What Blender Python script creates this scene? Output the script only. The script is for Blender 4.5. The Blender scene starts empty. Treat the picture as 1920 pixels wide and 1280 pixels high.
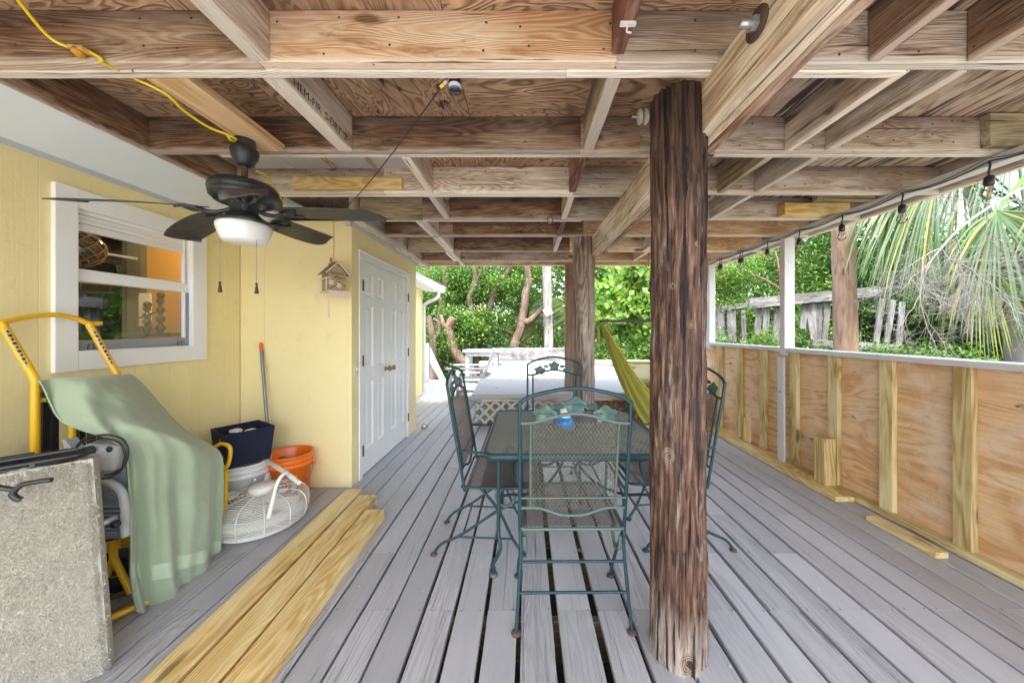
import bpy, bmesh, math, random
import numpy as np
from mathutils import Vector, Matrix, noise

R = math.radians
PI = math.pi
S = bpy.context.scene
COL = S.collection

# ------------------------------------------------------------------ camera, sky, sun, exposure
F = 620.0; CX = 985.0; CY = 618.0; H = 1.34          # focal length in pixels of the 1920 wide photo, vanishing point, eye height
cam_d = bpy.data.cameras.new('camera'); cam = bpy.data.objects.new('camera', cam_d); COL.objects.link(cam)
cam.location = (0, 0, H); cam.rotation_euler = (R(90), 0, 0)
cam_d.sensor_width = 36; cam_d.lens = 36 * F / 1920
cam_d.shift_x = -(CX - 960) / 1920; cam_d.shift_y = -(640 - CY) / 1920
cam_d.clip_start = .02; cam_d.clip_end = 600
S.camera = cam
world = bpy.data.worlds.new('World'); S.world = world; world.use_nodes = True
wn = world.node_tree; wn.nodes.clear()
sky = wn.nodes.new('ShaderNodeTexSky'); sky.sky_type = 'NISHITA'; sky.sun_disc = False
SUN_EL, SUN_AZ = R(64), R(170)
sky.sun_elevation = SUN_EL; sky.sun_rotation = SUN_AZ; sky.air_density = 1.0; sky.dust_density = 1.5; sky.ozone_density = 1.0
bg = wn.nodes.new('ShaderNodeBackground'); bg.inputs['Strength'].default_value = .15
wo = wn.nodes.new('ShaderNodeOutputWorld')
hs = wn.nodes.new('ShaderNodeHueSaturation'); hs.inputs['Saturation'].default_value = .55
wn.links.new(sky.outputs[0], hs.inputs['Color']); wn.links.new(hs.outputs[0], bg.inputs[0]); wn.links.new(bg.outputs[0], wo.inputs[0])
sd = bpy.data.lights.new('sun', 'SUN'); sd.energy = 1.5; sd.angle = R(11); sd.color = (1, .95, .88)
sun = bpy.data.objects.new('sun', sd); COL.objects.link(sun)
sdir = Vector((math.sin(SUN_AZ) * math.cos(SUN_EL), math.cos(SUN_AZ) * math.cos(SUN_EL), math.sin(SUN_EL)))
sun.rotation_euler = sdir.to_track_quat('Z', 'Y').to_euler(); sun.location = (0, -3, 9)
S.view_settings.view_transform = 'Standard'; S.view_settings.look = 'None'
S.view_settings.exposure = 2.95; S.view_settings.gamma = 1.0; S.view_settings.use_curve_mapping = False
S.cycles.use_denoising = True
S.cycles.max_bounces = 9; S.cycles.diffuse_bounces = 6; S.cycles.transparent_max_bounces = 12
S.cycles.sample_clamp_indirect = 8

# ------------------------------------------------------------------ helpers
def at(x, y, Y): return Vector(((x - CX) * Y / F, Y, H - (y - CY) * Y / F))     # a point Y metres away, seen at x, y
def atx(x, y, X): return at(x, y, X * F / (x - CX))

rng = random.Random(7)

def link(name, data, parent=None, loc=None, rot=None):
    o = bpy.data.objects.new(name, data); COL.objects.link(o)
    if loc is not None: o.location = loc
    if rot is not None: o.rotation_euler = rot
    if parent is not None:
        o.parent = parent
        M = wmat(parent)
        o.matrix_parent_inverse = M.inverted()
    return o
def wmat(o):
    M = Matrix.LocRotScale(o.location, o.rotation_euler, o.scale)
    if o.parent is not None: M = wmat(o.parent) @ o.matrix_parent_inverse @ M
    return M
def tag(o, label=None, cat=None, group=None, kind=None):
    if label: o['label'] = label
    if cat: o['category'] = cat
    if group: o['group'] = group
    if kind: o['kind'] = kind
    return o
def thing(name, label, cat, loc=(0, 0, 0), group=None, kind=None):
    return tag(link(name, None, None, loc), label, cat, group, kind)
def copy_tree(o, offset=Matrix.Identity(4), parent=None):
    c = o.copy(); COL.objects.link(c)
    if parent is not None:
        c.parent = parent; c.matrix_parent_inverse = o.matrix_parent_inverse.copy()
    else: c.matrix_basis = offset @ o.matrix_basis
    for ch in list(o.children): copy_tree(ch, offset, c)
    return c

class MB:
    def __init__(s): s.v = []; s.f = []; s.sm = []; s.mi = []; s.m = 0
    def add(s, vs, fs, smooth=False):
        b = len(s.v); s.v += [tuple(v) for v in vs]
        for f in fs: s.f.append([b + i for i in f]); s.sm.append(smooth); s.mi.append(s.m)
        return s
    def box(s, c, d, rot=None):
        hx, hy, hz = d[0] / 2, d[1] / 2, d[2] / 2
        vs = [Vector((x, y, z)) for x in (-hx, hx) for y in (-hy, hy) for z in (-hz, hz)]
        if rot is not None:
            M = rot if isinstance(rot, Matrix) else Matrix.Rotation(rot, 3, 'Z')
            vs = [M @ v for v in vs]
        vs = [v + Vector(c) for v in vs]
        return s.add(vs, [(0, 1, 3, 2), (4, 6, 7, 5), (0, 4, 5, 1), (2, 3, 7, 6), (0, 2, 6, 4), (1, 5, 7, 3)])
    def tube(s, pts, r, n=8, closed=False, caps=True):
        pts = [Vector(p) for p in pts]; k = len(pts)
        rs = r if isinstance(r, (list, tuple)) else [r] * k
        rings = []; up = None
        for i, p in enumerate(pts):
            if closed: t = pts[(i + 1) % k] - pts[i - 1]
            else: t = pts[min(i + 1, k - 1)] - pts[max(i - 1, 0)]
            t = t.normalized() if t.length > 1e-9 else Vector((0, 0, 1))
            if up is None:
                up = Vector((0, 0, 1)) if abs(t.z) < .9 else Vector((1, 0, 0))
            up = (up - t * up.dot(t)); up = up.normalized() if up.length > 1e-6 else t.orthogonal().normalized()
            sd_ = t.cross(up)
            rings.append([p + (up * math.cos(2 * PI * j / n) + sd_ * math.sin(2 * PI * j / n)) * rs[i] for j in range(n)])
        vs = [v for rg in rings for v in rg]; fs = []
        m = k if closed else k - 1
        for i in range(m):
            for j in range(n):
                a = i * n + j; b = i * n + (j + 1) % n; c = ((i + 1) % k) * n + (j + 1) % n; d = ((i + 1) % k) * n + j
                fs.append((a, b, c, d))
        s.add(vs, fs, True)
        if caps and not closed:
            s.add(rings[0], [tuple(range(n - 1, -1, -1))]); s.add(rings[-1], [tuple(range(n))])
        return s
    def lathe(s, prof, c=(0, 0, 0), n=28, M=None, smooth=True):
        c = Vector(c); vs = []
        for (r, z) in prof:
            for j in range(n):
                v = Vector((r * math.cos(2 * PI * j / n), r * math.sin(2 * PI * j / n), z))
                if M is not None: v = M @ v
                vs.append(c + v)
        fs = [(i * n + j, i * n + (j + 1) % n, (i + 1) * n + (j + 1) % n, (i + 1) * n + j) for i in range(len(prof) - 1) for j in range(n)]
        s.add(vs, fs, smooth)
        if prof[0][0] > 1e-4: s.add(vs[:n], [tuple(range(n - 1, -1, -1))])
        if prof[-1][0] > 1e-4: s.add(vs[-n:], [tuple(range(n))])
        return s
    def prism(s, pts, d):
        """closed outline pts (3-D) pushed along vector d"""
        pts = [Vector(p) for p in pts]; d = Vector(d); n = len(pts)
        vs = pts + [p + d for p in pts]
        fs = [tuple(range(n)), tuple(range(2 * n - 1, n - 1, -1))] + [(i, i + n, (i + 1) % n + n, (i + 1) % n) for i in range(n)]
        return s.add(vs, fs)
    def grid(s, P, smooth=True, closed_u=False):
        h = len(P); w = len(P[0]); vs = [p for row in P for p in row]
        fs = [(i * w + j, i * w + (j + 1) % w, (i + 1) * w + (j + 1) % w, (i + 1) * w + j) for i in range(h - 1) for j in range(w if closed_u else w - 1)]
        return s.add(vs, fs, smooth)
    def mesh(s, name):
        me = bpy.data.meshes.new(name); me.from_pydata(s.v, [], s.f)
        me.polygons.foreach_set('use_smooth', s.sm); me.polygons.foreach_set('material_index', s.mi); me.update()
        return me
    def build(s, name, mat, parent=None, loc=None, rot=None, fix=True):
        me = s.mesh(name)
        for m in (mat if isinstance(mat, (list, tuple)) else [mat]): me.materials.append(m)
        if fix:
            b = bmesh.new(); b.from_mesh(me); bmesh.ops.recalc_face_normals(b, faces=b.faces); b.to_mesh(me); b.free()
        return link(name, me, parent, loc, rot)

def spline(pts, n=6, closed=False):
    pts = [Vector(p) for p in pts]; out = []; k = len(pts)
    seg = k if closed else k - 1
    for i in range(seg):
        g = lambda j: pts[j % k] if closed else pts[max(0, min(k - 1, j))]
        a, b, c, d = g(i - 1), g(i), g(i + 1), g(i + 2)
        for q in range(n):
            t = q / n
            out.append(.5 * ((2 * b) + (c - a) * t + (2 * a - 5 * b + 4 * c - d) * t * t + (3 * b - a - 3 * c + d) * t ** 3))
    if not closed: out.append(pts[-1])
    return out

def plank_mesh(L, W, T, ch=.003, jit=.001, seed=0, n=None):
    """chamfered timber along local X, W along Y, T along Z, with slightly wandering edges"""
    r = random.Random(seed)
    if n is None: n = max(1, min(40, int(L / .12))) if jit > 0 else 1
    prof = [(-W / 2 + ch, -T / 2), (W / 2 - ch, -T / 2), (W / 2, -T / 2 + ch), (W / 2, T / 2 - ch), (W / 2 - ch, T / 2), (-W / 2 + ch, T / 2), (-W / 2, T / 2 - ch), (-W / 2, -T / 2 + ch)]
    vs = []; fs = []
    ph = [r.uniform(0, 50) for _ in range(3)]
    for i in range(n + 1):
        x = -L / 2 + L * i / n
        bow = noise.noise(Vector((x * .7 + ph[0], ph[1], 0))) * jit * 2
        for k, (y, z) in enumerate(prof):
            vs.append((x, y + bow + noise.noise(Vector((x * 9 + ph[2], k * 3.1, 2))) * jit, z + noise.noise(Vector((x * 7 + ph[1], k * 2.3, 9))) * jit * .6))
    for i in range(n):
        for k in range(8):
            fs.append((i * 8 + k, i * 8 + (k + 1) % 8, (i + 1) * 8 + (k + 1) % 8, (i + 1) * 8 + k))
    fs.append(tuple(range(7, -1, -1))); fs.append(tuple(n * 8 + k for k in range(8)))
    me = bpy.data.meshes.new('board'); me.from_pydata(vs, [], fs); me.update()
    return me
_bs = [0]
def board(name, x0, x1, y0, y1, z0, z1, mat, parent=None, ch=.003, jit=.001, n=None, tilt=(0, 0, 0), axis=None):
    _bs[0] += 1
    d = (x1 - x0, y1 - y0, z1 - z0); c = ((x0 + x1) / 2, (y0 + y1) / 2, (z0 + z1) / 2)
    ax = axis if axis is not None else max(range(3), key=lambda i: d[i])
    if ax == 0: me = plank_mesh(d[0], d[1], d[2], ch, jit, _bs[0], n); rot = Matrix.Identity(3)
    elif ax == 1: me = plank_mesh(d[1], d[0], d[2], ch, jit, _bs[0], n); rot = Matrix.Rotation(R(90), 3, 'Z')
    else: me = plank_mesh(d[2], d[1], d[0], ch, jit, _bs[0], n); rot = Matrix.Rotation(R(-90), 3, 'Y')
    t = Matrix.Rotation(tilt[2], 3, 'Z') @ Matrix.Rotation(tilt[1], 3, 'Y') @ Matrix.Rotation(tilt[0], 3, 'X')
    me.materials.append(mat)
    return link(name, me, parent, c, (t @ rot).to_euler())
def beam_between(name, a, b, W, T, mat, parent=None, ch=.003, jit=.001, n=None, roll=0):
    """timber from a to b; W horizontal across, T the other way"""
    a = Vector(a); b = Vector(b); _bs[0] += 1
    me = plank_mesh((b - a).length, W, T, ch, jit, _bs[0], n); me.materials.append(mat)
    x = (b - a).normalized(); up = Vector((0, 0, 1)) if abs(x.z) < .95 else Vector((0, 1, 0))
    y = up.cross(x).normalized(); z = x.cross(y)
    M = Matrix((x, y, z)).transposed() @ Matrix.Rotation(roll, 3, 'X')
    return link(name, me, parent, (a + b) / 2, M.to_euler())

# ------------------------------------------------------------------ materials
class NT:
    def __init__(s, name):
        s.mat = bpy.data.materials.new(name); s.mat.use_nodes = True
        s.t = s.mat.node_tree; s.t.nodes.clear()
        s.out = s.t.nodes.new('ShaderNodeOutputMaterial')
    def n(s, typ, ins=None, **kw):
        nd = s.t.nodes.new('ShaderNode' + typ)
        for k, v in kw.items(): setattr(nd, k, v)
        for k, v in (ins or {}).items():
            if isinstance(v, bpy.types.NodeSocket): s.t.links.new(v, nd.inputs[k])
            else: nd.inputs[k].default_value = v
        return nd
    def math(s, op, a, b=0.0, clamp=False):
        nd = s.n('Math', {0: a, 1: b}, operation=op); nd.use_clamp = clamp; return nd.outputs[0]
    def mix(s, fac, a, b, mode='MIX'):
        nd = s.t.nodes.new('ShaderNodeMix'); nd.data_type = 'RGBA'; nd.blend_type = mode
        for i, v in ((0, fac), (6, a), (7, b)):
            if isinstance(v, bpy.types.NodeSocket): s.t.links.new(v, nd.inputs[i])
            else: nd.inputs[i].default_value = (v if i == 0 else (tuple(v) + (1,))[:4])
        return nd.outputs[2]
    def ramp(s, fac, stops, interp='LINEAR'):
        nd = s.n('ValToRGB', {'Fac': fac}); cr = nd.color_ramp; cr.interpolation = interp
        while len(cr.elements) < len(stops): cr.elements.new(.5)
        for e, (p, c) in zip(cr.elements, stops):
            e.position = p; e.color = ((c, c, c, 1) if isinstance(c, (int, float)) else tuple(c) + (1,))
        return nd.outputs[0]
    def maprange(s, v, a, b, c=0, d=1): return s.n('MapRange', {0: v, 1: a, 2: b, 3: c, 4: d}).outputs[0]
    def noise(s, vec, scale, detail=3, rough=.5, dist=0): return s.n('TexNoise', {'Vector': vec, 'Scale': scale, 'Detail': detail, 'Roughness': rough, 'Distortion': dist}).outputs['Fac']
    def scalev(s, vec, sc): return s.n('VectorMath', {0: vec, 1: sc}, operation='MULTIPLY').outputs[0]
    def objvec(s, gen=False):
        tc = s.n('TexCoord').outputs['Object']; rnd = s.n('ObjectInfo').outputs['Random']
        off = s.n('CombineXYZ', {0: s.math('MULTIPLY', rnd, 37.3), 1: s.math('MULTIPLY', rnd, 91.7), 2: s.math('MULTIPLY', rnd, 53.1)}).outputs[0]
        s.rnd = rnd; s.tc = tc
        return s.n('VectorMath', {0: tc, 1: off}, operation='ADD').outputs[0]
    def bsdf(s, col, rough=.6, bump=None, bstr=.3, bdist=.01, **kw):
        ins = {'Base Color': col if isinstance(col, bpy.types.NodeSocket) else (tuple(col) + (1,))[:4], 'Roughness': rough}
        ins.update(kw)
        b = s.n('BsdfPrincipled', ins)
        if bump is not None:
            bp = s.n('Bump', {'Height': bump, 'Strength': bstr, 'Distance': bdist}); s.t.links.new(bp.outputs[0], b.inputs['Normal'])
        s.t.links.new(b.outputs[0], s.out.inputs['Surface']); return b

def wood(name, c0, c1, pale=None, ring=26, contrast=1.0, knots=.6, stain=None, stain_amt=.5, bump=.35, rough=.8, var=.22, top_dark=0, low_pale=None, rust=0, crack=.0, cross=5, upright=False, kv=(2.2, 6.5, 6.5), kr=1.0):
    """c0 late wood, c1 early wood; pale = bleached patches; stain = dark water marks"""
    m = NT(name); v = m.objvec()
    if upright:
        q = m.n('SeparateXYZ', {0: v}); v = m.n('CombineXYZ', {0: q.outputs[2], 1: q.outputs[0], 2: q.outputs[1]}).outputs[0]
    g = m.noise(m.scalev(v, (.45, cross, cross)), 1, 3, .45, .4)
    rg = m.math('SINE', m.math('MULTIPLY', g, ring * 6.283)); rg = m.maprange(rg, -1, 1)
    fib = m.noise(m.scalev(v, (5, 170, 170)), 1, 2)
    fib2 = m.noise(m.scalev(v, (2.2, 70, 70)), 1, 4, .65)
    bl = m.noise(m.scalev(v, (1.3, 5, 5)), 1, 4, .6)
    f = m.math('ADD', m.math('MULTIPLY', rg, .5 * contrast), m.math('MULTIPLY', fib2, .62))
    f = m.maprange(f, .2, .82)
    col = m.mix(f, c1, c0)
    col = m.mix(m.maprange(fib, .35, .75, 0, .35), col, tuple(x * .45 for x in c0))
    if pale: col = m.mix(m.maprange(bl, .45, .62, 0, .85), col, m.mix(m.math('MULTIPLY', f, .6), pale, c1))
    if stain:
        s1 = m.noise(m.scalev(v, (1.6, 9, 9)), 1.7, 7, .72, .8)
        k = m.maprange(s1, .62 - .2 * stain_amt, .72 - .1 * stain_amt, 0, .9)
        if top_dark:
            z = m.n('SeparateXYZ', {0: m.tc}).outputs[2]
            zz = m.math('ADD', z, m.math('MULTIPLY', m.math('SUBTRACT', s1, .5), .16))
            k = m.math('MAXIMUM', k, m.maprange(zz, -.02, .08, 0, top_dark))  # tone deepens towards the top of the board
        col = m.mix(k, col, m.mix(m.maprange(fib2, .4, .6), stain, tuple(min(1, x * 2.2) for x in stain)))
    if low_pale:
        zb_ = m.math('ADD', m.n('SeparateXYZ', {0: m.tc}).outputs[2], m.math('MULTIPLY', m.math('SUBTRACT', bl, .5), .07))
        col = m.mix(m.maprange(zb_, -.070, -.088, 0, .85), col, m.mix(m.math('MULTIPLY', f, .5), low_pale, c1))  # paler tone mixed in towards the underside
    if knots > 0:
        vo = m.n('TexVoronoi', {'Vector': m.n('VectorMath', {0: m.scalev(v, kv), 1: m.scalev(m.n('TexNoise', {'Vector': v, 'Scale': 9.0}).outputs['Color'], (.25, .25, .25))}, operation='ADD').outputs[0], 'Scale': 1.0})
        keep = m.maprange(m.n('SeparateColor', {0: vo.outputs['Color']}).outputs[0], 1 - knots * .5, 1 - knots * .5 + .01)
        kn = m.math('MULTIPLY', m.maprange(vo.outputs['Distance'], .17 * kr, .08 * kr, 0, .9), keep)
        col = m.mix(kn, col, tuple(x * .35 for x in c0))
    if rust:
        vo2 = m.n('TexVoronoi', {'Vector': m.scalev(v, (14, 14, 14)), 'Scale': 1.0})
        keep2 = m.maprange(m.n('SeparateColor', {0: vo2.outputs['Color']}).outputs[1], 1 - rust, 1 - rust + .01)
        nl = m.math('MULTIPLY', m.maprange(vo2.outputs['Distance'], .085, .06, 0, .9), keep2)
        col = m.mix(nl, col, (.03, .025, .025))
    hgt = m.math('ADD', m.math('MULTIPLY', fib, .5), m.math('ADD', m.math('MULTIPLY', rg, .35), m.math('MULTIPLY', fib2, .8)))
    if crack:
        cr = m.noise(m.scalev(v, (1.6, 60, 60)), 1, 4, .6)
        ck = m.maprange(cr, .66 - crack * .1, .69, 0, 1)
        col = m.mix(m.math('MULTIPLY', ck, .85), col, tuple(x * .15 for x in c0)); hgt = m.math('SUBTRACT', hgt, m.math('MULTIPLY', ck, 1.5))
    r2 = m.math('FRACT', m.math('MULTIPLY', m.rnd, 13.7))
    br = m.maprange(r2, 0, 1, 1 - var, 1 + var)
    col = m.mix(1.0, col, m.n('CombineXYZ', {0: br, 1: br, 2: br}).outputs[0], 'MULTIPLY')
    m.bsdf(col, rough, hgt, bump, .006)
    return m.mat
def paint(name, col, rough=.55, grain=.0, dirt=0, dirt_col=(.2, .17, .12), bump=.1, speck=0, metallic=0, scale=1.0, var=0, peel=None, **kw):
    m = NT(name); v = m.objvec(); c = col
    b1 = m.noise(v, 3.0 * scale, 5, .6); b2 = m.noise(v, 60 * scale, 3, .6)
    c = m.mix(m.maprange(b1, .3, .7, 0, .25), col, tuple(x * .82 for x in col))
    if dirt: c = m.mix(m.maprange(m.noise(v, 7 * scale, 6, .7), .62 - .15 * dirt, .78 - .1 * dirt, 0, min(1, dirt * 1.4)), c, dirt_col)
    if speck: c = m.mix(m.maprange(m.noise(v, 150, 2), .68, .72, 0, speck), c, dirt_col)
    if peel: c = m.mix(m.maprange(m.noise(v, 26, 4, .7), .58, .61, 0, 1), c, peel)
    h = b2
    if grain:
        gr = m.noise(m.scalev(v, (1.5, 70, 70)), 1, 3, .6); h = m.math('ADD', m.math('MULTIPLY', gr, grain * 3), b2)
    if var:
        r2 = m.math('FRACT', m.math('MULTIPLY', m.rnd, 17.7)); br = m.maprange(r2, 0, 1, 1 - var, 1 + var)
        c = m.mix(1.0, c, m.n('CombineXYZ', {0: br, 1: br, 2: br}).outputs[0], 'MULTIPLY')
    m.bsdf(c, rough, h, bump, .004, Metallic=metallic, **kw)
    return m.mat
def deck_paint(name):
    m = NT(name); v = m.objvec()
    g = m.noise(m.scalev(v, (.5, 6, 6)), 1, 3, .45, .5)
    rg = m.maprange(m.math('SINE', m.math('MULTIPLY', g, 150)), -1, 1)
    r3 = m.math('FRACT', m.math('MULTIPLY', m.rnd, 7.9)); rough_amt = m.maprange(r3, .15, .85)
    fib = m.noise(m.scalev(v, (3, 140, 140)), 1, 3)
    cr = m.noise(m.scalev(v, (1.5, 55, 55)), 1, 4, .6)
    ck = m.math('MULTIPLY', m.maprange(cr, .63, .67), m.maprange(rough_amt, 0, 1, .1, 1))
    bl = m.noise(m.scalev(v, (1.2, 3, 3)), 1, 5, .65)
    c = m.mix(m.maprange(bl, .3, .7), (.385, .375, .385), (.49, .475, .475))
    c = m.mix(m.math('MULTIPLY', m.maprange(rg, .55, 1), m.math('MULTIPLY', rough_amt, .42)), c, (.31, .30, .31))
    c = m.mix(m.math('MULTIPLY', ck, .55), c, (.09, .085, .085))
    sp = m.n('TexVoronoi', {'Vector': m.scalev(v, (20, 20, 20)), 'Scale': 1.0})
    k = m.maprange(m.n('SeparateColor', {0: sp.outputs['Color']}).outputs[0], .93, .94)
    c = m.mix(m.math('MULTIPLY', m.maprange(sp.outputs['Distance'], .13, .08, 0, .8), k), c, (.72, .7, .68))
    w = m.maprange(m.noise(v, 2.3, 5, .75), .62, .72, 0, .4)
    c = m.mix(w, c, (.6, .58, .56))
    c = m.mix(m.maprange(m.noise(m.scalev(v, (3, 9, 9)), 1, 5, .75), .6, .72, 0, .35), c, (.33, .31, .31))
    r2 = m.math('FRACT', m.math('MULTIPLY', m.rnd, 23.7)); br = m.maprange(r2, 0, 1, .88, 1.1)
    c = m.mix(1.0, c, m.n('CombineXYZ', {0: br, 1: br, 2: br}).outputs[0], 'MULTIPLY')
    h = m.math('ADD', m.math('MULTIPLY', m.math('MULTIPLY', rg, rough_amt), .7), m.math('MULTIPLY', m.math('MULTIPLY', fib, rough_amt), .9))
    h = m.math('SUBTRACT', h, m.math('MULTIPLY', ck, 1.4))
    m.bsdf(c, m.maprange(bl, .3, .7, .42, .62), h, .7, .006)
    return m.mat
def plywood(name, c0, c1, freq=60, shade=.55, dark=(.03, .02, .015), dark_amt=.5, haze=None, bump=.25, sc=(1.2, 4.5, 4.5), streak=False):
    m = NT(name); v = m.objvec()
    g = m.noise(m.scalev(v, sc), 1, 3, .5, 1.0)
    rg = m.maprange(m.math('SINE', m.math('MULTIPLY', g, freq)), -1, 1)
    fib = m.noise(m.scalev(v, (6, 90, 90)), 1, 2); bl = m.noise(v, 2.2, 5, .65)
    c = m.mix(m.math('POWER', rg, 2.5), c1, c0)
    c = m.mix(m.maprange(bl, .35, .65, 0, .6), c, tuple(x * shade for x in c0))
    c = m.mix(m.maprange(fib, .4, .7, 0, .3), c, tuple(x * .5 for x in c0))
    if haze: c = m.mix(m.maprange(m.noise(m.scalev(v, (2, 2, 2)), 1.6, 6, .75), .48, .66, 0, .65), c, haze)
    sv = m.scalev(v, (1.5, 22, 22) if streak else (6, 12, 12))
    sp = m.noise(sv, 1, 3, .6)
    c = m.mix(m.maprange(sp, .72 - .12 * dark_amt, .76 - .1 * dark_amt, 0, .9), c, dark)
    vo = m.n('TexVoronoi', {'Vector': m.scalev(v, (3, 7, 7)), 'Scale': 1.0})
    keep = m.maprange(m.n('SeparateColor', {0: vo.outputs['Color']}).outputs[0], .75, .76)
    c = m.mix(m.math('MULTIPLY', m.maprange(vo.outputs['Distance'], .13, .07, 0, .8), keep), c, dark)
    m.bsdf(c, .8, m.math('ADD', rg, fib), bump, .004)
    return m.mat
def leafmat(name, a, b, trans=.3, rough=.45):
    m = NT(name)
    g = m.n('NewGeometry'); rn = g.outputs['Random Per Island']
    c = m.mix(m.math('FRACT', m.math('MULTIPLY', rn, 7.77)), a, b)
    d = m.n('BsdfPrincipled', {'Base Color': c, 'Roughness': rough})
    t = m.n('BsdfTranslucent', {'Color': m.mix(1.0, c, (1.5, 1.5, .8), 'MULTIPLY')})
    mx = m.n('MixShader', {0: trans, 1: d.outputs[0], 2: t.outputs[0]})
    m.t.links.new(mx.outputs[0], m.out.inputs['Surface'])
    return m.mat

W = {}
W['joist_brown'] = wood('joist_brown', (.13, .058, .026), (.36, .21, .11), (.54, .43, .31), 40, .9, .8, (.03, .018, .012), .6, .6, top_dark=.6, rust=.3, crack=.5, low_pale=(.66, .55, .46), kv=(2.4, 1.2, 7))
W['joist_tan'] = wood('joist_tan', (.46, .22, .075), (.76, .53, .31), (.8, .68, .5), 40, .8, 1.0, (.18, .08, .03), .4, .5, top_dark=.35, rust=.3, crack=.3, low_pale=(.84, .72, .58), kv=(2.4, 1.2, 7))
W['joist_grey'] = wood('joist_grey', (.33, .215, .135), (.66, .54, .405), (.80, .72, .61), 42, .8, .8, (.09, .05, .03), .45, .6, top_dark=.7, rust=.35, crack=.5, low_pale=(.82, .72, .62), kv=(2.4, 1.2, 7))
W['joist_pale'] = wood('joist_pale', (.42, .29, .19), (.78, .67, .53), (.86, .80, .71), 42, .8, .7, (.15, .09, .06), .4, .7, rust=.3, crack=.5, low_pale=(.86, .78, .68), kv=(2.4, 1.2, 7))
W['joist_green'] = wood('joist_green', (.2, .14, .06), (.48, .4, .23), (.58, .5, .34), 26, 1, .5, (.06, .045, .025), .4, .6, crack=.3)
W['block_red'] = wood('block_red', (.09, .026, .016), (.27, .11, .07), (.46, .28, .2), 24, 1, .4, (.02, .012, .01), .5, .6)
W['beam'] = wood('beam', (.40, .28, .16), (.76, .64, .46), (.84, .75, .62), 20, .9, .6, (.13, .08, .05), .35, .7, crack=.7, rust=.2)
W['beam_brown'] = wood('beam_brown', (.2, .09, .045), (.54, .36, .23), (.7, .58, .46), 26, 1.1, .4, (.05, .03, .02), .5, .8, crack=.8)
W['new'] = wood('new_lumber', (.56, .34, .09), (.80, .60, .28), (.76, .64, .34), 34, 1.2, 1.1, (.62, .36, .08), .3, .3, .6, var=.08, cross=2.6, kv=(2.2, 6.5, 1.2))
W['stud'] = wood('stud_lumber', (.42, .27, .08), (.74, .58, .28), (.7, .61, .32), 18, 1.05, 1.0, (.36, .2, .06), .25, .3, .65, var=.12, cross=4)
W['fan_plank'] = wood('fan_plank', (.62, .34, .14), (.86, .63, .38), None, 17, .8, .3, None, 0, .2, .65, var=.04)
W['grey_fence'] = wood('fence_weathered', (.075, .07, .066), (.2, .19, .182), (.27, .265, .26), 26, 1, .6, (.12, .09, .07), .3, .8, crack=.8)
W['pole_tan'] = wood('pole_tan', (.16, .09, .05), (.27, .175, .11), (.3, .21, .145), 12, .8, .6, None, 0, .3, crack=.5, upright=True)
W['pole_grey'] = wood('pole_grey', (.12, .1, .085), (.28, .25, .22), (.33, .31, .29), 18, .9, .4, (.2, .14, .1), .3, .8, crack=1.0, upright=True)
W['post_grey'] = wood('post_grey', (.17, .115, .08), (.48, .38, .3), (.54, .47, .4), 26, 1, .9, (.08, .055, .04), .4, .9, crack=1.3, var=.05, upright=True)
W['pt_under'] = wood('treated_under', (.10, .08, .03), (.22, .195, .09), None, 22, .8, .4, (.05, .04, .02), .3, .3)
W['debris'] = wood('debris_wood', (.2, .12, .07), (.45, .33, .22), (.5, .44, .38), 20, 1, .3, (.06, .04, .03), .4, .5, crack=.5)
deckm = deck_paint('deck_grey_paint')
ply_ceil = plywood('plywood_ceiling', (.25, .135, .07), (.64, .43, .265), 135, .6, (.02, .013, .01), .6, None, .6)
ply_ceil_r = plywood('plywood_mildewed', (.3, .19, .12), (.66, .5, .35), 70, .7, (.02, .015, .012), 1.7, (.62, .54, .46), .4, streak=True)
ply_wall = plywood('plywood_wall', (.60, .33, .14), (.80, .54, .30), 55, 1.0, (.1, .055, .03), .3, (.76, .62, .47), .15, (.7, 3.0, 3.0))
M = {}
M['yellow'] = paint('yellow_wall_paint', (.88, .755, .39), .6, .35, .2, (.5, .4, .2), .25, 0)
M['yellow_s'] = paint('yellow_smooth_paint', (.87, .745, .39), .55, .05, .22, (.5, .42, .22), .12, 0)
M['white'] = paint('white_trim_paint', (.86, .86, .85), .45, .2, .08, (.5, .48, .44), .15, .04)
M['door_white'] = paint('white_door_paint', (.84, .83, .80), .4, .1, .1, (.5, .47, .42), .08)
M['rail_white'] = paint('weathered_white_paint', (.6, .585, .56), .6, .5, .3, (.34, .32, .3), .4, .1)
M['soffit'] = paint('soffit_bluegrey_paint', (.76, .83, .88), .6, .0, .1, (.45, .5, .55), .1)
M['soffit_blue'] = paint('bluegrey_overspray', (.45, .55, .66), .6, .0, .5, (.6, .58, .4), .1, scale=2)
M['sill_grey'] = paint('window_track_grey', (.3, .31, .34), .45, 0, .2)
M['black'] = paint('black_metal', (.018, .018, .02), .35, 0, .3, (.05, .05, .055), .1, .2)
M['fan_black'] = paint('fan_weathered_black', (.035, .038, .042), .38, 0, .6, (.16, .17, .18), .2, .5, metallic=.3)
M['rusty'] = paint('rusty_steel', (.10, .055, .04), .7, 0, .6, (.06, .03, .02), .3, .3)
M['teal'] = paint('teal_green_metal', (.008, .045, .052), .5, 0, .22, (.13, .2, .15), .15, .2, scale=3)
M['teal_worn'] = paint('teal_worn_metal', (.085, .135, .11), .5, 0, .5, (.05, .13, .13), .15, .2, scale=2, peel=(.22, .1, .06))
M['leaf_metal'] = paint('painted_leaf_metal', (.03, .08, .072), .45, 0, .6, (.2, .25, .12), .2, .2, scale=4)
M['mesh_metal'] = paint('mesh_dull_green', (.13, .135, .095), .5, 0, .55, (.14, .09, .065), .1, .2, scale=3)
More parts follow.
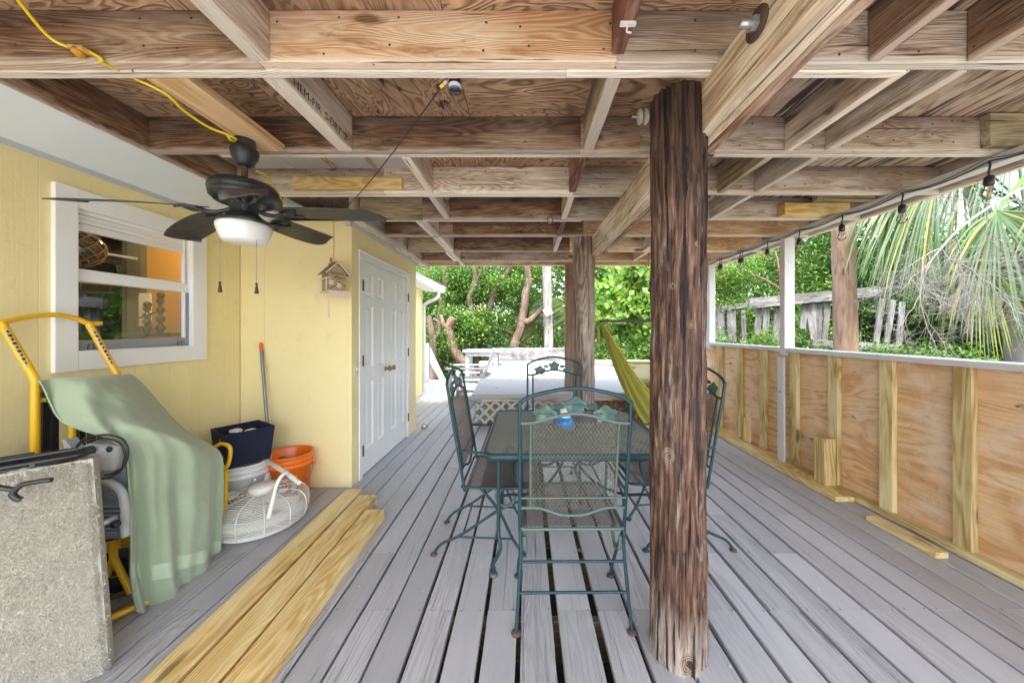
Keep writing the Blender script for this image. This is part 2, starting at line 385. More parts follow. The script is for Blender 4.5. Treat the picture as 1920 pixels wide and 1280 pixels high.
M['mesh_table'] = paint('mesh_table_green', (.22, .22, .175), .5, 0, .45, (.12, .1, .08), .1, .2, scale=2)
M['yellow_tube'] = paint('yellow_powder_coat', (.82, .47, .015), .32, 0, .15, (.35, .17, .03), .08, .35)
M['towel'] = None
M['grey_cast'] = paint('saw_grey_metal', (.42, .43, .42), .4, 0, .3, (.25, .25, .25), .15, .1)
M['grey_blue'] = paint('saw_bluegrey', (.26, .31, .37), .35, 0, .3, (.15, .17, .2), .1, .1, metallic=.3)
M['rubber'] = paint('black_rubber', (.02, .02, .02), .6, 0, .3, (.05, .05, .05), .2)
M['navy'] = paint('navy_fabric', (.008, .012, .035), .9, 0, .2, (.015, .02, .05), .3, scale=3)
M['bucket_white'] = paint('white_plastic', (.74, .74, .72), .35, 0, .2, (.5, .48, .42), .05, .05)
M['bucket_orange'] = paint('orange_plastic', (.85, .17, .012), .35, 0, .1, (.6, .1, .01), .05)
M['orange_tip'] = paint('orange_tip', (.75, .1, .02), .4)
M['steel'] = paint('dull_steel', (.22, .22, .22), .4, 0, .4, (.1, .09, .08), .1, .3, metallic=.6)
M['steel_dark'] = paint('dark_nail', (.07, .06, .055), .6)
M['screw'] = paint('painted_screw', (.24, .23, .235), .6)
M['galv'] = paint('galvanised', (.5, .52, .54), .35, 0, .3, (.3, .3, .3), .1, .1, metallic=.7)
M['cream'] = paint('cream_enamel', (.82, .79, .7), .4, 0, .3, (.4, .36, .28), .05, .1)
M['ceramic'] = paint('ceramic_insulator', (.72, .7, .56), .35, 0, .4, (.3, .28, .2), .2, .2)
M['cord_y'] = paint('yellow_cord', (.85, .66, .02), .45)
M['wire'] = paint('dark_wire', (.02, .02, .022), .5)
M['brass'] = paint('brass', (.35, .25, .11), .3, 0, .3, (.12, .09, .05), .05, metallic=1)
M['rope'] = paint('olive_cotton', (.40, .37, .06), .85, 0, .2, (.25, .25, .05), .3, scale=4)
M['platform'] = paint('white_coating', (.38, .372, .365), .6, 0, .16, (.4, .37, .33), .25, .06)
M['lattice'] = paint('lattice_bluegrey', (.4, .44, .42), .6, .3, .3, (.3, .25, .17), .3, .1)
M['lattice_brown'] = paint('lattice_brown', (.13, .07, .045), .7, .3, .3, (.06, .04, .03), .3)
M['yellow_back'] = paint('ochre_board', (.55, .38, .12), .7, .2, .3, (.3, .22, .1), .3)
M['chair_white'] = paint('white_weathered_wood', (.36, .37, .37), .5, .4, .2, (.42, .42, .4), .3, .05)
M['paver'] = paint('pink_paver', (.42, .22, .16), .85, 0, .3, (.2, .12, .1), .4, .3)
M['under_deck_shade'] = paint('under_deck_dark', (.035, .028, .02), .95, 0, .4, (.02, .015, .01), .4, .3)  # near-black colour standing in for the shade below the deck
M['ground'] = paint('pale_coral_ground', (.26, .24, .18), .95, 0, .6, (.12, .13, .07), .6, .5, scale=.6)
M['red'] = paint('red_plastic', (.6, .06, .03), .5)
M['ink'] = paint('black_ink', (.02, .02, .02), .7)
M['ink_grey'] = paint('worn_stamp_ink', (.05, .045, .04), .8)
M['blue_label'] = paint('blue_label', (.03, .2, .55), .4)
M['grey_label'] = paint('grey_label', (.33, .3, .36), .4, 0, .3, (.5, .3, .25), scale=6)
M['paper'] = paint('white_label', (.75, .72, .7), .5)
M['orange_wall'] = paint('orange_interior_paint', (.62, .30, .01), .5)
M['dark_room'] = paint('dark_interior', (.010, .008, .006), .8)
M['olive_room'] = paint('olive_interior', (.1, .09, .05), .8)
M['switch'] = paint('switch_plate', (.68, .64, .55), .4)
M['kraft'] = paint('birdhouse_tan', (.42, .3, .15), .7, .2, .2, (.3, .2, .1), .2)
M['shingle'] = paint('birdhouse_shingle', (.3, .22, .15), .8, .4, .4, (.15, .1, .08), .3)
M['shell'] = paint('shell_pink', (.72, .6, .56), .4)
M['green_leafpaint'] = paint('painted_green', (.02, .12, .05), .5)
M['blue_glass'] = paint('blue_mosaic', (.02, .22, .62), .15, 0, .4, (.6, .65, .7), .1, scale=5)
M['jar_brown'] = paint('amber_jar', (.06, .025, .015), .1)
M['bark_red'] = wood('gumbo_bark', (.09, .045, .028), (.19, .115, .08), (.24, .18, .14), 10, .8, .4, (.1, .06, .04), .3, .5, crack=.3, upright=True)
M['mesh_side'] = paint('mesh_dull_brown', (.12, .088, .068), .5, 0, .4, (.2, .16, .12), .1, .2, scale=3)
M['bark_grey'] = paint('dead_twig_bark', (.19, .172, .16), .8, 0, .3, (.3, .27, .25), .2)
def glassmat(name, tint=(.9, .95, .95), refl=.12):
    m = NT(name)
    t = m.n('BsdfTransparent', {'Color': tuple(tint) + (1,)}); g = m.n('BsdfGlossy', {'Roughness': .01})
    lw = m.n('LayerWeight', {'Blend': .25})
    f = m.maprange(lw.outputs['Fresnel'], 0, 1, refl, 1)
    mx = m.n('MixShader', {0: f, 1: t.outputs[0], 2: g.outputs[0]}); m.t.links.new(mx.outputs[0], m.out.inputs['Surface'])
    return m.mat
M['pane'] = glassmat('window_glass', (.93, .95, .93), .07)
M['bulb'] = glassmat('bulb_glass', (.93, .9, .85), .1)
M['float_glass'] = glassmat('green_float_glass', (.2, .3, .12), .15)
def opal():
    m = NT('opal_glass'); b = m.bsdf((.82, .83, .84), .25)
    b.inputs['Subsurface Weight'].default_value = .3; b.inputs['Subsurface Radius'].default_value = (.03, .03, .03); return m.mat
M['opal'] = opal()
def towelmat():
    m = NT('green_terry'); v = m.objvec()
    n1 = m.noise(v, 350, 2); n2 = m.noise(v, 9, 4, .6)
    c = m.mix(n2, (.32, .39, .25), (.43, .495, .345)); c = m.mix(m.maprange(n1, .3, .7, 0, .3), c, (.22, .3, .16))
    b = m.bsdf(c, .95, n1, .6, .004); b.inputs['Sheen Weight'].default_value = .35; return m.mat
M['towel'] = towelmat()
def bandmat():
    m = NT('towel_band_weave'); v = m.objvec(); n1 = m.noise(m.scalev(v, (1, 1, 60)), 6, 3)
    m.bsdf(m.mix(n1, (.43, .52, .35), (.53, .61, .44)), .8, n1, .3, .002); return m.mat
M['band'] = bandmat()
def carpetmat():
    m = NT('plush_carpet'); v = m.objvec()
    n1 = m.noise(v, 210, 3, .7); n2 = m.noise(v, 75, 3, .6); n3 = m.noise(v, 5, 4, .6)
    c = m.mix(m.maprange(n3, .3, .7), (.60, .555, .43), (.72, .68, .56)); c = m.mix(m.maprange(n1, .35, .65, .35, 0), c, (.36, .33, .25))
    m.bsdf(c, 1, m.math('ADD', n1, n2), .9, .012); return m.mat
M['carpet'] = carpetmat()
def pilemat():
    m = NT('plush_pile'); rn = m.n('NewGeometry').outputs['Random Per Island']
    m.bsdf(m.mix(rn, (.61, .575, .48), (.69, .655, .56)), 1); return m.mat
M['pile'] = pilemat()
def blademat():
    m = NT('fan_blade_charcoal_grain'); v = m.objvec()
    g = m.noise(m.scalev(v, (2.2, 14, 14)), 1, 2, .5, .6); rg = m.maprange(m.math('SINE', m.math('MULTIPLY', g, 70)), -1, 1)
    c = m.mix(rg, (.025, .024, .022), (.062, .056, .046)); m.bsdf(c, .5, rg, .15, .003); return m.mat
M['blade'] = blademat()
def postmat():
    m = NT('creosoted_post'); v = m.objvec(); z = m.n('SeparateXYZ', {0: m.tc}).outputs[2]
    f1 = m.noise(m.scalev(v, (62, 62, 4.5)), 1, 5, .7); f2 = m.noise(m.scalev(v, (170, 170, 9)), 1, 3); bl = m.noise(m.scalev(v, (6, 6, 1.6)), 1, 5, .65)
    fl = m.noise(m.scalev(v, (80, 80, 7)), 1.0, 4, .65, .3)
    c = m.ramp(f1, [(.34, (.018, .009, .006)), (.45, (.06, .028, .016)), (.55, (.14, .07, .04)), (.64, (.26, .15, .09)), (.76, (.40, .3, .22))])
    c = m.mix(m.maprange(bl, .48, .66, 0, .55), c, m.mix(f2, (.12, .045, .022), (.3, .14, .07)))
    c = m.mix(m.maprange(m.noise(m.scalev(v, (22, 22, 3.5)), 1, 4, .7), .56, .66, 0, .5), c, (.42, .34, .27))
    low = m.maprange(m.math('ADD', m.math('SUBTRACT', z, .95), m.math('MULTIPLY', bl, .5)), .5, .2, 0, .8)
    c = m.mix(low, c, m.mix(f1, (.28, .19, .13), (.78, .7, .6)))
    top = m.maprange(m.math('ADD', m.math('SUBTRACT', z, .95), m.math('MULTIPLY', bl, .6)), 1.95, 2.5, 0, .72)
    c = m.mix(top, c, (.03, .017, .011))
    c = m.mix(m.maprange(fl, .63, .68, 0, .85), c, (.025, .015, .01))
    for kx, ky, kz, kr in ((-.075, -.08, 1.795, .03), (-.005, -.11, 2.31, .018), (.03, -.105, 2.62, .014), (.0, -.11, 1.0, .04), (-.06, -.09, 2.46, .016), (.07, -.085, 1.45, .018)):
        dd = m.n('VectorMath', {0: m.scalev(m.tc, (1, 1, .8)), 1: (kx, ky, kz * .8)}, operation='DISTANCE').outputs['Value']
        rr_ = m.math('ADD', dd, m.math('MULTIPLY', m.math('SUBTRACT', bl, .5), .02))
        rings = m.maprange(m.math('SINE', m.math('MULTIPLY', rr_, 900)), -1, 1)
        c = m.mix(m.maprange(rr_, kr, kr * .7, 0, .9), c, m.mix(rings, (.09, .05, .03), (.42, .3, .2)))
        c = m.mix(m.maprange(rr_, kr * .35, kr * .25, 0, .9), c, (.03, .018, .012))
    cr = m.maprange(m.noise(m.scalev(v, (42, 42, .9)), 1, 4, .55), .59, .615)
    c = m.mix(cr, c, (.016, .01, .008))
    h = m.math('SUBTRACT', m.math('ADD', f1, m.math('MULTIPLY', f2, .5)), m.math('ADD', cr, m.maprange(fl, .58, .66)))
    m.bsdf(c, .6, h, 1.0, .012); return m.mat
M['post'] = postmat()
L = {}
L['mid'] = leafmat('leaf_mid_green', (.035, .10, .016), (.09, .19, .035))
L['bright'] = leafmat('leaf_bright_green', (.10, .22, .03), (.2, .33, .065), .36)
L['dark'] = leafmat('leaf_deep_green', (.022, .065, .014), (.06, .12, .028))
L['yellow'] = leafmat('leaf_yellow', (.4, .33, .04), (.3, .34, .05))
L['grape'] = leafmat('seagrape_leaf', (.13, .28, .04), (.28, .40, .09), .42, .35)
L['palm'] = leafmat('palm_frond_green', (.045, .10, .025), (.095, .155, .05), .25, .4)
L['palm_y'] = leafmat('palm_frond_yellowing', (.18, .19, .03), (.3, .26, .05), .25, .4)
# ================================================================== SETTING
g = MB(); g.box((0, 20, -1.0), (160, 160, .1)); tag(g.build('ground', M['ground'], loc=(0, 0, 0)), 'brown leaf littered ground under and around the raised deck', kind='structure')
g = MB(); g.box((0, 2, -.948), (6, 14, .006)); tag(g.build('under_deck_shade', M['under_deck_shade']), 'dark sheet added beneath the deck, its shade put into the colour', kind='structure')  # sheet added so the gaps between boards look shaded
# ---- pavers glimpsed through the wide board gaps
pv = thing('paver_strip', 'pink brick pavers seen through the board gaps', 'pavers', (.2, 1.75, -.95))
for i in range(9):
    for j in range(3):
        board('brick', -.62 + i * .22, -.41 + i * .22, 1.5 + j * .11, 1.605 + j * .11, -.95, -.9, M['paver'], pv, n=1, jit=.0)
# ---- deck
deck = thing('deck', 'grey painted plank deck running away from the camera', None, (0, 3, 0), kind='structure')
gaps = [(-.188 - .148 * i, [.020, .017, .015, .013][min(i, 3)] if i < 6 else .0075) for i in range(22)][::-1]
gaps += [(-.03, .021), (.14, .032), (.33, .034), (.49, .02), (.66, .018), (.84, .02), (1.01, .018), (1.16, .018), (1.32, .018), (1.475, .016), (1.64, .016), (1.79, .015), (1.945, .014), (2.10, .013), (2.255, .012), (2.41, .012), (2.565, .01), (2.72, .01)]
rd = random.Random(11)
for i in range(len(gaps) - 1):
    xa = gaps[i][0] + gaps[i][1] / 2; xb = gaps[i + 1][0] - gaps[i + 1][1] / 2
    y = 1.6 + .4064 * rd.choice([0, 0, 0, 1, 1, 2, -2]) - .018
    if -.8 < xa < -.2: y = 1.582 if i % 2 else 1.582 + .4064 * 2
    if xa > .6: y = 1.582 + .4064 * [0, 1, 0, 0, 1, 0, 2, 1, 0, 2, 0, 1][i % 12]
    cuts = [-5.2, -1.1, y]
    y4 = 4.428
    t = y + .4064 * rd.choice([3, 4, 5])
    if t < y4 - .5: cuts.append(t)
    cuts.append(y4); cuts.append(y4 + .4064 * rd.choice([4, 5, 6, 7])); cuts.append(8.85)
    if xa < -2.45: cuts = [c for c in cuts if c >= y4]
    if xa < -2.45 and len(cuts) < 2: continue
    for a, b in zip(cuts, cuts[1:]):
        board('deck_board', xa, xb, a + .0012, b - .0012, -.038 + rd.uniform(-.0015, .001), rd.uniform(-.002, .002), deckm, deck, ch=.004, jit=.0022)
for k in range(-16, 19):
    yy = 1.582 + .4064 * k
    board('deck_joist', -2.6, 2.8, yy - .019, yy + .019, -.235, -.041, W['pt_under'], deck, n=4)
for yy in (1.0,):
    board('deck_joist', -2.6, 2.8, yy - .06, yy - .022, -.33, -.041, W['pt_under'], deck, n=4)
# ---- red handle lying under the deck
rh = MB(); rh.tube([(.175, 1.36, -.30), (.2, 1.2, -.26), (.215, 1.0, -.24)], .022); tag(rh.build('red_pipe', M['red']), 'red pipe lying below the deck, glimpsed through the gap', 'pipe')

# ================================================================== ROOF FRAMING (the floor of the deck above)
roof = thing('ceiling', 'open timber joists and plywood of the deck above', None, (0, 3, 2.3), kind='structure')
ZB = 2.305; ZT = 2.497
near = [.585, 1.194, 1.79, 2.34, 2.89, 3.415, 4.09, 4.67]
dbl = {1.194: 'joist_tan', 1.79: 'joist_brown', 2.34: 'joist_pale', 2.89: 'joist_grey'}
XR = 2.93
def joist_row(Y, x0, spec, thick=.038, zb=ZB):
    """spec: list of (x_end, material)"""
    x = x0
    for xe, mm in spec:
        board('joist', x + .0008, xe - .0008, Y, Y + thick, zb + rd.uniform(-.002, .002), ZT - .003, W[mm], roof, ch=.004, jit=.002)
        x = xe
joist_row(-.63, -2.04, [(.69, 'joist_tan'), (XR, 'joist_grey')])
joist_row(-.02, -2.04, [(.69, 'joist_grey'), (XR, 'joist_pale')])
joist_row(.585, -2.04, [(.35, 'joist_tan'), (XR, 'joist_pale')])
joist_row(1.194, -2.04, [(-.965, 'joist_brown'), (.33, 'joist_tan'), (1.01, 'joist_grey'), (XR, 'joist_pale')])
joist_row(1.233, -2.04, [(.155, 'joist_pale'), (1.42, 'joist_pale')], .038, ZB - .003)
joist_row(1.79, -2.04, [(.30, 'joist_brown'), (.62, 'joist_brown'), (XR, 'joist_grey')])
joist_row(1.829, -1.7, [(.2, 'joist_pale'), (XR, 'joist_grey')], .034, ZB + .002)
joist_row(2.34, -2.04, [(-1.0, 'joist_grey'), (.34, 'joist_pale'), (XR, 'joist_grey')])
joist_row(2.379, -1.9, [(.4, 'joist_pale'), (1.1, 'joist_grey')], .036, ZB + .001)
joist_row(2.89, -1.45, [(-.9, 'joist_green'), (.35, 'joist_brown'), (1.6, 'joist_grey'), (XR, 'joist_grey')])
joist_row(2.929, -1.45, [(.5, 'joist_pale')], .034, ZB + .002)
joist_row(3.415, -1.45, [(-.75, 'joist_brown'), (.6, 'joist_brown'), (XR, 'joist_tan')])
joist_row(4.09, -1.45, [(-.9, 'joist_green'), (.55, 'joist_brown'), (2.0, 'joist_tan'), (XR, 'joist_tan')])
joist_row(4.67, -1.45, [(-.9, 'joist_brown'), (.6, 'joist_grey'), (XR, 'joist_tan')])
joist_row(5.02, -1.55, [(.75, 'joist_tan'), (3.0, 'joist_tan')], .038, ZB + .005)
# second, tapered pieces sistered to the left of some joists
board('sister_board', -1.62, -.86, 2.30, 2.339, ZB + .015, ZB + .10, W['new'], roof); bpy.context.view_layer.update()
board('sister_board', 2.46, 2.9, 1.75, 1.789, ZB + .01, ZT - .01, W['joist_green'], roof)
board('sister_board', 2.2, 2.75, 2.8, 2.889, ZB + .012, ZB + .11, W['new'], roof)
board('sister_board', 2.42, 2.90, 2.74, 2.79, ZB + .11, ZT - .01, W['joist_green'], roof)
# blocking between joists
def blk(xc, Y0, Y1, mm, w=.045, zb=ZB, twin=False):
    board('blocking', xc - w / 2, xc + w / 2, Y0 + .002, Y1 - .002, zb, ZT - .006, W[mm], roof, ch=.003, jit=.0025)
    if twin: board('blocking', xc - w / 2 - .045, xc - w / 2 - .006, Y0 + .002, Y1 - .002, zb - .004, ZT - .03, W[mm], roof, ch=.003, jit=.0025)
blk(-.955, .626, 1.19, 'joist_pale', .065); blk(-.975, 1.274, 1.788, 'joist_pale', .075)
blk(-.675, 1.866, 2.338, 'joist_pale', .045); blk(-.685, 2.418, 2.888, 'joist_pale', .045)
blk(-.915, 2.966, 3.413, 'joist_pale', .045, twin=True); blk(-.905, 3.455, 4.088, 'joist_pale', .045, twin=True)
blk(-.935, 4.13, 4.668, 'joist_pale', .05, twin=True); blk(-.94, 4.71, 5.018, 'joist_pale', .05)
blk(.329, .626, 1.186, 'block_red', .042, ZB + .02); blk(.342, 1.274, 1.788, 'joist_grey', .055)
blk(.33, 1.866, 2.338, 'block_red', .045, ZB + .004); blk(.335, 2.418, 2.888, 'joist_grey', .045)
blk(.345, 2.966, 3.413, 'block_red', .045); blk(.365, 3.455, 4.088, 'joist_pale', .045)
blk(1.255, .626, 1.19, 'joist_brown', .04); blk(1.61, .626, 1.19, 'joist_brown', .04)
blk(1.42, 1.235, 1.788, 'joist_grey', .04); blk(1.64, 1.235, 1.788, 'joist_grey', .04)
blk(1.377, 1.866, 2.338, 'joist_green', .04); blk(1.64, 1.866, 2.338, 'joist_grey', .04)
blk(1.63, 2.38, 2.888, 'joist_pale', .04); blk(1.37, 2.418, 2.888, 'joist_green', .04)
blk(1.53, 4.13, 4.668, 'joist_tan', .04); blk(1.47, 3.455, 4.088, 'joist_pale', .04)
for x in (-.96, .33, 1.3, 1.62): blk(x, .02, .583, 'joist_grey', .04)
# girder of two timbers notched into the posts
board('girder', .69, .775, -1.2, 3.42, 2.11, 2.302, W['beam'], roof, ch=.005, jit=.004)
board('girder', .778, .822, -1.2, 3.36, 2.112, 2.300, W['beam_brown'], roof, ch=.004, jit=.004)
# ledger on the house and rim on the garden side
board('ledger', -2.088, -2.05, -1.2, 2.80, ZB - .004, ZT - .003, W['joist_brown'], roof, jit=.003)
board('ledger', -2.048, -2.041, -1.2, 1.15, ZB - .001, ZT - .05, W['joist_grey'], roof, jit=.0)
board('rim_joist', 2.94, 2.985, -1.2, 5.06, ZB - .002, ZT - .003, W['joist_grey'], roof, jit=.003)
board('rim_joist', -1.50, -1.455, 2.81, 5.06, ZB, ZT - .003, W['joist_pale'], roof, jit=.002)
# plywood sheets
ys = [-1.25, -.03, 1.21, 2.43, 3.65, 4.87, 5.06]
xs = [-2.09, -1.27, -.3, .9, 1.9, 2.99]
for a, b in zip(ys, ys[1:]):
    for j, (c, d) in enumerate(zip(xs, xs[1:])):
        if c < -1.6 and a > 2.7: continue
        board('plywood_sheet', c + .0015, d - .0015, a + .0015, b - .0015, ZT, ZT + .016, ply_ceil_r if j >= 3 else ply_ceil, roof, ch=.001, jit=0, n=1, axis=1 if (j % 2 or j >= 3) else 0)
board('sun_block_slab', -2.1, 3.0, -1.26, 5.065, ZT + .018, ZT + .05, W['joist_grey'], roof, ch=.001, jit=0, n=1)  # unseen slab added above the plywood to stop sun leaking through the seams
# white painted panels with battens between joists two and three, on the left
for x in (-1.9, -1.62, -1.335, -1.05):
    board('painted_panel', x, x + .275, 1.87, 2.335, ZT - .02, ZT - .004, M['rail_white'], roof, n=1, jit=0)
board('batten', -1.347, -1.323, 1.87, 2.3, ZT - .034, ZT - .021, W['joist_tan'], roof, n=1); board('batten', -1.062, -1.038, 1.87, 2.3, ZT - .034, ZT - .021, W['joist_tan'], roof, n=1)
# new plank carrying the fan
board('fan_plank', -1.46, -1.30, 1.275, 1.787, ZB - .002, ZB + .036, W['fan_plank'], roof)
# white header under the joist ends on the garden side
hd = tag(board('header_beam', 2.585, 2.665, -1.2, 5.0, 2.252, 2.302, M['rail_white'], None, ch=.004, jit=.003), 'long white painted header carrying the joists above the half wall', 'beam')
# stamp ink on two of the rafters
def text(name, s, loc, rot, size, mat, parent=None, ext=.0004, align='CENTER'):
    cu = bpy.data.curves.new(name, 'FONT'); cu.body = s; cu.size = size; cu.extrude = ext; cu.align_x = align; cu.align_y = 'CENTER'; cu.materials.append(mat)
    o = bpy.data.objects.new('tmp', cu); COL.objects.link(o); bpy.context.view_layer.update()
    me = bpy.data.meshes.new_from_object(o.evaluated_get(bpy.context.evaluated_depsgraph_get())); bpy.data.objects.remove(o)
    return link(name, me, parent, loc, rot)
# nail heads on the joist faces and screws along the deck joists
rn_ = random.Random(4); nb_ = MB(); MY = Matrix.Rotation(R(90), 3, 'X')
for yj, xa_, xb_ in ((1.194, -2.0, 2.85), (1.79, -2.0, 2.85), (2.34, -1.9, 2.85), (2.89, -1.4, 2.85), (3.415, -1.4, 2.85), (4.09, -1.4, 2.85)):
    x = xa_
    while x < xb_:
        for z in (ZB + .045, ZB + .145):
            xx = x + rn_.uniform(-.06, .06); zz = z + rn_.uniform(-.02, .02)
            nb_.lathe([(0, 0), (.0052, 0), (.0045, .0012), (0, .0016)], (xx, yj - .0008, zz), 7, MY)
        x += rn_.uniform(.16, .34)
for yy in [1.19, 1.31, 1.72]:
    pass
o_ = nb_.build('nail_heads', M['steel_dark'], roof, fix=False); o_['kind'] = 'stuff'
sc_b = MB()
for i in range(len(gaps) - 1):
    if gaps[i][0] < -1.6: continue
    for k in range(-1, 10):
        for fx in (.028, -.028):
            if rn_.random() < .45: continue
            xs_ = (gaps[i][0] + fx) if fx > 0 else (gaps[i + 1][0] + fx)
            sc_b.lathe([(0, .0026), (.0042, .0026), (.0045, .0016)], (xs_ + rn_.uniform(-.006, .006), 1.582 + .4064 * k + rn_.uniform(-.008, .008), .0004), 7)
o_ = sc_b.build('screw_heads', M['screw'], deck, fix=False); o_['kind'] = 'stuff'
text('grade_stamp', 'HEM-FIR  S-DRY  2', (-.9335, 1.53, ZB + .035), (R(90), 0, R(90)), .05, M['ink_grey'], roof)
# galvanised strap and rusty strap on the girder underside
for nm, y, mt in (('metal_strap', 1.62, M['galv']), ('rusty_strap', 1.46, M['rusty'])):
    b = MB(); b.box((.76, y, 2.1075), (.14, .018, .0035)); b.box((.69 - .004, y, 2.12), (.003, .018, .03)); b.build(nm, mt, roof)
# through bolt with washer on the girder
bo = MB(); Mx = Matrix.Rotation(R(90), 3, 'Y')
bo.m = 0; bo.lathe([(.0, 0), (.012, 0), (.012, .05), (0, .05)], (.635, .98, 2.245), 10, Mx)
bo.lathe([(0, 0), (.022, 0), (.022, .014), (0, .014)], (.668, .98, 2.245), 6, Mx, False)
bolt = bo.build('bolt', M['galv'], roof)
bw = MB(); bw.lathe([(0, 0), (.045, 0), (.045, .006), (0, .006)], (.683, .98, 2.245), 20, Mx); bw.build('washer', M['rusty'], roof)
# cup hook / white cable clip on dark block
cc = MB(); cc.box((.329, 1.06, ZB + .014), (.05, .012, .01)); cc.tube(spline([(.329, 1.06, ZB + .01), (.325, 1.06, ZB - .01), (.34, 1.06, ZB - .014)]), .003); cc.build('cable_clip', M['paper'], roof)

# ================================================================== POSTS
def round_post(name, label, x, y, r, z0, z1, mat, rough=.01, notch=None, lean=(0, 0), n=72, m=110, seed=0, square=0):
    vs = []; hz = z1 - z0
    for i in range(m + 1):
        z = z0 + hz * i / m
        for j in range(n):
            a = 2 * PI * j / n
            ca, sa = math.cos(a), math.sin(a)
            rr = r * (1 + .03 * noise.noise(Vector((ca * .8, sa * .8, z * .7 + seed))))
            if square: rr = r / max(abs(ca), abs(sa)) ** square
            p = Vector((ca * 3.2, sa * 3.2, z * 2.0 + seed * 5))
            rr += rough * (noise.noise(p * 2.2) * .5 - abs(noise.noise(Vector((ca * 9, sa * 9, z * 1.1 + seed)))) * 1.1 + noise.noise(Vector((ca * 22, sa * 22, z * 6))) * .45)
            X = rr * ca; Yv = rr * sa
            if notch and z > notch[1] and X > notch[0]: X = notch[0]
            vs.append((X + lean[0] * (z - z0), Yv + lean[1] * (z - z0), z - z0))
    fs = [(i * n + j, i * n + (j + 1) % n, (i + 1) * n + (j + 1) % n, (i + 1) * n + j) for i in range(m) for j in range(n)]
    b = MB(); b.add(vs, fs, True); b.add(vs[-n:], [tuple(range(n))])
    return tag(b.build(name, mat, None, (x, y, z0), fix=False), label, 'post')
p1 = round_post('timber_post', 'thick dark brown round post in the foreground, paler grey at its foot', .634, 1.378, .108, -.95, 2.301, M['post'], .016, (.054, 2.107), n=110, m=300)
round_post('timber_post', 'greyish cracked round post standing beyond the far end of the patio table', .618, 3.50, .115, -.95, 2.30, W['post_grey'], .008, (.07, 2.107), seed=4)
round_post('timber_post', 'slimmer tan squared post just left of and behind the grey cracked one', .665, 4.86, .088, -.95, 2.30, W['pole_tan'], .003, seed=9, square=.5)
board('blocking', .728, .768, 4.72, 4.76, 2.13, 2.301, W['joist_pale'], roof)

# ================================================================== HOUSE
house = thing('house', 'pale yellow house wall with white double door and sash window', 'house', (-2.42, 2, 0))
XW = -2.42
wy0, wy1, wz0, wz1 = 1.775, 2.385, 1.225, 1.995        # window opening
k = 0; y = -1.2
while y < 2.80:
    y2 = min(y + .2032, 2.805)
    ya, yb = y + .0006, y2 - .0006
    cells = [(ya, yb, 0.0, 2.25)]
    if y2 > wy0 and y < wy1:
        cells = []
        if ya < wy0: cells.append((ya, wy0, 0.0, 2.25))
        if yb > wy1: cells.append((wy1, yb, 0.0, 2.25))
        cells += [(max(ya, wy0), min(yb, wy1), 0.0, wz0), (max(ya, wy0), min(yb, wy1), wz1, 2.25)]
    for c0_, c1_, a, b in cells:
        board('siding_board', XW - .016, XW + .0, c0_, c1_, a, b, M['yellow'], house, ch=.0016, jit=0, n=1, axis=2)
    y = y2
bk = MB(); bk.box((XW - .0205, (-1.2 + wy0) / 2, 1.12), (.008, wy0 + 1.2, 2.25)); bk.box((XW - .0205, (wy1 + 2.8) / 2, 1.12), (.008, 2.8 - wy1, 2.25))
bk.box((XW - .0205, (wy0 + wy1) / 2, wz0 / 2), (.008, wy1 - wy0, wz0)); bk.box((XW - .0205, (wy0 + wy1) / 2, (wz1 + 2.245) / 2), (.008, wy1 - wy0, 2.245 - wz1))
bk.build('wall_core', M['yellow'], house)
# --- window: outer casing, sashes, panes
wnd = MB(); wnd.box((XW - .01, wy0 - .006, (wz0 + wz1) / 2), (.06, .014, wz1 - wz0 + .01)); wnd.box((XW - .01, wy1 + .006, (wz0 + wz1) / 2), (.06, .014, wz1 - wz0 + .01))
wnd.box((XW - .01, (wy0 + wy1) / 2, wz1 + .006), (.06, wy1 - wy0 - .004, .014)); wnd.box((XW - .01, (wy0 + wy1) / 2, wz0 - .006), (.06, wy1 - wy0 - .004, .014))
window = wnd.build('window', M['white'], house)
for (a, b, c, d, ax) in ((wy0 - .09, wy0 - .001, wz0 - .105, wz1 + .10, 2), (wy1 + .001, wy1 + .105, wz0 - .105, wz1 + .10, 2)):
    board('casing', XW + .0, XW + .024, a, b, c, d, M['white'], window, ch=.002, jit=0, n=1, axis=2)
board('casing', XW + .0, XW + .023, wy0 - .0005, wy1 + .0005, wz1 + .001, wz1 + .10, M['white'], window, jit=0, n=1)
board('casing', XW + .0, XW + .023, wy0 - .0005, wy1 + .0005, wz0 - .105, wz0 - .001, M['white'], window, jit=0, n=1)
board('sash_rail', XW - .03, XW - .004, wy0 + .002, wy1 - .002, 1.605, 1.672, M['white'], window, jit=0, n=1)
sb = MB(); sb.box((XW - .022, (wy0 + wy1) / 2, wz0 + .03), (.012, wy1 - wy0 - .004, .055)); sb.box((XW - .012, (wy0 + wy1) / 2, wz0 + .003), (.02, wy1 - wy0 - .004, .006)); sb.box((XW - .014, wy1 - .012, 1.42), (.02, .018, .37))
sb.build('sash_track', M['sill_grey'], window)
for yy in (wy0 + .075, wy1 - .06):
    b = MB(); b.tube([(XW - .012, yy - .012, wz0 + .008), (XW - .012, yy - .009, wz0 + .035), (XW - .012, yy + .012, wz0 + .035), (XW - .012, yy + .014, wz0 + .008)], .0022, 6, closed=True); b.build('sash_latch', M['black'], window)
board('sash_stile', XW - .03, XW - .006, wy0 + .001, wy0 + .017, wz0 + .06, wz1 - .002, M['white'], window, jit=0, n=1, axis=2)
board('sash_stile', XW - .03, XW - .006, wy1 - .034, wy1 - .022, wz0 + .06, wz1 - .002, M['white'], window, jit=0, n=1, axis=2)
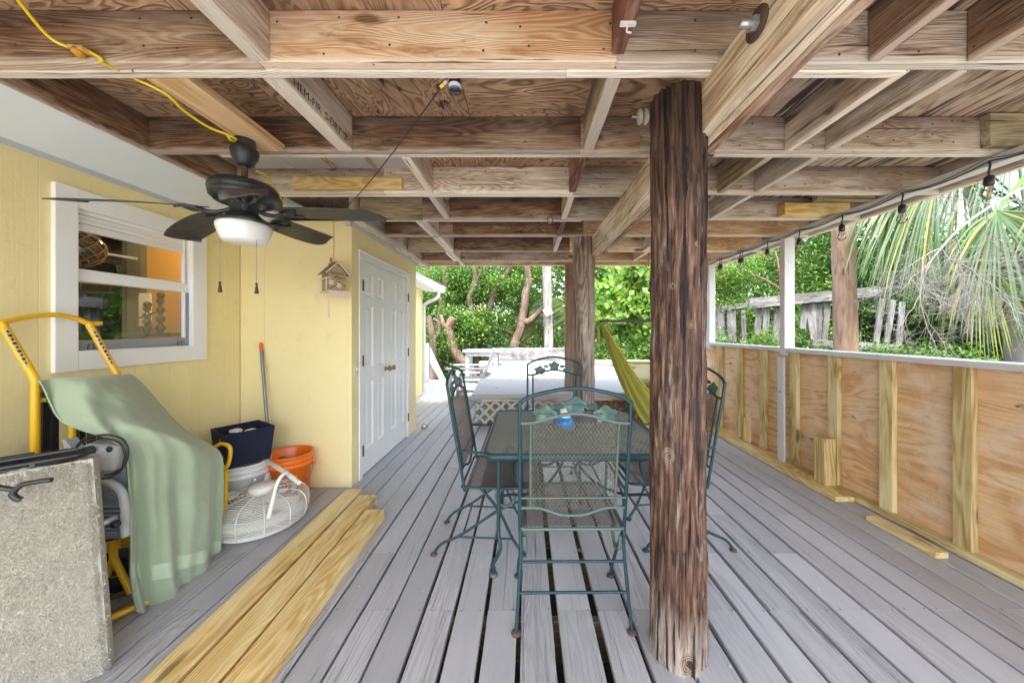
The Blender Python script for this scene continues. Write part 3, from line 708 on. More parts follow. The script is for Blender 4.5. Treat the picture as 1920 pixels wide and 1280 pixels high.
for z0_, z1_ in ((wz0 + .05, 1.607), (1.67, wz1)):
    b = MB(); b.box((XW - .026, (wy0 + wy1) / 2, (z0_ + z1_) / 2), (.003, wy1 - wy0 - .01, z1_ - z0_)); b.build('pane', M['pane'], window)
bl = MB()
for i in range(4): bl.box((XW - .012 - .003 * (i % 2), (wy0 + wy1) / 2 - .02, wz1 - .013 - .024 * i), (.012, wy1 - wy0 - .06, .021))
bl.box((XW - .013, (wy0 + wy1) / 2 - .02, wz1 - .10), (.02, wy1 - wy0 - .06, .028))
bl.build('roller_blind', M['white'], window)
# --- room behind the window
rm = MB(); x0, x1, y0, y1, z0, z1 = -4.4, XW - .03, 1.0, 3.4, 0.2, 2.3
rm.box(((x0 + x1) / 2, y0, 1.25), (x1 - x0, .02, 2.2)); rm.box((x0, 2.2, 1.25), (.02, 2.4, 2.2)); rm.box(((x0 + x1) / 2, 2.2, z1), (x1 - x0, 2.4, .02)); rm.box(((x0 + x1) / 2, 2.2, z0), (x1 - x0, 2.4, .02)); rm.box(((x0 + x1) / 2, y1, 1.25), (x1 - x0, .02, 2.2))
rm.build('interior_room', M['dark_room'], house)
b = MB(); b.box((-3.2, 3.02, 1.3), (.48, .03, 2.0)); b.build('orange_panel', M['orange_wall'], house)
b = MB(); b.box((-3.5, 2.98, 1.3), (.12, .05, 2.0)); b.build('olive_post', M['olive_room'], house)
b = MB(); b.box((-2.56, 2.62, 1.3), (.12, .06, 1.9)); b.build('olive_post', M['orange_wall'], house)
b = MB()
for z, dz in ((1.72, .0), (2.02, -.06), (2.05, .1)): b.tube([(-3.9, 2.0, z), (-3.4, 2.9, z + dz)], .012, 6)
b.build('ceiling_rib', M['sill_grey'], house)
b = MB(); b.box((-3.1, 2.75, 1.30), (.7, .4, .03)); b.build('interior_shelf', M['olive_room'], house)
# objects seen through the glass
fl = MB(); fc = Vector((-2.74, 2.03, 1.835)); fl.lathe([(.105 * math.sin(PI * i / 14) + 1e-5 * (i in (0, 14)), .105 * math.cos(PI * i / 14)) for i in range(15)], fc, 24)
flo = thing('glass_float', 'green glass fishing float in a rope net hanging inside the window', 'glass float', tuple(fc))
fl.build('globe', M['float_glass'], flo)
fn = MB()
for k in range(9):
    for s_ in (1, -1):
        fn.tube([fc + Vector((.11 * math.sin(t) * math.cos(s_ * t * 1.1 + 2 * PI * k / 9), .11 * math.sin(t) * math.sin(s_ * t * 1.1 + 2 * PI * k / 9), .11 * math.cos(t))) for t in [PI * q / 12 for q in range(1, 12)]], .0035, 5)
fn.build('rope_net', paint('net_rope', (.45, .3, .1), .8), flo)
b = MB()
pts = [(-.05, 0), (.05, 0), (.05, .24), (.045, .28), (-.045, .28), (-.05, .24)]
b.prism([(-3.225 + u, 2.8, 1.37 + w) for u, w in pts], (0, .012, 0)); o_ = thing('paper_tag', 'white hang tag propped inside the window', 'tag', (-3.225, 2.8, 1.37)); b.build('card', M['paper'], o_)
b = MB(); b.tube(spline([(-3.225, 2.8, 1.65), (-3.22, 2.8, 1.68), (-3.23, 2.8, 1.74)]), .0015, 5); b.build('string', M['ink'], o_)
for x, hh, lb in ((-3.09, .2, 'short dark carved figurine on the shelf inside the window'), (-2.98, .28, 'tall dark carved figurine with a pale twig inside the window')):
    b = MB(); nn = 14
    b.lathe([(max(.004, .024 * (1 + .5 * math.sin(i * 1.7 + x * 9)) * (1 - .25 * i / nn)), hh * i / nn) for i in range(nn + 1)], (x, 2.70, 1.316), 10)
    b.lathe([(0, 0), (.02, .01), (.027, .035), (.018, .055), (0, .06)], (x + .004, 2.70, 1.31 + hh), 10)
    b.tube(spline([(x - .01, 2.68, 1.34 + hh * .5), (x - .04, 2.66, 1.36 + hh * .35), (x - .03, 2.66, 1.34 + hh * .1)]), .006, 6)
    tag(b.build('figurine', M['jar_brown']), lb, 'figurine')
lp = bpy.data.lights.new('interior_bulb', 'POINT'); lp.energy = 3.2; lp.color = (1, .72, .42); lp.shadow_soft_size = .04
lpo = link('interior_bulb', lp, None, (-2.9, 2.5, 2.1)); 
# --- sloping soffit and overspray strip
sf = MB(); sf.prism([(-2.051, -1.2, 2.300), (XW + .05, -1.2, 2.212), (XW + .05, -1.2, 2.222), (-2.051, -1.2, 2.31)], (0, 4.003, 0)); sf.build('soffit', M['soffit'], house)
sf = MB(); sf.prism([(XW + .0495, -1.2, 2.211), (XW + .001, -1.2, 2.199), (XW + .001, -1.2, 2.209), (XW + .0495, -1.2, 2.221)], (0, 4.003, 0)); sf.build('soffit_edge', M['soffit_blue'], house)
# --- closet that juts out
CYF = 2.807; XC = -1.49
for i, (a, b_) in enumerate(((XW + .0, -2.215), (-2.215, XC))):
    board('siding_board', a + (.001 if i else 0), b_ - .0005, CYF, CYF + .016, 0.004, 2.262, M['yellow_s'], house, ch=.001, jit=0, n=1, axis=2)
board('corner_board', XC - .02, XC + .018, CYF - .004, 2.926, 0.004, 2.2155, M['yellow_s'], house, ch=.002, jit=0, n=1, axis=2)
dz1 = 1.972; dy0, dy1 = 2.985, 4.13
board('wall_panel', XC - .016, XC + .0, 2.9, dy0 - .062, 0.0, 2.215, M['yellow_s'], house, ch=.001, jit=0, n=1, axis=2)
board('wall_panel', XC - .016, XC + .014, dy1 + .064, 4.45, 0.0, 2.215, M['yellow_s'], house, ch=.001, jit=0, n=1, axis=2)
board('wall_panel', XC - .016, XC + .012, 2.928, dy1 + .062, dz1 + .062, 2.215, M['yellow_s'], house, ch=.001, jit=0, n=1)
b = MB(); b.box((XC - .3, 4.46, 1.1), (.62, .02, 2.2)); b.box((XC - .5, 3.65, 1.1), (.02, 1.58, 2.2)); b.build('closet_core', M['yellow_s'], house)
board('door_casing', XC + .0, XC + .026, dy0 - .06, dy0 - .004, 0.002, dz1 + .001, M['door_white'], house, jit=0, n=1, axis=2)
board('door_casing', XC + .0, XC + .026, dy1 + .004, dy1 + .062, 0.002, dz1 + .001, M['door_white'], house, jit=0, n=1, axis=2)
board('door_casing', XC + .0, XC + .03, dy0 - .065, dy1 + .067, dz1 + .0015, dz1 + .06, M['door_white'], house, jit=0, n=1)
board('door_casing', XC + .0, XC + .04, dy0 - .075, dy1 + .077, dz1 + .0605, dz1 + .075, M['door_white'], house, jit=0, n=1)
def leaf(y0, y1, hinge_side, label=None):
    w = y1 - y0; st = .095; x = XC
    d = MB()
    zs = [.012, .235, .85, .985, 1.56, 1.655, 1.86, dz1 - .004]       # rail, panel, rail ...
    ys_ = [y0, y0 + st, (y0 + y1) / 2 - .045, (y0 + y1) / 2 + .045, y1 - st, y1]
    X0, X1 = x - .028, x + .006
    for a, b_ in ((ys_[0], ys_[1]), (ys_[2], ys_[3]), (ys_[4], ys_[5])): d.box(((X0 + X1) / 2, (a + b_) / 2, (zs[0] + zs[-1]) / 2), (X1 - X0, b_ - a, zs[-1] - zs[0]))
    for a, b_ in ((zs[0], zs[1]), (zs[2], zs[3]), (zs[4], zs[5]), (zs[6], zs[7])):
        for u, v_ in ((ys_[1], ys_[2]), (ys_[3], ys_[4])): d.box(((X0 + X1) / 2 - .0006, (u + v_) / 2, (a + b_) / 2), (X1 - X0, v_ - u, b_ - a))
    door = d.build('door', M['door_white'], house)
    for a, b_ in ((zs[1], zs[2]), (zs[3], zs[4]), (zs[5], zs[6])):
        for u, v_ in ((ys_[1], ys_[2]), (ys_[3], ys_[4])):
            p = MB(); c0 = x - .010; c1 = x + .001; o1, o2 = .016, .034
            rect = lambda X, o: [(X, u + o, a + o), (X, v_ - o, a + o), (X, v_ - o, b_ - o), (X, u + o, b_ - o)]
            vs = rect(c1 + .003, 0) + rect(c0, .010) + rect(c0, o1) + rect(c1, o2)
            fs = [(q * 4 + r_, q * 4 + (r_ + 1) % 4, (q + 1) * 4 + (r_ + 1) % 4, (q + 1) * 4 + r_) for q in range(3) for r_ in range(4)] + [(12, 13, 14, 15)]
            p.add(vs, fs); p.build('door_panel', M['door_white'], door)
    ky = (y1 - .05) if hinge_side < 0 else (y0 + .05)
    kb = MB(); kb.lathe([(0, 0), (.026, 0), (.026, .004), (.01, .012), (.01, .03), (.024, .038), (.029, .052), (.02, .064), (0, .066)], (x + .006, ky, .93), 18, Matrix.Rotation(R(90), 3, 'Y')); kb.build('knob', M['brass'], door)
    hy = y0 - .004 if hinge_side < 0 else y1 + .004
    for hz in (.25, 1.06, 1.74):
        h = MB(); h.box((x + .028, hy, hz), (.006, .022, .095)); h.tube([(x + .032, hy, hz - .05), (x + .032, hy, hz + .05)], .005, 8); h.build('hinge', M['rusty'], door)
leaf(dy0, (dy0 + dy1) / 2 - .002, -1); leaf((dy0 + dy1) / 2 + .002, dy1, 1)
# light switch
sw = MB(); sw.box((XC + .0215, 2.868, 1.0), (.006, .05, .115)); swo = sw.build('switch_plate', M['switch'], house)
s2 = MB(); s2.box((XC + .028, 2.868, 1.0), (.012, .011, .024)); s2.build('toggle', M['paper'], swo)
for z in (.955, 1.045):
    s3 = MB(); s3.box((XC + .0255, 2.868, z), (.003, .006, .006)); s3.build('screw', M['paper'], swo)
b = MB(); b.box((-1.97, 3.63, 2.32), (.93, 1.72, .02)); b.box((-1.97, 3.63, 2.285), (.9, 1.6, .04)); b.build('closet_roof', M['black'], house)
b = MB(); b.prism([(-2.09, -1.2, 2.51), (-5.2, -1.2, 3.3), (-5.2, -1.2, 3.35), (-2.09, -1.2, 2.56)], (0, 5.9, 0)); b.box((-3.3, -1.21, 1.15), (1.7, .02, 2.3)); b.build('main_roof', M['rail_white'], house)
# eave boards over closet
board('fascia', XC - .03, XC + .01, 2.79, 4.6, 2.217, 2.262, M['rail_white'], house, jit=.001)
board('fascia', XC - .03, XC + .035, 2.79, 5.1, 2.264, 2.303, W['joist_pale'], house, jit=.001)
# --- rear wing with gutter
XG = -2.15
for i in range(11):
    y = 4.47 + i * .215
    board('siding_board', XG - .016, XG, y + .0025, y + .2125, 0.0, 2.16, M['yellow'], house, ch=.003, jit=0, n=1, axis=2)
board('corner_board', XG - .05, XG + .016, 6.82, 6.86, 0, 2.16, M['yellow_s'], house, jit=0, n=1, axis=2)
sf = MB(); sf.prism([(XG - .05, 4.47, 2.19), (-1.84, 4.47, 2.155), (-1.84, 4.47, 2.165), (XG - .05, 4.47, 2.2)], (0, 2.85, 0)); sf.build('eave_soffit', M['white'], house)
gt = MB(); prof = [(-1.84, 2.15), (-1.80, 2.15), (-1.775, 2.19), (-1.775, 2.235), (-1.765, 2.24), (-1.765, 2.25), (-1.78, 2.25), (-1.79, 2.2), (-1.81, 2.165), (-1.84, 2.165)]
gt.prism([(x, 4.47, z) for x, z in prof], (0, 2.85, 0)); gut = gt.build('gutter', M['white'], house)
ds = MB(); ds.tube(spline([(-1.83, 6.95, 2.15), (-1.83, 6.96, 2.05), (-1.9, 6.94, 1.98), (-2.05, 6.9, 1.90), (-2.11, 6.88, 1.83), (-2.112, 6.88, 1.7)], 6) + [Vector((-2.112, 6.88, .05))], .036, 10); ds.build('downspout', M['rail_white'], house)
rf = MB(); rf.prism([(-1.76, 4.47, 2.255), (-3.5, 4.47, 2.85), (-3.5, 4.47, 2.88), (-1.74, 4.47, 2.27)], (0, 2.85, 0)); rf.build('wing_roof', M['white'], house)
cd = MB(); cd.tube([(-2.128, 6.6, 1.7), (-2.128, 6.6, .02)], .008, 6); cd.build('conduit', M['yellow_s'], house)

# ================================================================== HALF WALL
hw = thing('half_wall', 'half height plywood wall with bare studs and a white cap rail', 'half wall', (2.6, 2.5, 0))
board('cap_rail', 2.575, 2.76, -1.2, 3.30, 1.12, 1.158, M['rail_white'], hw, jit=.003)
board('cap_rail', 2.575, 2.76, 3.302, 5.02, 1.122, 1.159, M['rail_white'], hw, jit=.003)
for a, b in ((-1.2, .18), (.18, 1.4), (1.4, 2.42), (2.42, 3.64), (3.64, 5.02)):
    board('plywood_sheet', 2.640, 2.655, a + .001, b - .001, .0, 1.12, ply_wall, hw, ch=.001, jit=0, n=1, axis=1)
for k in range(8):
    yf = 1.60 + .4145 * k if k else 1.60
    yf = [1.60, 2.015, 2.431, 2.844, 3.26, 3.674, 4.088, 4.49][k]
    board('stud', 2.600, 2.638, yf - .089, yf, .043, 1.119, W['stud'], hw, jit=.002, axis=2)
for yf in (1.19, .78): board('stud', 2.600, 2.638, yf - .089, yf, .043, 1.119, W['stud'], hw, jit=.002, axis=2)
board('bottom_plate', 2.567, 2.639, -1.2, 5.0, .003, .042, W['stud'], hw, jit=.002)
wp = tag(board('white_post', 2.57, 2.672, 3.277, 3.34, 1.09, 2.251, M['rail_white'], None, jit=.001, axis=2), 'square white post rising from the cap rail to the header, mid opening', 'post')
wp2 = tag(board('white_post', 2.57, 2.655, 4.62, 4.70, 1.09, 2.251, M['rail_white'], None, jit=.001, axis=2), 'far white post at the end of the half wall, hugging the brown post', 'post')
# ================================================================== PATIO SET
def expanded(mb, w, h, dx, dy, sw, th, plane):
    """diamond mesh w x h centred on the origin; plane(u, v, n) -> point"""
    sl = dy / dx
    for sgn in (1, -1):
        c = -(w / 2 * sl + h / 2); c = math.floor(c / dy) * dy
        while c < w / 2 * sl + h / 2:
            # v = sgn*sl*u + c clipped to the rectangle
            pts = []
            for u in (-w / 2, w / 2):
                v = sgn * sl * u + c
                if -h / 2 <= v <= h / 2: pts.append((u, v))
            for v in (-h / 2, h / 2):
                u = (v - c) / (sgn * sl)
                if -w / 2 < u < w / 2: pts.append((u, v))
            if len(pts) >= 2:
                (u0, v0), (u1, v1) = pts[0], pts[1]
                L_ = math.hypot(u1 - u0, v1 - v0)
                if L_ > .004:
                    nx, ny = -(v1 - v0) / L_ * sw / 2, (u1 - u0) / L_ * sw / 2
                    vs = []
                    for n_ in (-th / 2, th / 2):
                        for (a, b_) in ((u0 + nx, v0 + ny), (u1 + nx, v1 + ny), (u1 - nx, v1 - ny), (u0 - nx, v0 - ny)): vs.append(plane(a, b_, n_))
                    mb.add(vs, [(0, 1, 2, 3), (7, 6, 5, 4), (0, 4, 5, 1), (2, 6, 7, 3)])
            c += dy
    return mb

SZ = .435
def back_pt(u, v, n=0):
    """u across, v up from the seat along the sloping back; the chair faces +Y"""
    return Vector((u, -.225 - .165 * v + n, SZ + .97 * v * 1.0))
def leaf_shape(cx, cz, s, ang):
    out = []
    for i in range(20):
        a = 2 * PI * i / 20
        r = s * (.87 + .12 * math.cos(5 * a) + .03 * math.cos(15 * a))
        out.append((cx + r * math.cos(a + ang), cz + r * .8 * math.sin(a + ang)))
    return out
def make_chair(kind, frame_mat, name='patio_chair'):
    t = thing(name, None, 'chair', (0, 0, 0), 'wrought iron patio chairs round the table')
    hw_ = .24
    # outer back frame, running on under the seat
    pts = [back_pt(-hw_, -.02), back_pt(-hw_, .25), back_pt(-hw_, .58), back_pt(-hw_ + .005, .61), back_pt(-hw_ + .04, .635)]
    pts += [back_pt(u, .645 + .032 * (math.cos(u / .2 * PI * .9) * .5 + .5)) for u in (-.15, -.1, -.05, 0, .05, .1, .15)]
    pts += [back_pt(hw_ - .04, .635), back_pt(hw_ - .005, .61), back_pt(hw_, .58), back_pt(hw_, .25), back_pt(hw_, -.02)]
    f = MB(); f.tube(spline(pts, 4), .0085, 10); f.build('back_frame', M['teal'], t)
    # inner flat frame with arched top and dipped bottom rails
    i_ = MB()
    for s_ in (-1, 1): i_.tube([back_pt(s_ * .192, .10), back_pt(s_ * .192, .515)], .0072, 4)
    i_.tube(spline([back_pt(-.236, .515), back_pt(-.17, .52), back_pt(-.08, .548), back_pt(0, .56), back_pt(.08, .548), back_pt(.17, .52), back_pt(.236, .515)], 4), .008, 6)
    i_.build('inner_frame', frame_mat, t)
    b = MB(); b.tube(spline([back_pt(-.236, .10), back_pt(-.15, .098), back_pt(-.06, .066), back_pt(0, .06), back_pt(.06, .066), back_pt(.15, .098), back_pt(.236, .10)], 4), .0075, 6); b.build('lower_rail', frame_mat, t)
    b = MB(); b.tube([back_pt(-.236, .155, -.008), back_pt(.236, .155, -.008)], .005, 6); b.build('cross_bar', frame_mat, t)
    m = MB(); expanded(m, .384, .43, .0175, .028, .0020, .0018, lambda u, v, n_: back_pt(u, v + .305, n_)); m.build('back_mesh', M['mesh_metal'] if kind == 'front' else M['mesh_side'], t)
    for (lx, lz, s_, a) in ((-.13, .556, .055, .2), (0, .598, .054, 1.57), (.13, .556, .055, 2.9)):
        q = MB(); q.prism([back_pt(x, z, -.003) for x, z in leaf_shape(lx, lz, s_, a)], (0, .005, .001))
        q.tube([back_pt(lx - s_ * .7, lz, -.005), back_pt(lx, lz + .004, -.007), back_pt(lx + s_ * .7, lz, -.005)], .002, 5)
        q.build('leaf_ornament', M['leaf_metal'], t)
    for (lx, lz) in ((-.072, .592), (.072, .592)):
        q = MB(); q.prism([back_pt(lx + .026 * math.cos(a) * (1 if abs(math.cos(a)) > .2 else .8), lz + .012 * math.sin(a), -.002) for a in [2 * PI * k / 10 for k in range(10)]], (0, .004, .001)); q.build('leaflet', M['teal'], t)
    # seat
    sw_, s0, s1 = .235, -.235, .225
    def seat_pt(u, v, n_=0): return Vector((u, v, SZ + .008 - .016 * math.cos(v / .23 * 1.2) + n_))
    st = MB(); st.tube(spline([(-sw_, s0 + .02, SZ), (-sw_, 0, SZ - .004), (-sw_ + .004, s1 - .05, SZ), (-sw_ + .05, s1, SZ - .008), (0, s1 + .008, SZ - .012), (sw_ - .05, s1, SZ - .008), (sw_ - .004, s1 - .05, SZ), (sw_, 0, SZ - .004), (sw_, s0 + .02, SZ), (sw_ - .03, s0 - .005, SZ), (.1, s0 - .006, SZ), (-.1, s0 - .006, SZ), (-sw_ + .03, s0 - .005, SZ)], 4, True), .008, 8); st.build('seat_frame', frame_mat, t)
    sm = MB(); expanded(sm, .45, .43, .013, .021, .0024, .002, lambda u, v, n_: seat_pt(u, v - .005, n_)); sm.build('seat_mesh', M['mesh_side'], t)
    # arms
    for s_ in (-1, 1):
        a = MB(); a.tube(spline([back_pt(s_ * .243, .23), (s_ * .268, -.18, SZ + .215), (s_ * .275, -.02, SZ + .205), (s_ * .27, .12, SZ + .185), (s_ * .262, .175, SZ + .15), (s_ * .255, .16, SZ + .06), (s_ * .24, .12, SZ)], 5), .0075, 8); a.build('arm', M['teal'], t)
    if kind == 'front':
        fx, yr, yf = .256, -.285, .055
        for s_ in (-1, 1):
            l = MB(); l.tube(spline([back_pt(s_ * .24, -.01), (s_ * .236, -.235, .33), (s_ * .246, -.26, .16), (s_ * fx, yr, .012)], 5), .0078, 8); lg = l.build('leg', M['teal'], t)
            ft = MB(); ft.lathe([(0, 0), (.021, 0), (.022, .006), (.016, .013), (0, .014)], (s_ * fx, yr, 0), 16); ft.build('foot', M['rusty'], lg)
            l = MB(); l.tube(spline([(s_ * .236, -.21, .40), (s_ * .238, -.1, .24), (s_ * .25, .01, .1), (s_ * (fx - .004), yf, .012)], 5), .0078, 8); lg = l.build('leg', M['teal'], t)
            ft = MB(); ft.lathe([(0, 0), (.02, 0), (.021, .006), (.015, .013), (0, .014)], (s_ * (fx - .004), yf, 0), 16); ft.build('foot', M['teal'], lg)
            sp = MB(); sp.tube(spline([(s_ * .22, -.235, .40), (s_ * .215, -.23, .34), (s_ * .215, -.16, .31), (s_ * .215, -.11, .36), (s_ * .215, -.14, .41), (s_ * .215, .1, .42)], 6), .0085, 8); sp.build('spring', M['teal_worn'], t)
        for (z, yy, w_) in ((.29, -.245, .238), (.165, -.264, .247)):
            b = MB(); b.tube([(-w_, yy, z), (w_, yy, z)], .006, 8); b.build('stretcher', M['teal'], t)
    else:
        fx, yr, yf = .165, -.42, .11
        for s_ in (-1, 1):
            l = MB(); l.tube(spline([(s_ * .19, .10, .335), (s_ * .185, -.02, .285), (s_ * .175, -.25, .13), (s_ * .168, -.37, .07), (s_ * fx, yr, .012)], 5), .0085, 8); lg = l.build('leg', M['teal'], t)
            ft = MB(); ft.lathe([(0, 0), (.02, 0), (.021, .006), (.015, .013), (0, .014)], (s_ * fx, yr, 0), 16); ft.build('foot', M['rusty'], lg)
            l = MB(); l.tube(spline([(s_ * .18, -.14, .405), (s_ * .18, -.03, .27), (s_ * .172, .05, .1), (s_ * fx, yf, .012)], 5), .0085, 8); lg = l.build('leg', M['teal'], t)
            ft = MB(); ft.lathe([(0, 0), (.02, 0), (.021, .006), (.015, .013), (0, .014)], (s_ * fx, yf, 0), 16); ft.build('foot', M['teal'], lg)
            rg_ = MB(); rg_.tube([(s_ * .2, .01 + .052 * math.cos(a), .362 + .052 * math.sin(a)) for a in [2 * PI * k / 26 for k in range(26)]], .009, 8, closed=True); rg_.build('spring_ring', M['teal_worn'], t)
        for (a, b_) in (((-.174, -.24, .14), (.174, -.24, .14)), ((-.176, -.02, .28), (.176, -.02, .28)), ((-.172, -.28, .112), (-.172, .05, .1)), ((.172, -.28, .112), (.172, .05, .1))):
            b = MB(); b.tube([a, b_], .0055, 8); b.build('stretcher', frame_mat, t)
        b = MB(); b.box((0, -.02, SZ - .02), (.38, .24, .012)); b.build('seat_support', frame_mat, t)
    return t
def place(o, x, y, rz, label):
    o.location = (x, y, 0); o.rotation_euler = (0, 0, rz); o['label'] = label
fc_ = make_chair('front', M['teal_worn']); place(fc_, .213, 1.745, R(.5), 'teal green wrought iron chair nearest the camera, its back to us')
sc_ = make_chair('side', M['teal']); 
sc2 = copy_tree(sc_); sc3 = copy_tree(sc_)
place(sc_, -.125, 2.135, R(-90), 'wrought iron patio chair at the left side of the table, seen in profile')
place(sc2, .84, 2.17, R(90), 'wrought iron patio chair half hidden right of the foreground post')
place(sc3, .26, 2.66, R(180), 'wrought iron patio chair at the far end of the table, facing us')
# table
tx0, tx1, ty0, ty1, TZ = -.222, .79, 1.675, 2.62, .705
tcx, tcy = (tx0 + tx1) / 2, (ty0 + ty1) / 2
table = thing('patio_table', 'square green wire mesh patio table with curled iron legs', 'table', (tcx, tcy, 0))
def rrect(x0, x1, y0, y1, r, z, k=6):
    out = []
    for (cx, cy, a0) in ((x1 - r, y1 - r, 0), (x0 + r, y1 - r, 90), (x0 + r, y0 + r, 180), (x1 - r, y0 + r, 270)):
        for i in range(k + 1): a = R(a0 + 90 * i / k); out.append(Vector((cx + r * math.cos(a), cy + r * math.sin(a), z)))
    return out
rim = MB()
o1 = rrect(tx0, tx1, ty0, ty1, .07, TZ); o2 = rrect(tx0, tx1, ty0, ty1, .07, TZ - .028); i1 = rrect(tx0 + .014, tx1 - .014, ty0 + .014, ty1 - .014, .06, TZ + .004); i2 = rrect(tx0 + .008, tx1 - .008, ty0 + .008, ty1 - .008, .065, TZ - .034)
n_ = len(o1); rim.add(o1 + i1 + i2 + o2, [f_ for q in range(n_) for f_ in ((q, (q + 1) % n_, n_ + (q + 1) % n_, n_ + q), (n_ + q, n_ + (q + 1) % n_, 2 * n_ + (q + 1) % n_, 2 * n_ + q), (2 * n_ + q, 2 * n_ + (q + 1) % n_, 3 * n_ + (q + 1) % n_, 3 * n_ + q), (3 * n_ + q, 3 * n_ + (q + 1) % n_, (q + 1) % n_, q))], True)
rim.build('rim', M['teal'], table)
tm = MB(); expanded(tm, tx1 - tx0 - .03, ty1 - ty0 - .03, .0125, .024, .0042, .003, lambda u, v, n_: Vector((tcx + u, tcy + v, TZ - .004 + n_ + .0018 * math.sin(u * 2 * PI / .028)))); tm.build('mesh_top', M['mesh_table'], table)
tp = MB(); tp.lathe([(.028, -.003), (.028, .003), (.05, .003), (.05, -.003)], (tcx, tcy, TZ), 24); tp.tube([(tcx, tcy, TZ - .035), (tcx, tcy, TZ - .10)], .026, 12); tp.build('umbrella_ring', M['teal'], table)
for sx in (-1, 1):
    for sy in (-1, 1):
        px, py = tcx + sx * .425, tcy + sy * .40
        fx, fy = tcx + sx * .457, tcy + sy * .322
        l = MB(); l.tube(spline([(px, py, TZ - .02), (px, py, .42), (px + sx * .0, py + sy * .005, .27), (px + sx * -.01, py + sy * .03, .2), (fx + sx * .0, py, .10), (fx, fy + sy * .03, .05), (fx, fy + sy * .02, .012)], 5), .0105, 10); lg = l.build('leg', M['teal'], table)
        ft = MB(); ft.lathe([(0, 0), (.022, 0), (.023, .006), (.017, .014), (0, .015)], (fx, fy + sy * .02, 0), 16); ft.build('foot', M['teal_worn'], lg)
        br = MB(); br.tube(spline([(tcx + sx * .02, tcy + sy * .02, TZ - .09), (tcx + sx * .05, tcy + sy * .05, .50), (tcx + sx * .14, tcy + sy * .13, .41), (tcx + sx * .27, tcy + sy * .25, .40), (tcx + sx * .36, tcy + sy * .34, .44), (px, py, .46)], 6), .008, 8); br.build('brace', M['teal'], table)
# mosaic candle jar
cj = MB(); cj.lathe([(0, 0), (.052, 0), (.056, .015), (.05, .045), (.034, .06)], (.262, 2.16, TZ + .006), 24)
jar = thing('candle_holder', 'small blue mosaic candle holder in the middle of the patio table', 'candle holder', (.262, 2.16, TZ + .006)); cj.build('bowl', M['blue_glass'], jar)
cj = MB(); cj.lathe([(.034, .0602), (.03, .075), (.036, .1), (.03, .118), (.0, .119)], (.262, 2.16, TZ + .006), 20); cj.build('glass_top', M['paper'], jar)
cj = MB(); cj.lathe([(0, .0), (.066, 0), (.068, .004), (0, .004)], (.262, 2.16, TZ + .0015), 24); cj.build('tray', M['steel'], jar)

# ================================================================== CEILING FAN
FX, FY = -1.43, 1.685
fan = thing('ceiling_fan', 'weathered black outdoor ceiling fan with five blades and white bowl light', 'ceiling fan', (FX, FY, 2.303))
b = MB(); b.lathe([(0, 2.303), (.045, 2.303), (.048, 2.28), (.048, 2.262), (.058, 2.256), (.060, 2.245), (.055, 2.215), (.044, 2.195), (.039, 2.18), (.024, 2.168), (0, 2.166)], (FX, FY, 0), 32); b.build('canopy', M['fan_black'], fan)
b = MB(); b.tube([(FX, FY, 2.175), (FX, FY, 2.09)], .0135, 12); b.lathe([(.0135, 2.12), (.022, 2.10), (.026, 2.085), (.026, 2.075)], (FX, FY, 0), 16); b.build('downrod', M['rusty'], fan)
b = MB(); b.lathe([(0, 2.088), (.08, 2.086), (.128, 2.074), (.142, 2.056), (.145, 2.036), (.140, 2.026), (.143, 2.02), (.138, 2.0), (.117, 1.985), (.086, 1.978), (.06, 1.972), (.057, 1.935), (0, 1.934)], (FX, FY, 0), 40); mot = b.build('motor_housing', M['fan_black'], fan)
b = MB()
for i in range(40):
    a = 2 * PI * i / 40; p0 = Vector((FX + .09 * math.cos(a), FY + .09 * math.sin(a), 1.976)); p1_ = Vector((FX + .122 * math.cos(a + .12), FY + .122 * math.sin(a + .12), 1.986)); b.tube([p0, p1_], .003, 4)
o_ = b.build('vent_fins', M['fan_black'], mot); o_['kind'] = 'stuff'
b = MB(); b.lathe([(0, 1.934), (.056, 1.932), (.066, 1.922), (.082, 1.905), (.104, 1.893), (.111, 1.884), (.111, 1.874), (0, 1.874)], (FX, FY, 0), 36); b.build('light_fitter', M['fan_black'], fan)
b = MB(); b.lathe([(.108, 1.8735), (.114, 1.868), (.115, 1.852), (.104, 1.815), (.092, 1.79), (.082, 1.782), (.04, 1.778), (.0, 1.777)], (FX, FY, 0), 40); b.build('light_bowl', M['opal'], fan)
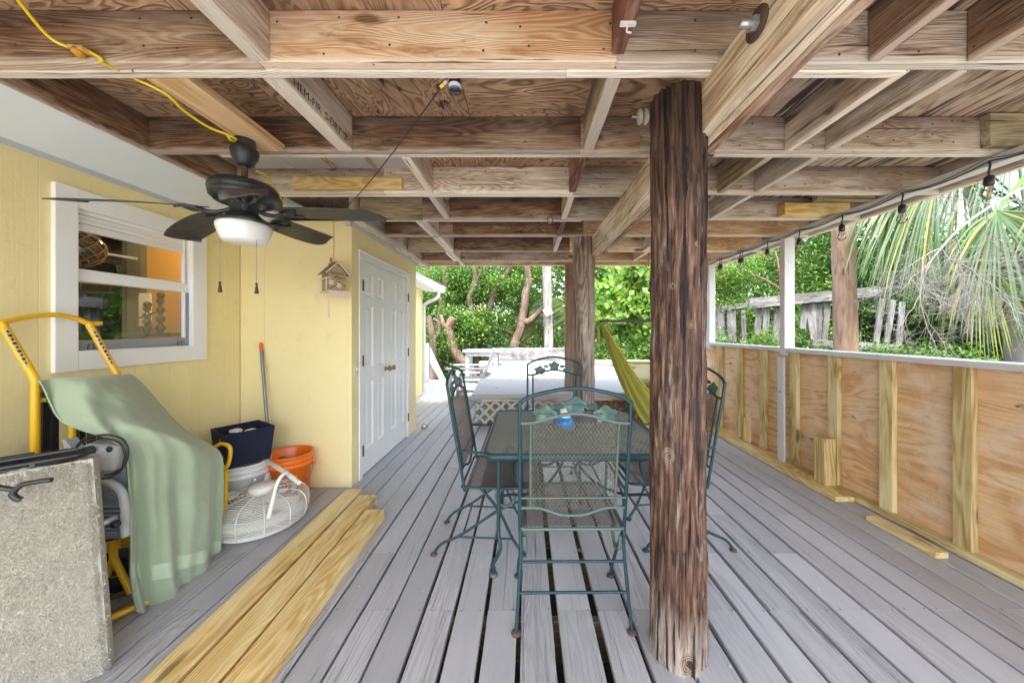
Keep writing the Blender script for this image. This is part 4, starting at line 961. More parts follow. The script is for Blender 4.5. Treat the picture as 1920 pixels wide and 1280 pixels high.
def blade(ang, r1, droop, pitch, lift=0):
    """a 15 cm wide blade with pointed tip"""
    r0 = .17; n = 14; rows = []
    ca, sa = math.cos(ang), math.sin(ang); t_, bt = [], []
    for i in range(n + 1):
        s_ = i / n; r = r0 + (r1 - r0) * s_
        wd = .062 + .018 * math.sin(s_ * PI * .8)
        for side in (0,): pass
        z = 1.948 - droop * s_ ** 2 + lift
        tip = max(0, (s_ - .86) / .14)
        a = []
        for k in range(7):
            v = (k / 6 - .5) * 2 * wd
            rr = r - tip * (abs(v - wd * .5) / wd) * .05
            zz = z + v * math.sin(pitch)
            a.append(Vector((FX + rr * ca - v * math.cos(pitch) * sa, FY + rr * sa + v * math.cos(pitch) * ca, zz)))
        rows.append(a)
    b = MB(); b.grid(rows); 
    rows2 = [[p - Vector((0, 0, .006)) for p in a] for a in rows]; b.grid([list(reversed(a)) for a in rows2])
    e = [a[0] for a in rows] + rows[-1][1:-1] + [a[-1] for a in reversed(rows)] + list(reversed(rows[0][1:-1])); m_ = len(e)
    b.add(e + [p - Vector((0, 0, .006)) for p in e], [(q, (q + 1) % m_, m_ + (q + 1) % m_, m_ + q) for q in range(m_)])
    bl_ = b.build('blade', M['blade'], fan, fix=False)
    br = MB(); P = lambda r, v, z: Vector((FX + r * ca - v * sa, FY + r * sa + v * ca, z))
    br.tube(spline([P(.05, 0, 1.952), P(.10, .0, 1.93), P(.15, 0, 1.925), P(.19, .0, 1.938), P(.24, 0, 1.94)], 4), [.011] * 17, 8)
    for v in (-.04, .04): br.tube(spline([P(.17, 0, 1.932), P(.22, v * .8, 1.936), P(.26, v, 1.938 + v * math.sin(pitch))], 4), .008, 6)
    br.build('blade_iron', M['fan_black'], bl_)
blade(R(199), .70, .03, R(-17)); blade(R(157), .66, .075, R(4)); blade(R(88), .69, -.02, R(-16)); blade(R(7), .69, .0, R(-2)); blade(R(-50), .60, .11, R(14), .01)
for (dx, dy, zb, col) in ((-.08, -.05, 1.525, 0), (.085, -.03, 1.52, 0)):
    b = MB(); zz = 1.88; pts = []
    while zz > zb + .07: pts.append((FX + dx, FY + dy, zz)); zz -= .05
    pts.append((FX + dx, FY + dy, zb + .06)); b.tube(pts, .0016, 5)
    ch = b.build('pull_chain', M['steel'], fan)
    b = MB(); b.lathe([(0, .056), (.005, .053), (.006, .046), (.003, .042), (.005, .036), (.009, .005), (.008, .0), (0, 0)], (FX + dx, FY + dy, zb), 12); b.build('pull_weight', M['black'], ch)

# ================================================================== CORDS, BULBS, WIRE
yc = MB(); yc.tube(spline([(-1.66, .93, 2.49), (-1.62, 1.02, 2.42), at(95, 72, 1.16), at(165, 96, 1.185)], 8), .0055, 8)
yc.tube(spline([at(165, 96, 1.183), at(190, 110, 1.18), Vector((-1.52, 1.19, 2.30)), at(250, 146, 1.275), at(310, 176, 1.34), at(345, 208, 1.42), at(390, 238, 1.52), at(425, 252, 1.58), at(444, 262, 1.62)], 8), .0055, 8)
tag(yc.build('extension_cord', M['cord_y']), 'yellow extension cord looping along the joists to the ceiling fan', 'cord')
b = MB(); b.tube(spline([at(425, 252, 1.585), at(432, 262, 1.6), at(440, 265, 1.63)], 6), .005, 6); b.tube(spline([at(480, 320, 1.8), at(505, 336, 1.85), at(535, 385, 2.1), at(548, 395, 2.3)], 6), .005, 6)
b.build('cord_tail', M['cord_y'], None); bpy.data.objects['cord_tail'].parent = bpy.data.objects['extension_cord']
pegs = thing('wooden_peg', 'pair of orange wooden pegs on the dark joist holding the yellow cord', 'peg', tuple(at(162, 100, 1.19)))
b = MB(); b.lathe([(0, 0), (.012, .004), (.016, .018), (.012, .032), (0, .036)], at(160, 106, 1.19), 14, Matrix.Rotation(R(90), 3, 'X')); b.build('peg_head', M['orange_wall'], pegs)
b = MB(); b.box(at(150, 94, 1.175), (.055, .03, .012), Matrix.Rotation(R(8), 3, 'Y')); b.build('peg_wedge', W['new'], pegs)
# black wire from the jar lamp to the bird house
w_ = MB(); A_ = at(836, 152, 1.30); B_ = at(619, 374, 2.95); B_.z = 2.30
mid = A_.lerp(B_, .5) - Vector((0, 0, .05)); w_.tube(spline([A_, A_.lerp(B_, .25) - Vector((0, 0, .035)), mid, A_.lerp(B_, .75) - Vector((0, 0, .035)), B_], 8), .0028, 6)
wo_ = tag(w_.build('wire', M['wire']), 'thin black wire slung from the jar lamp across the joists', 'wire')
b = MB(); b.box(at(703, 289, 2.02), (.014, .014, .01)); b.build('blue_tie', M['blue_label'], wo_)
lamp = thing('jar_lamp', 'amber glass bottle hanging by its neck under the front joist', 'bottle', tuple(at(853, 150, 1.3)))
Lc = at(853, 156, 1.31)
b = MB(); b.lathe([(0, .0), (.022, 0), (.0235, -.006), (.0235, -.05), (.022, -.056), (0, -.057)][::-1], Lc + Vector((0, 0, .02)), 20); b.build('bottle_body', M['jar_brown'], lamp)
b = MB(); b.lathe([(.0243, -.054), (.0243, -.03)], Lc + Vector((0, 0, .02)), 20); b.build('bottle_label', M['paper'], lamp)
b = MB(); b.tube([Lc + Vector((0, 0, .02)), Lc + Vector((0, 0, .05))], .012, 12); b.build('neck', M['galv'], lamp)
b = MB(); b.lathe([(.0246, -.054), (.0246, -.046)], Lc + Vector((0, 0, .02)), 20); b.build('label_stripe', M['blue_label'], lamp)
cn = MB(); cn.tube(spline([Lc + Vector((-.02, 0, .03)), Lc + Vector((-.05, .01, .01)), Lc + Vector((-.075, .01, -.005)), Lc + Vector((-.06, .0, -.02)), Lc + Vector((-.04, 0, .0))], 6), .003, 6)
cno = tag(cn.build('wire_loop', M['wire']), 'loop of dark wire with yellow and white connectors beside the jar lamp', 'wire')
for p, mt in (((-.045, -.005, -.008), 'paper'), ((-.058, -.004, -.02), 'cord_y'), ((-.052, .0, -.012), 'red')):
    b = MB(); b.lathe([(0, 0), (.006, 0), (.008, .018), (0, .02)], Lc + Vector(p), 10, Matrix.Rotation(R(50), 3, 'Y')); b.build('connector', M[mt], cno)
# ceramic insulators left of the front post
ins = thing('ceramic_insulator', 'grey ceramic insulator bolted to the dark joist beside the front post', 'insulator', tuple(at(1213, 222, 1.77)))
for k in (0, 1):
    b = MB(); b.lathe([(0, 0), (.016, 0), (.036, .004), (.038, .01), (.031, .018), (0, .02)], at(1196 + k * 11, 220, 1.70) , 20, Matrix.Rotation(R(80), 3, 'Y')); b.build('insulator_disc', M['ceramic'], ins)
b = MB(); b.tube([at(1185, 219, 1.72), at(1206, 220, 1.70)], .007, 8); b.build('bolt', M['galv'], ins)
# single bare socket further along
b = MB(); so = at(1031, 372, 2.85); b.lathe([(0, 0), (.02, -.004), (.026, -.02), (.02, -.05), (.0, -.055)][::-1], (so.x, so.y - .03, 2.3), 16); tag(b.build('socket', M['bulb']), 'clear bare bulb hanging under the third joist row', 'bulb')

# festoon lights along the white header
fest = MB(); hx = 2.575
hooks = [1.42, 1.836, 2.26, 2.69, 3.11, 3.52, 3.93, 3.97, 4.35, 4.385, 4.8]
pts = []
for a, b_ in zip(hooks, hooks[1:]):
    for q in range(6):
        t_ = q / 6; pts.append((hx, a + (b_ - a) * t_, 2.275 - .09 * (b_ - a) * 4 * t_ * (1 - t_) * (.8 if b_ - a > .2 else .3)))
pts.append((hx, 4.8, 2.275)); pts = [(hx, 0.9, 2.26)] + pts
fest.tube(pts, .004, 6); fest.tube([(hx - .006, p[1], p[2] + .012 + .006 * math.sin(i)) for i, p in enumerate(pts)], .0022, 5)
fo = tag(fest.build('light_string', M['wire']), 'black festoon cable draped along the white header beam', 'light string')
# ordinal place names count outwards from the camera along the header
bl_labels = ['filament bulb nearest the camera, in front of the palm fronds', 'second filament bulb from the camera, over the palm fronds', 'third filament bulb from the camera, in front of the tan pole', 'fourth filament bulb, just right of the white post', 'fifth filament bulb, just left of the white post', 'nearer of the middle pair of filament bulbs hung close together', 'farther of the middle pair of filament bulbs hung close together', 'nearer bulb of the last pair beside the front post', 'farther bulb of the last pair beside the front post']
proto = None
for i, (yy, lb) in enumerate(zip(hooks[1:-1], bl_labels)):
    if proto is None:
        t = thing('festoon_bulb', lb, 'light bulb', (hx, yy, 2.27), 'bulbs strung along the header')
        b = MB(); b.tube(spline([(hx, yy, 2.275), (hx + .006, yy, 2.25), (hx - .002, yy, 2.215), (hx, yy, 2.19)], 4), .0045, 6); b.build('lead', M['wire'], t)
        b = MB(); b.lathe([(0, 0), (.012, 0), (.019, -.008), (.021, -.03), (.0205, -.05), (.017, -.056), (0, -.056)][::-1], (hx, yy, 2.195), 16); b.build('socket', M['black'], t)
        b = MB(); b.lathe([(.0155, -.055), (.018, -.068), (.0265, -.088), (.028, -.103), (.022, -.122), (.009, -.131), (0, -.132)][::-1], (hx, yy, 2.195), 18); b.build('globe', M['bulb'], t)
        b = MB(); b.tube(spline([(hx - .007, yy, 2.13), (hx - .004, yy, 2.09), (hx + .004, yy, 2.09), (hx + .007, yy, 2.13)], 4), .0022, 5); b.build('filament', M['orange_wall'], t)
        proto = t
    else:
        c = copy_tree(proto); c.location = (hx, yy, 2.27); c['label'] = lb

# ================================================================== BIRD HOUSE
BY = 2.62; bc = at(626, 520, BY); bx, bz = bc.x, bc.z
bh = thing('birdhouse', "small tan wooden bird house with painted Nana's Place lettering, hung by wire", 'birdhouse', (bx, BY, bz - .1))
rotb = Matrix.Rotation(R(50), 3, 'Z')
def bp_(x, y, z): return Vector((bx, BY, bz)) + rotb @ Vector((x, y, z))
hw2, dp, hb, ht, hr = .062, .07, -.112, .03, .098      # half width, half depth, base, eave, ridge
b = MB(); b.prism([bp_(-hw2, -dp, hb), bp_(hw2, -dp, hb), bp_(hw2, -dp, ht), bp_(0, -dp, hr), bp_(-hw2, -dp, ht)], rotb @ Vector((0, 2 * dp, 0))); b.build('box', M['kraft'], bh)
for s_ in (-1, 1):
    for k in range(4):
        f0, f1 = k / 4, (k + 1) / 4 + .04
        p = lambda f, y, o: bp_(s_ * (f * (hw2 + .022)), y, hr + .012 - f * (hr - ht + .022) + o)
        b = MB(); y0_, y1_ = -dp - .012, dp + .012
        vs = [p(f0, y0_, .002 + .003), p(f1, y0_, .005), p(f1, y1_, .005), p(f0, y1_, .005), p(f0, y0_, -.001), p(f1, y0_, -.001), p(f1, y1_, -.001), p(f0, y1_, -.001)]
        b.add(vs, [(0, 1, 2, 3), (7, 6, 5, 4), (0, 4, 5, 1), (1, 5, 6, 2), (2, 6, 7, 3), (3, 7, 4, 0)]); b.build('roof_shingle', M['shingle'], bh)
    b = MB(); b.tube([bp_(0, -dp - .014, hr + .012), bp_(s_ * (hw2 + .024), -dp - .014, ht - .012)], .005, 4); b.build('barge_board', M['paper'], bh)
b = MB(); b.box(bp_(0, -.01, hb - .006), (.15, .19, .008), rotb); b.build('floor_board', M['shell'], bh)
b = MB(); b.box(bp_(0, 0, hr + .016), (.03, .17, .006), rotb); b.build('ridge_board', M['kraft'], bh)
for x, y in ((-hw2 - .016, -dp - .0), (-hw2 - .016, dp)):
    b = MB(); b.tube([bp_(x, y, hb), bp_(x, y, -.02)], .004, 6); b.build('porch_post', M['paper'], bh)
b = MB(); b.box(bp_(-hw2 - .008, 0, -.018), (.03, .17, .006), rotb); b.build('porch_roof', M['paper'], bh)
text('lettering', "Nana's", bp_(.0, -dp - .0015, .025), (R(90), 0, R(50)), .036, M['ink'], bh)
text('lettering', 'Place', bp_(.022, -dp - .0015, -.008), (R(90), 0, R(50)), .036, M['ink'], bh)
b = MB()
for i in range(16):
    f = i / 15; b.add([bp_(-.03 + .085 * f + .004 * math.sin(i * 2) + dx, -dp - .0015, .0 - .075 * f + .005 * math.cos(i * 2.2) + dz) for dx, dz in ((0, -.004), (.007, 0), (0, .004), (-.007, 0))], [(0, 1, 2, 3)])
for i in range(9):
    b.add([bp_(-.055 + .006 * i + dx, -dp - .0015, -.098 + .004 * i + dz) for dx, dz in ((0, -.004), (.006, 0), (0, .004), (-.006, 0))], [(0, 1, 2, 3)])
o_ = b.build('painted_vine', M['green_leafpaint'], bh); o_['kind'] = 'stuff'
b = MB()
for cx_, cz_ in ((.012, -.07), (-.045, -.05)):
    for k in range(4):
        a = k * PI / 2 + .6; b.prism([bp_(cx_ + .012 * math.cos(a) + .009 * math.cos(q), -dp - .003, cz_ + .012 * math.sin(a) + .009 * math.sin(q)) for q in [2 * PI * j / 8 for j in range(8)]], rotb @ Vector((0, .002, 0)))
o_ = b.build('shell_flower', M['shell'], bh); o_['kind'] = 'stuff'
b = MB(); rr = random.Random(3)
for i in range(26):
    x = -.07 + .14 * i / 25; L2 = .03 + .012 * math.sin(i * 1.3)
    for k in range(4): b.lathe([(0, -.005), (.0055, 0), (0, .005)], bp_(x + rr.uniform(-.002, .002), -dp - .03, hb - .014 - L2 * k / 3), 6)
for k in range(22): b.lathe([(0, -.006), (.0065, 0), (0, .006)], bp_(-.072 + rr.uniform(-.005, .005), -dp - .03, hb - .03 - k * .0085), 6)
o_ = b.build('bead_fringe', M['shell'], bh); o_['kind'] = 'stuff'
b = MB(); b.tube(spline([bp_(.0, 0, hr + .015), bp_(.002, 0, hr + .05), bp_(-.006, 0, hr + .07), bp_(.0, 0, hr + .1), (bx + .0, BY, 2.2), (bx, BY, 2.3)], 5), .002, 5); b.build('hanging_wire', M['rusty'], bh)
b = MB(); b.lathe([(0, 0), (.01, .004), (.008, .02), (.01, .03), (0, .04)], bp_(-.02, 0, hr + .018), 10); b.build('figure', M['block_red'] if 'block_red' in M else M['red'], bh)

# ================================================================== HAMMOCK CHAIR
hy_ = 4.15; hxc = (1216 - CX) * hy_ / F; zb_ = 1.45; half = .585
hm = thing('hammock_chair', 'olive green woven hammock chair hanging from a hook by its spreader bar', 'hammock', (hxc, hy_, 2.3))
b = MB(); b.tube(spline([(hxc, hy_, 2.305), (hxc, hy_, 2.27), (hxc + .018, hy_, 2.25), (hxc + .012, hy_, 2.228), (hxc - .008, hy_, 2.232)], 5), .005, 6)
for k in range(4):
    zz = 2.222 - k * .024; M_ = Matrix.Rotation(R(90 * (k % 2)), 3, 'Z')
    b.tube([Vector((hxc, hy_, zz)) + M_ @ Vector((.009 * math.cos(a), 0, .016 * math.sin(a))) for a in [2 * PI * q / 12 for q in range(12)]], .003, 6, closed=True)
b.build('chain_hook', M['steel'], hm)
ap = Vector((hxc, hy_, 2.10))
b = MB(); b.tube(spline([ap, ap + Vector((-.03, 0, .02)), ap + Vector((-.028, 0, .055)), ap + Vector((0, 0, .075)), ap + Vector((.028, 0, .055)), ap + Vector((.03, 0, .02)), ap], 5), .009, 8)
for s_ in (-1, 1): b.tube([ap, (hxc + s_ * half, hy_, zb_ + .01)], .009, 8)
b.build('suspension_rope', M['rope'], hm)
b = MB(); b.tube([(hxc - half - .02, hy_, zb_), (hxc + half + .02, hy_, zb_)], .017, 12); b.build('spreader_bar', M['jar_brown'], hm)
for s_ in (-1, 1):
    b = MB(); b.lathe([(0, 0), (.02, 0), (.022, .02), (0, .024)], (hxc + s_ * (half + .012), hy_, zb_ - .01), 12); b.build('end_cap', M['black'], hm)
    b = MB(); tx_ = hxc + s_ * (half + .045); b.tube([(hxc + s_ * half, hy_, zb_ - .02), (tx_, hy_, zb_ - .05), (tx_, hy_, zb_ - .07)], .004, 6); b.lathe([(.004, -.07), (.014, -.09), (.012, -.1), (.026, -.27), (0, -.272)], (tx_, hy_, zb_), 12); b.build('tassel', M['rope'], hm)
def hsurf(u, v):
    """u -1..1 along the bar, v 0 back edge .. 1 front edge"""
    d = .52 + .80 * math.sin(min(1, v / .62) * PI / 2) - .45 * max(0, v - .62) / .38
    yy = .22 - .5 * v
    sag = 1 - abs(u) ** (3.6 - 2.1 * min(1, v / .5))
    wv = .018 * math.sin(v * 40 + u * 3) * (1 if v > .55 else .3)
    return Vector((hxc + half * u * (1 - .10 * sag * v), hy_ + yy * sag ** .7 + wv * sag, zb_ - .02 - d * sag))
net = MB(); NU, NV = 46, 165
for k in range(NV + 1):
    v = k / NV
    net.tube([hsurf(-1 + 2 * i / NU, v) for i in range(NU + 1)], .0058 if .012 < v < .988 else .014, 4)
for k in range(1, 96):
    u = -1 + 2 * k / 96; net.tube([hsurf(u + .012 * (-1) ** j, j / NV) for j in range(NV + 1)], .0034, 3)
o_ = net.build('netting', M['rope'], hm, fix=False); o_['kind'] = 'stuff'
# ================================================================== LUMBER ON THE DECK
def lumber(xr, yfar, label, w=.130, shift=-.055, z=(0.003, .04), grp='new planks stacked along the left of the deck', seed=0, mat='new', ynear=.35):
    L_ = yfar - ynear; ang = math.atan2(-shift, L_ - .1)
    o = board('plank', xr - w + shift / 2 * (L_ / 1.2) * .0 + shift / 2, xr + shift / 2, ynear, yfar, z[0], z[1], W[mat], None, ch=.004, jit=.0015, tilt=(0, 0, ang))
    return tag(o, label, 'plank', grp)
lumber(-.935, 2.33, 'right hand new yellow plank, lower one of the double stack', z=(.003, .0395))
lumber(-.938, 2.325, 'right hand new yellow plank, lying on top of its twin', z=(.041, .078))
lumber(-1.082, 2.53, 'middle new yellow plank beneath the knotty one', z=(.003, .0395))
lumber(-1.084, 2.53, 'middle new yellow plank with large knots, on top', z=(.041, .078))
lumber(-1.232, 2.62, 'left hand new yellow plank at the bottom of its stack', z=(.003, .0395))
lumber(-1.235, 2.62, 'left hand new yellow plank nearest the yellow wall, on top', z=(.041, .078))
# odd pieces by the half wall
tag(board('loose_plank', 2.415, 2.562, 2.57, 4.85, .003, .041, W['new'], None, jit=.003), 'long new plank lying flat in front of the bottom plate', 'plank')
tag(board('loose_board', 2.395, 2.475, 1.935, 2.32, .003, .038, W['new'], None, jit=.002, tilt=(0, 0, R(1))), 'short yellow board lying loose on the deck by the half wall', 'board')
o = at(1535, 858, 2.93)
ob = tag(board('timber_offcut', 2.49, 2.585, 2.75, 2.86, .043, .43, W['stud'], None, ch=.005, axis=2), 'short thick square block standing on end on the bottom plate', 'timber block')
pb = tag(beam_between('white_board', (2.535, 3.27, .045), (2.578, 3.335, 1.06), .085, .018, M['rail_white'], None, roll=R(90)), 'narrow white board leaning upright against the fifth stud', 'board')
kb_ = MB(); kb_.lathe([(0, 0), (.008, .002), (.009, .004), (0, .005)], (2.552, 3.31, .72), 12, Matrix.Rotation(R(-90), 3, 'Y')); kb_.build('knot', M['rusty'], pb)
for i, (y, h_) in enumerate(((3.83, .36), (3.79, .34), (3.87, .31))):
    tag(board('slat_offcut', 2.575 - i * .004, 2.592 - i * .004, y, y + .032, .043, h_, W['new'], None, axis=2, n=2), ['tallest', 'nearest', 'farthest'][i] + ' of three thin offcut slats propped by the fourth stud', 'slat')
st_ = MB(); st_.prism([(2.46, 2.5685, .012), (2.5, 2.5685, .034), (2.51, 2.5685, .012)], (0, .001, 0)); st_.build('paper_tag', M['paper'], bpy.data.objects['loose_plank'])

# ================================================================== YELLOW STAND, SAW AND TOWEL
XA = -2.20
stand = thing('saw_stand', 'yellow tubular wheeled stand with arched handle, leaning by the house wall', 'saw stand', (XA, 1.65, 0))
Hl, Hr = atx(2, 604, -2.32), atx(166, 606, -2.32)
b = MB(); b.tube(spline([atx(-60, 612, -2.33), Hl, atx(50, 594, -2.33), atx(100, 590, -2.33), atx(140, 596, -2.33), Hr, atx(190, 606, -2.32)], 6), .0125, 12); arch = b.build('handle_arch', M['yellow_tube'], stand)
b = MB(); b.tube([atx(189, 606, -2.32), atx(204, 606, -2.32)], .0165, 14); b.build('grip', M['rubber'], arch)
for i, (a_, c_, d_, e_) in enumerate(((Hl + Vector((0, .0, 0)), atx(64, 708, XA), atx(66, 730, XA), None), (Hr, atx(222, 706, XA), atx(228, 725, XA), None))):
    pts = [a_, a_.lerp(c_, .5), c_, d_, Vector((XA, d_.y, .95)), Vector((XA, d_.y, .5)), Vector((XA + .02, d_.y, .12))]
    b = MB(); b.tube(spline(pts, 4), .0145, 12); rl = b.build('upright', M['yellow_tube'], stand)
    b = MB(); p0 = a_.lerp(c_, .12); p1_ = a_.lerp(c_, .82); n_ = Vector((.013, -.006, .004))
    dirv = (p1_ - p0).normalized(); sd_ = Vector((0, 1, 0)) * .0085
    b.add([p0 + n_ - sd_, p0 + n_ + sd_, p1_ + n_ + sd_, p1_ + n_ - sd_], [(0, 1, 2, 3)]); b.build('sticker', M['paper'], rl)
    dz_ = dirv
    for k in range(9):
        f = .06 + k * .1; c0_ = p0.lerp(p1_, f) + n_ * 1.08; c1_ = p0.lerp(p1_, f + .06) + n_ * 1.08
        q = MB(); w0 = sd_ * (.75 if k % 2 else .5); q.add([c0_ - w0, c0_ + w0 * .9, c1_ + w0 * .6, c1_ - w0], [(0, 1, 2, 3)]); q.build('sticker_letter', M['ink'], rl)
yl, yr_ = atx(66, 730, XA).y, atx(228, 725, XA).y
for z, x in ((1.02, XA), (.62, XA), (.28, XA + .02)):
    b = MB(); b.tube([(x, yl, z), (x, yr_, z)], .011, 10); b.build('cross_tube', M['yellow_tube'], stand)
b = MB(); b.tube([(XA + .015, yl + .11, 1.0), (XA + .015, yl + .11, .3)], .0125, 10); b.build('inner_tube', M['yellow_tube'], stand)
for dy in (.035, .065, .16, .2, .24):
    b = MB(); b.box((XA - .01, yl + dy, .68), (.02, .022, .76)); b.build('black_rail', M['black'], stand)
# lower frame, wheels, foot bars
b = MB(); b.tube(spline([(-2.0, 1.60, .50), (-2.02, 1.62, .33), (-2.03, 1.63, .22)], 4), .016, 10); b.build('leg_tube', M['yellow_tube'], stand)
b = MB(); b.tube([(-2.03, 1.63, .22), (-2.10, 1.66, .11)], .014, 10); b.tube([(-2.03, 1.63, .22), (-1.93, 1.62, .05)], .014, 10); b.build('fork', M['yellow_tube'], stand)
b = MB(); b.tube([(-2.08, 1.52, .42), (-1.95, 1.66, .42)], .014, 10); b.build('cross_tube', M['yellow_tube'], stand)
b = MB(); b.box((-2.0, 1.59, .345), (.2, .03, .028), Matrix.Rotation(R(-12), 3, 'Y')); b.build('latch_bar', M['black'], stand)
for (wx, wy) in ((-2.10, 1.70), (-2.02, 1.36)):
    MW = Matrix.Rotation(R(28), 3, 'Z') @ Matrix.Rotation(R(90), 3, 'X')
    b = MB(); b.lathe([(.062, -.028), (.09, -.03), (.102, -.018), (.105, 0), (.102, .018), (.09, .03), (.062, .028)], (wx, wy, .106), 32, MW); wl = b.build('wheel', M['rubber'], stand)
    b = MB(); b.lathe([(0, -.012), (.018, -.03), (.024, -.02), (.05, -.014), (.061, -.026), (.063, 0), (.061, .026), (.05, .014), (.024, .02), (.018, .03), (0, .012)], (wx, wy, .106), 28, MW); b.build('rim', M['cord_y'], wl)
b = MB(); b.tube(spline([(-1.98, 1.42, .018), (-1.92, 1.50, .018), (-1.86, 1.58, .018), (-1.80, 1.68, .018)], 4), .015, 10); b.build('foot_bar', M['yellow_tube'], stand)
b = MB(); b.tube([(-2.12, 1.55, .04), (-1.88, 1.68, .04)], .012, 8); b.build('axle', M['rusty'], stand)
# yellow saw handle poking out beyond the towel
hd_ = thing('hand_saw', 'yellow D shaped saw handle sticking out behind the green towel', 'saw', tuple(at(412, 855, 2.1)))
b = MB(); b.tube(spline([at(402, 838, 2.1), at(414, 832, 2.1), at(429, 836, 2.1), at(432, 850, 2.1), at(427, 872, 2.1), at(419, 878, 2.1)], 5), .011, 10); b.tube(spline([at(402, 838, 2.1), at(408, 856, 2.1), at(419, 878, 2.1)], 4), .012, 10); b.build('grip_loop', M['yellow_tube'], hd_)
b = MB(); b.tube([at(416, 856, 2.085), at(419, 868, 2.085)], .009, 10); b.build('trigger', M['black'], hd_)
b = MB(); b.tube([at(424, 880, 2.12), at(422, 960, 2.12)], .012, 10); b.build('tool_body', M['yellow_tube'], hd_)
# --- saw
sawo = thing('mitre_saw', 'grey metal mitre saw strapped upright on the yellow stand', 'saw', (-1.98, 1.56, .5))
def rbox(c, d, r, mat, name, parent, rot=None, seg=3):
    b = bmesh.new(); bmesh.ops.create_cube(b, size=1)
    for v in b.verts: v.co = Vector((v.co.x * d[0], v.co.y * d[1], v.co.z * d[2]))
    bmesh.ops.bevel(b, geom=list(b.edges), offset=r, segments=seg, affect='EDGES', profile=.5)
    me = bpy.data.meshes.new(name); 
    if rot is not None:
        for v in b.verts: v.co = rot @ v.co
    b.to_mesh(me); b.free(); me.materials.append(mat)
    for p in me.polygons: p.use_smooth = True
    me.set_sharp_from_angle(angle=R(40))
    return link(name, me, parent, c)
rot_ = Matrix.Rotation(R(20), 3, 'Z') @ Matrix.Rotation(R(8), 3, 'Y')
mc = at(206, 853, 1.50)
mh = rbox(mc, (.105, .10, .115), .018, M['grey_cast'], 'motor_housing', sawo, rot_)
rbox(at(182, 848, 1.49), (.05, .09, .10), .014, M['grey_cast'], 'gear_case', sawo, rot_)
b = MB(); b.lathe([(.0, 0), (.012, 0), (.014, .006), (0, .009)], at(207, 841, 1.435), 7, Matrix.Rotation(R(90), 3, 'X')); b.build('knob', M['rubber'], sawo)
b = MB(); b.prism([at(116, 825, 1.47), at(122, 824, 1.47), at(132, 838, 1.47), at(146, 846, 1.47), at(150, 856, 1.47), at(118, 856, 1.47), at(122, 842, 1.47)], (0, .04, 0)); b.build('saw_grip', M['grey_cast'], sawo)
b = MB(); b.lathe([(0, -.03), (.022, -.028), (.026, 0), (.022, .03), (0, .032)], at(152, 852, 1.48), 18, Matrix.Rotation(R(90), 3, 'Y')); b.build('blower', M['steel'], sawo)
b = MB(); b.lathe([(0, 0), (.11, 0), (.112, .012), (.10, .03), (0, .032)], at(212, 900, 1.56), 36, Matrix.Rotation(R(90), 3, 'X')); b.build('blade_guard', M['grey_blue'], sawo)
b = MB(); b.tube(spline([at(196, 900, 1.5), at(214, 908, 1.49), at(228, 922, 1.49), at(234, 950, 1.49), at(234, 985, 1.5), at(236, 1005, 1.5)], 5), [.016] * 26, 10); b.build('arm', M['grey_cast'], sawo)
for k in range(7):
    rbox(at(206, 940 + k * 8, 1.53), (.13 - .004 * k, .10, .012), .004, M['grey_blue'], 'cooling_fin', sawo, rot_, 2)
rbox(at(208, 968, 1.56), (.14, .07, .18), .01, M['grey_blue'], 'saw_base', sawo, rot_)
b = MB(); b.lathe([(.010, 0), (.014, 0), (.014, .05), (.010, .05)], at(216, 970, 1.46), 16, Matrix.Rotation(R(90), 3, 'X')); b.build('pivot_tube', M['galv'], sawo)
b = MB(); b.lathe([(0, 0), (.016, 0), (.018, .01), (.012, .02), (0, .022)], at(221, 980, 1.455), 9, Matrix.Rotation(R(90), 3, 'X')); b.build('lock_knob', M['rubber'], sawo)
for dz, rr_, ox in ((0, 1.0, 0), (.016, .93, .012)):
    b = MB(); P = lambda x, y: at(x, y, 1.43) + Vector((ox, 0, dz))
    b.tube(spline([P(140, 842), P(152, 830), P(172, 824), P(200, 822), P(224, 830), P(234, 848), P(233, 866), P(224, 884), P(206, 894), P(192, 897)], 6), .0042, 8); b.build('power_cord', M['rubber'], sawo)
b = MB(); b.tube(spline([at(140, 862, 1.43), at(150, 845, 1.425), at(170, 838, 1.425), at(176, 842, 1.44)], 6), .007, 8); b.build('power_cord', M['rubber'], sawo)

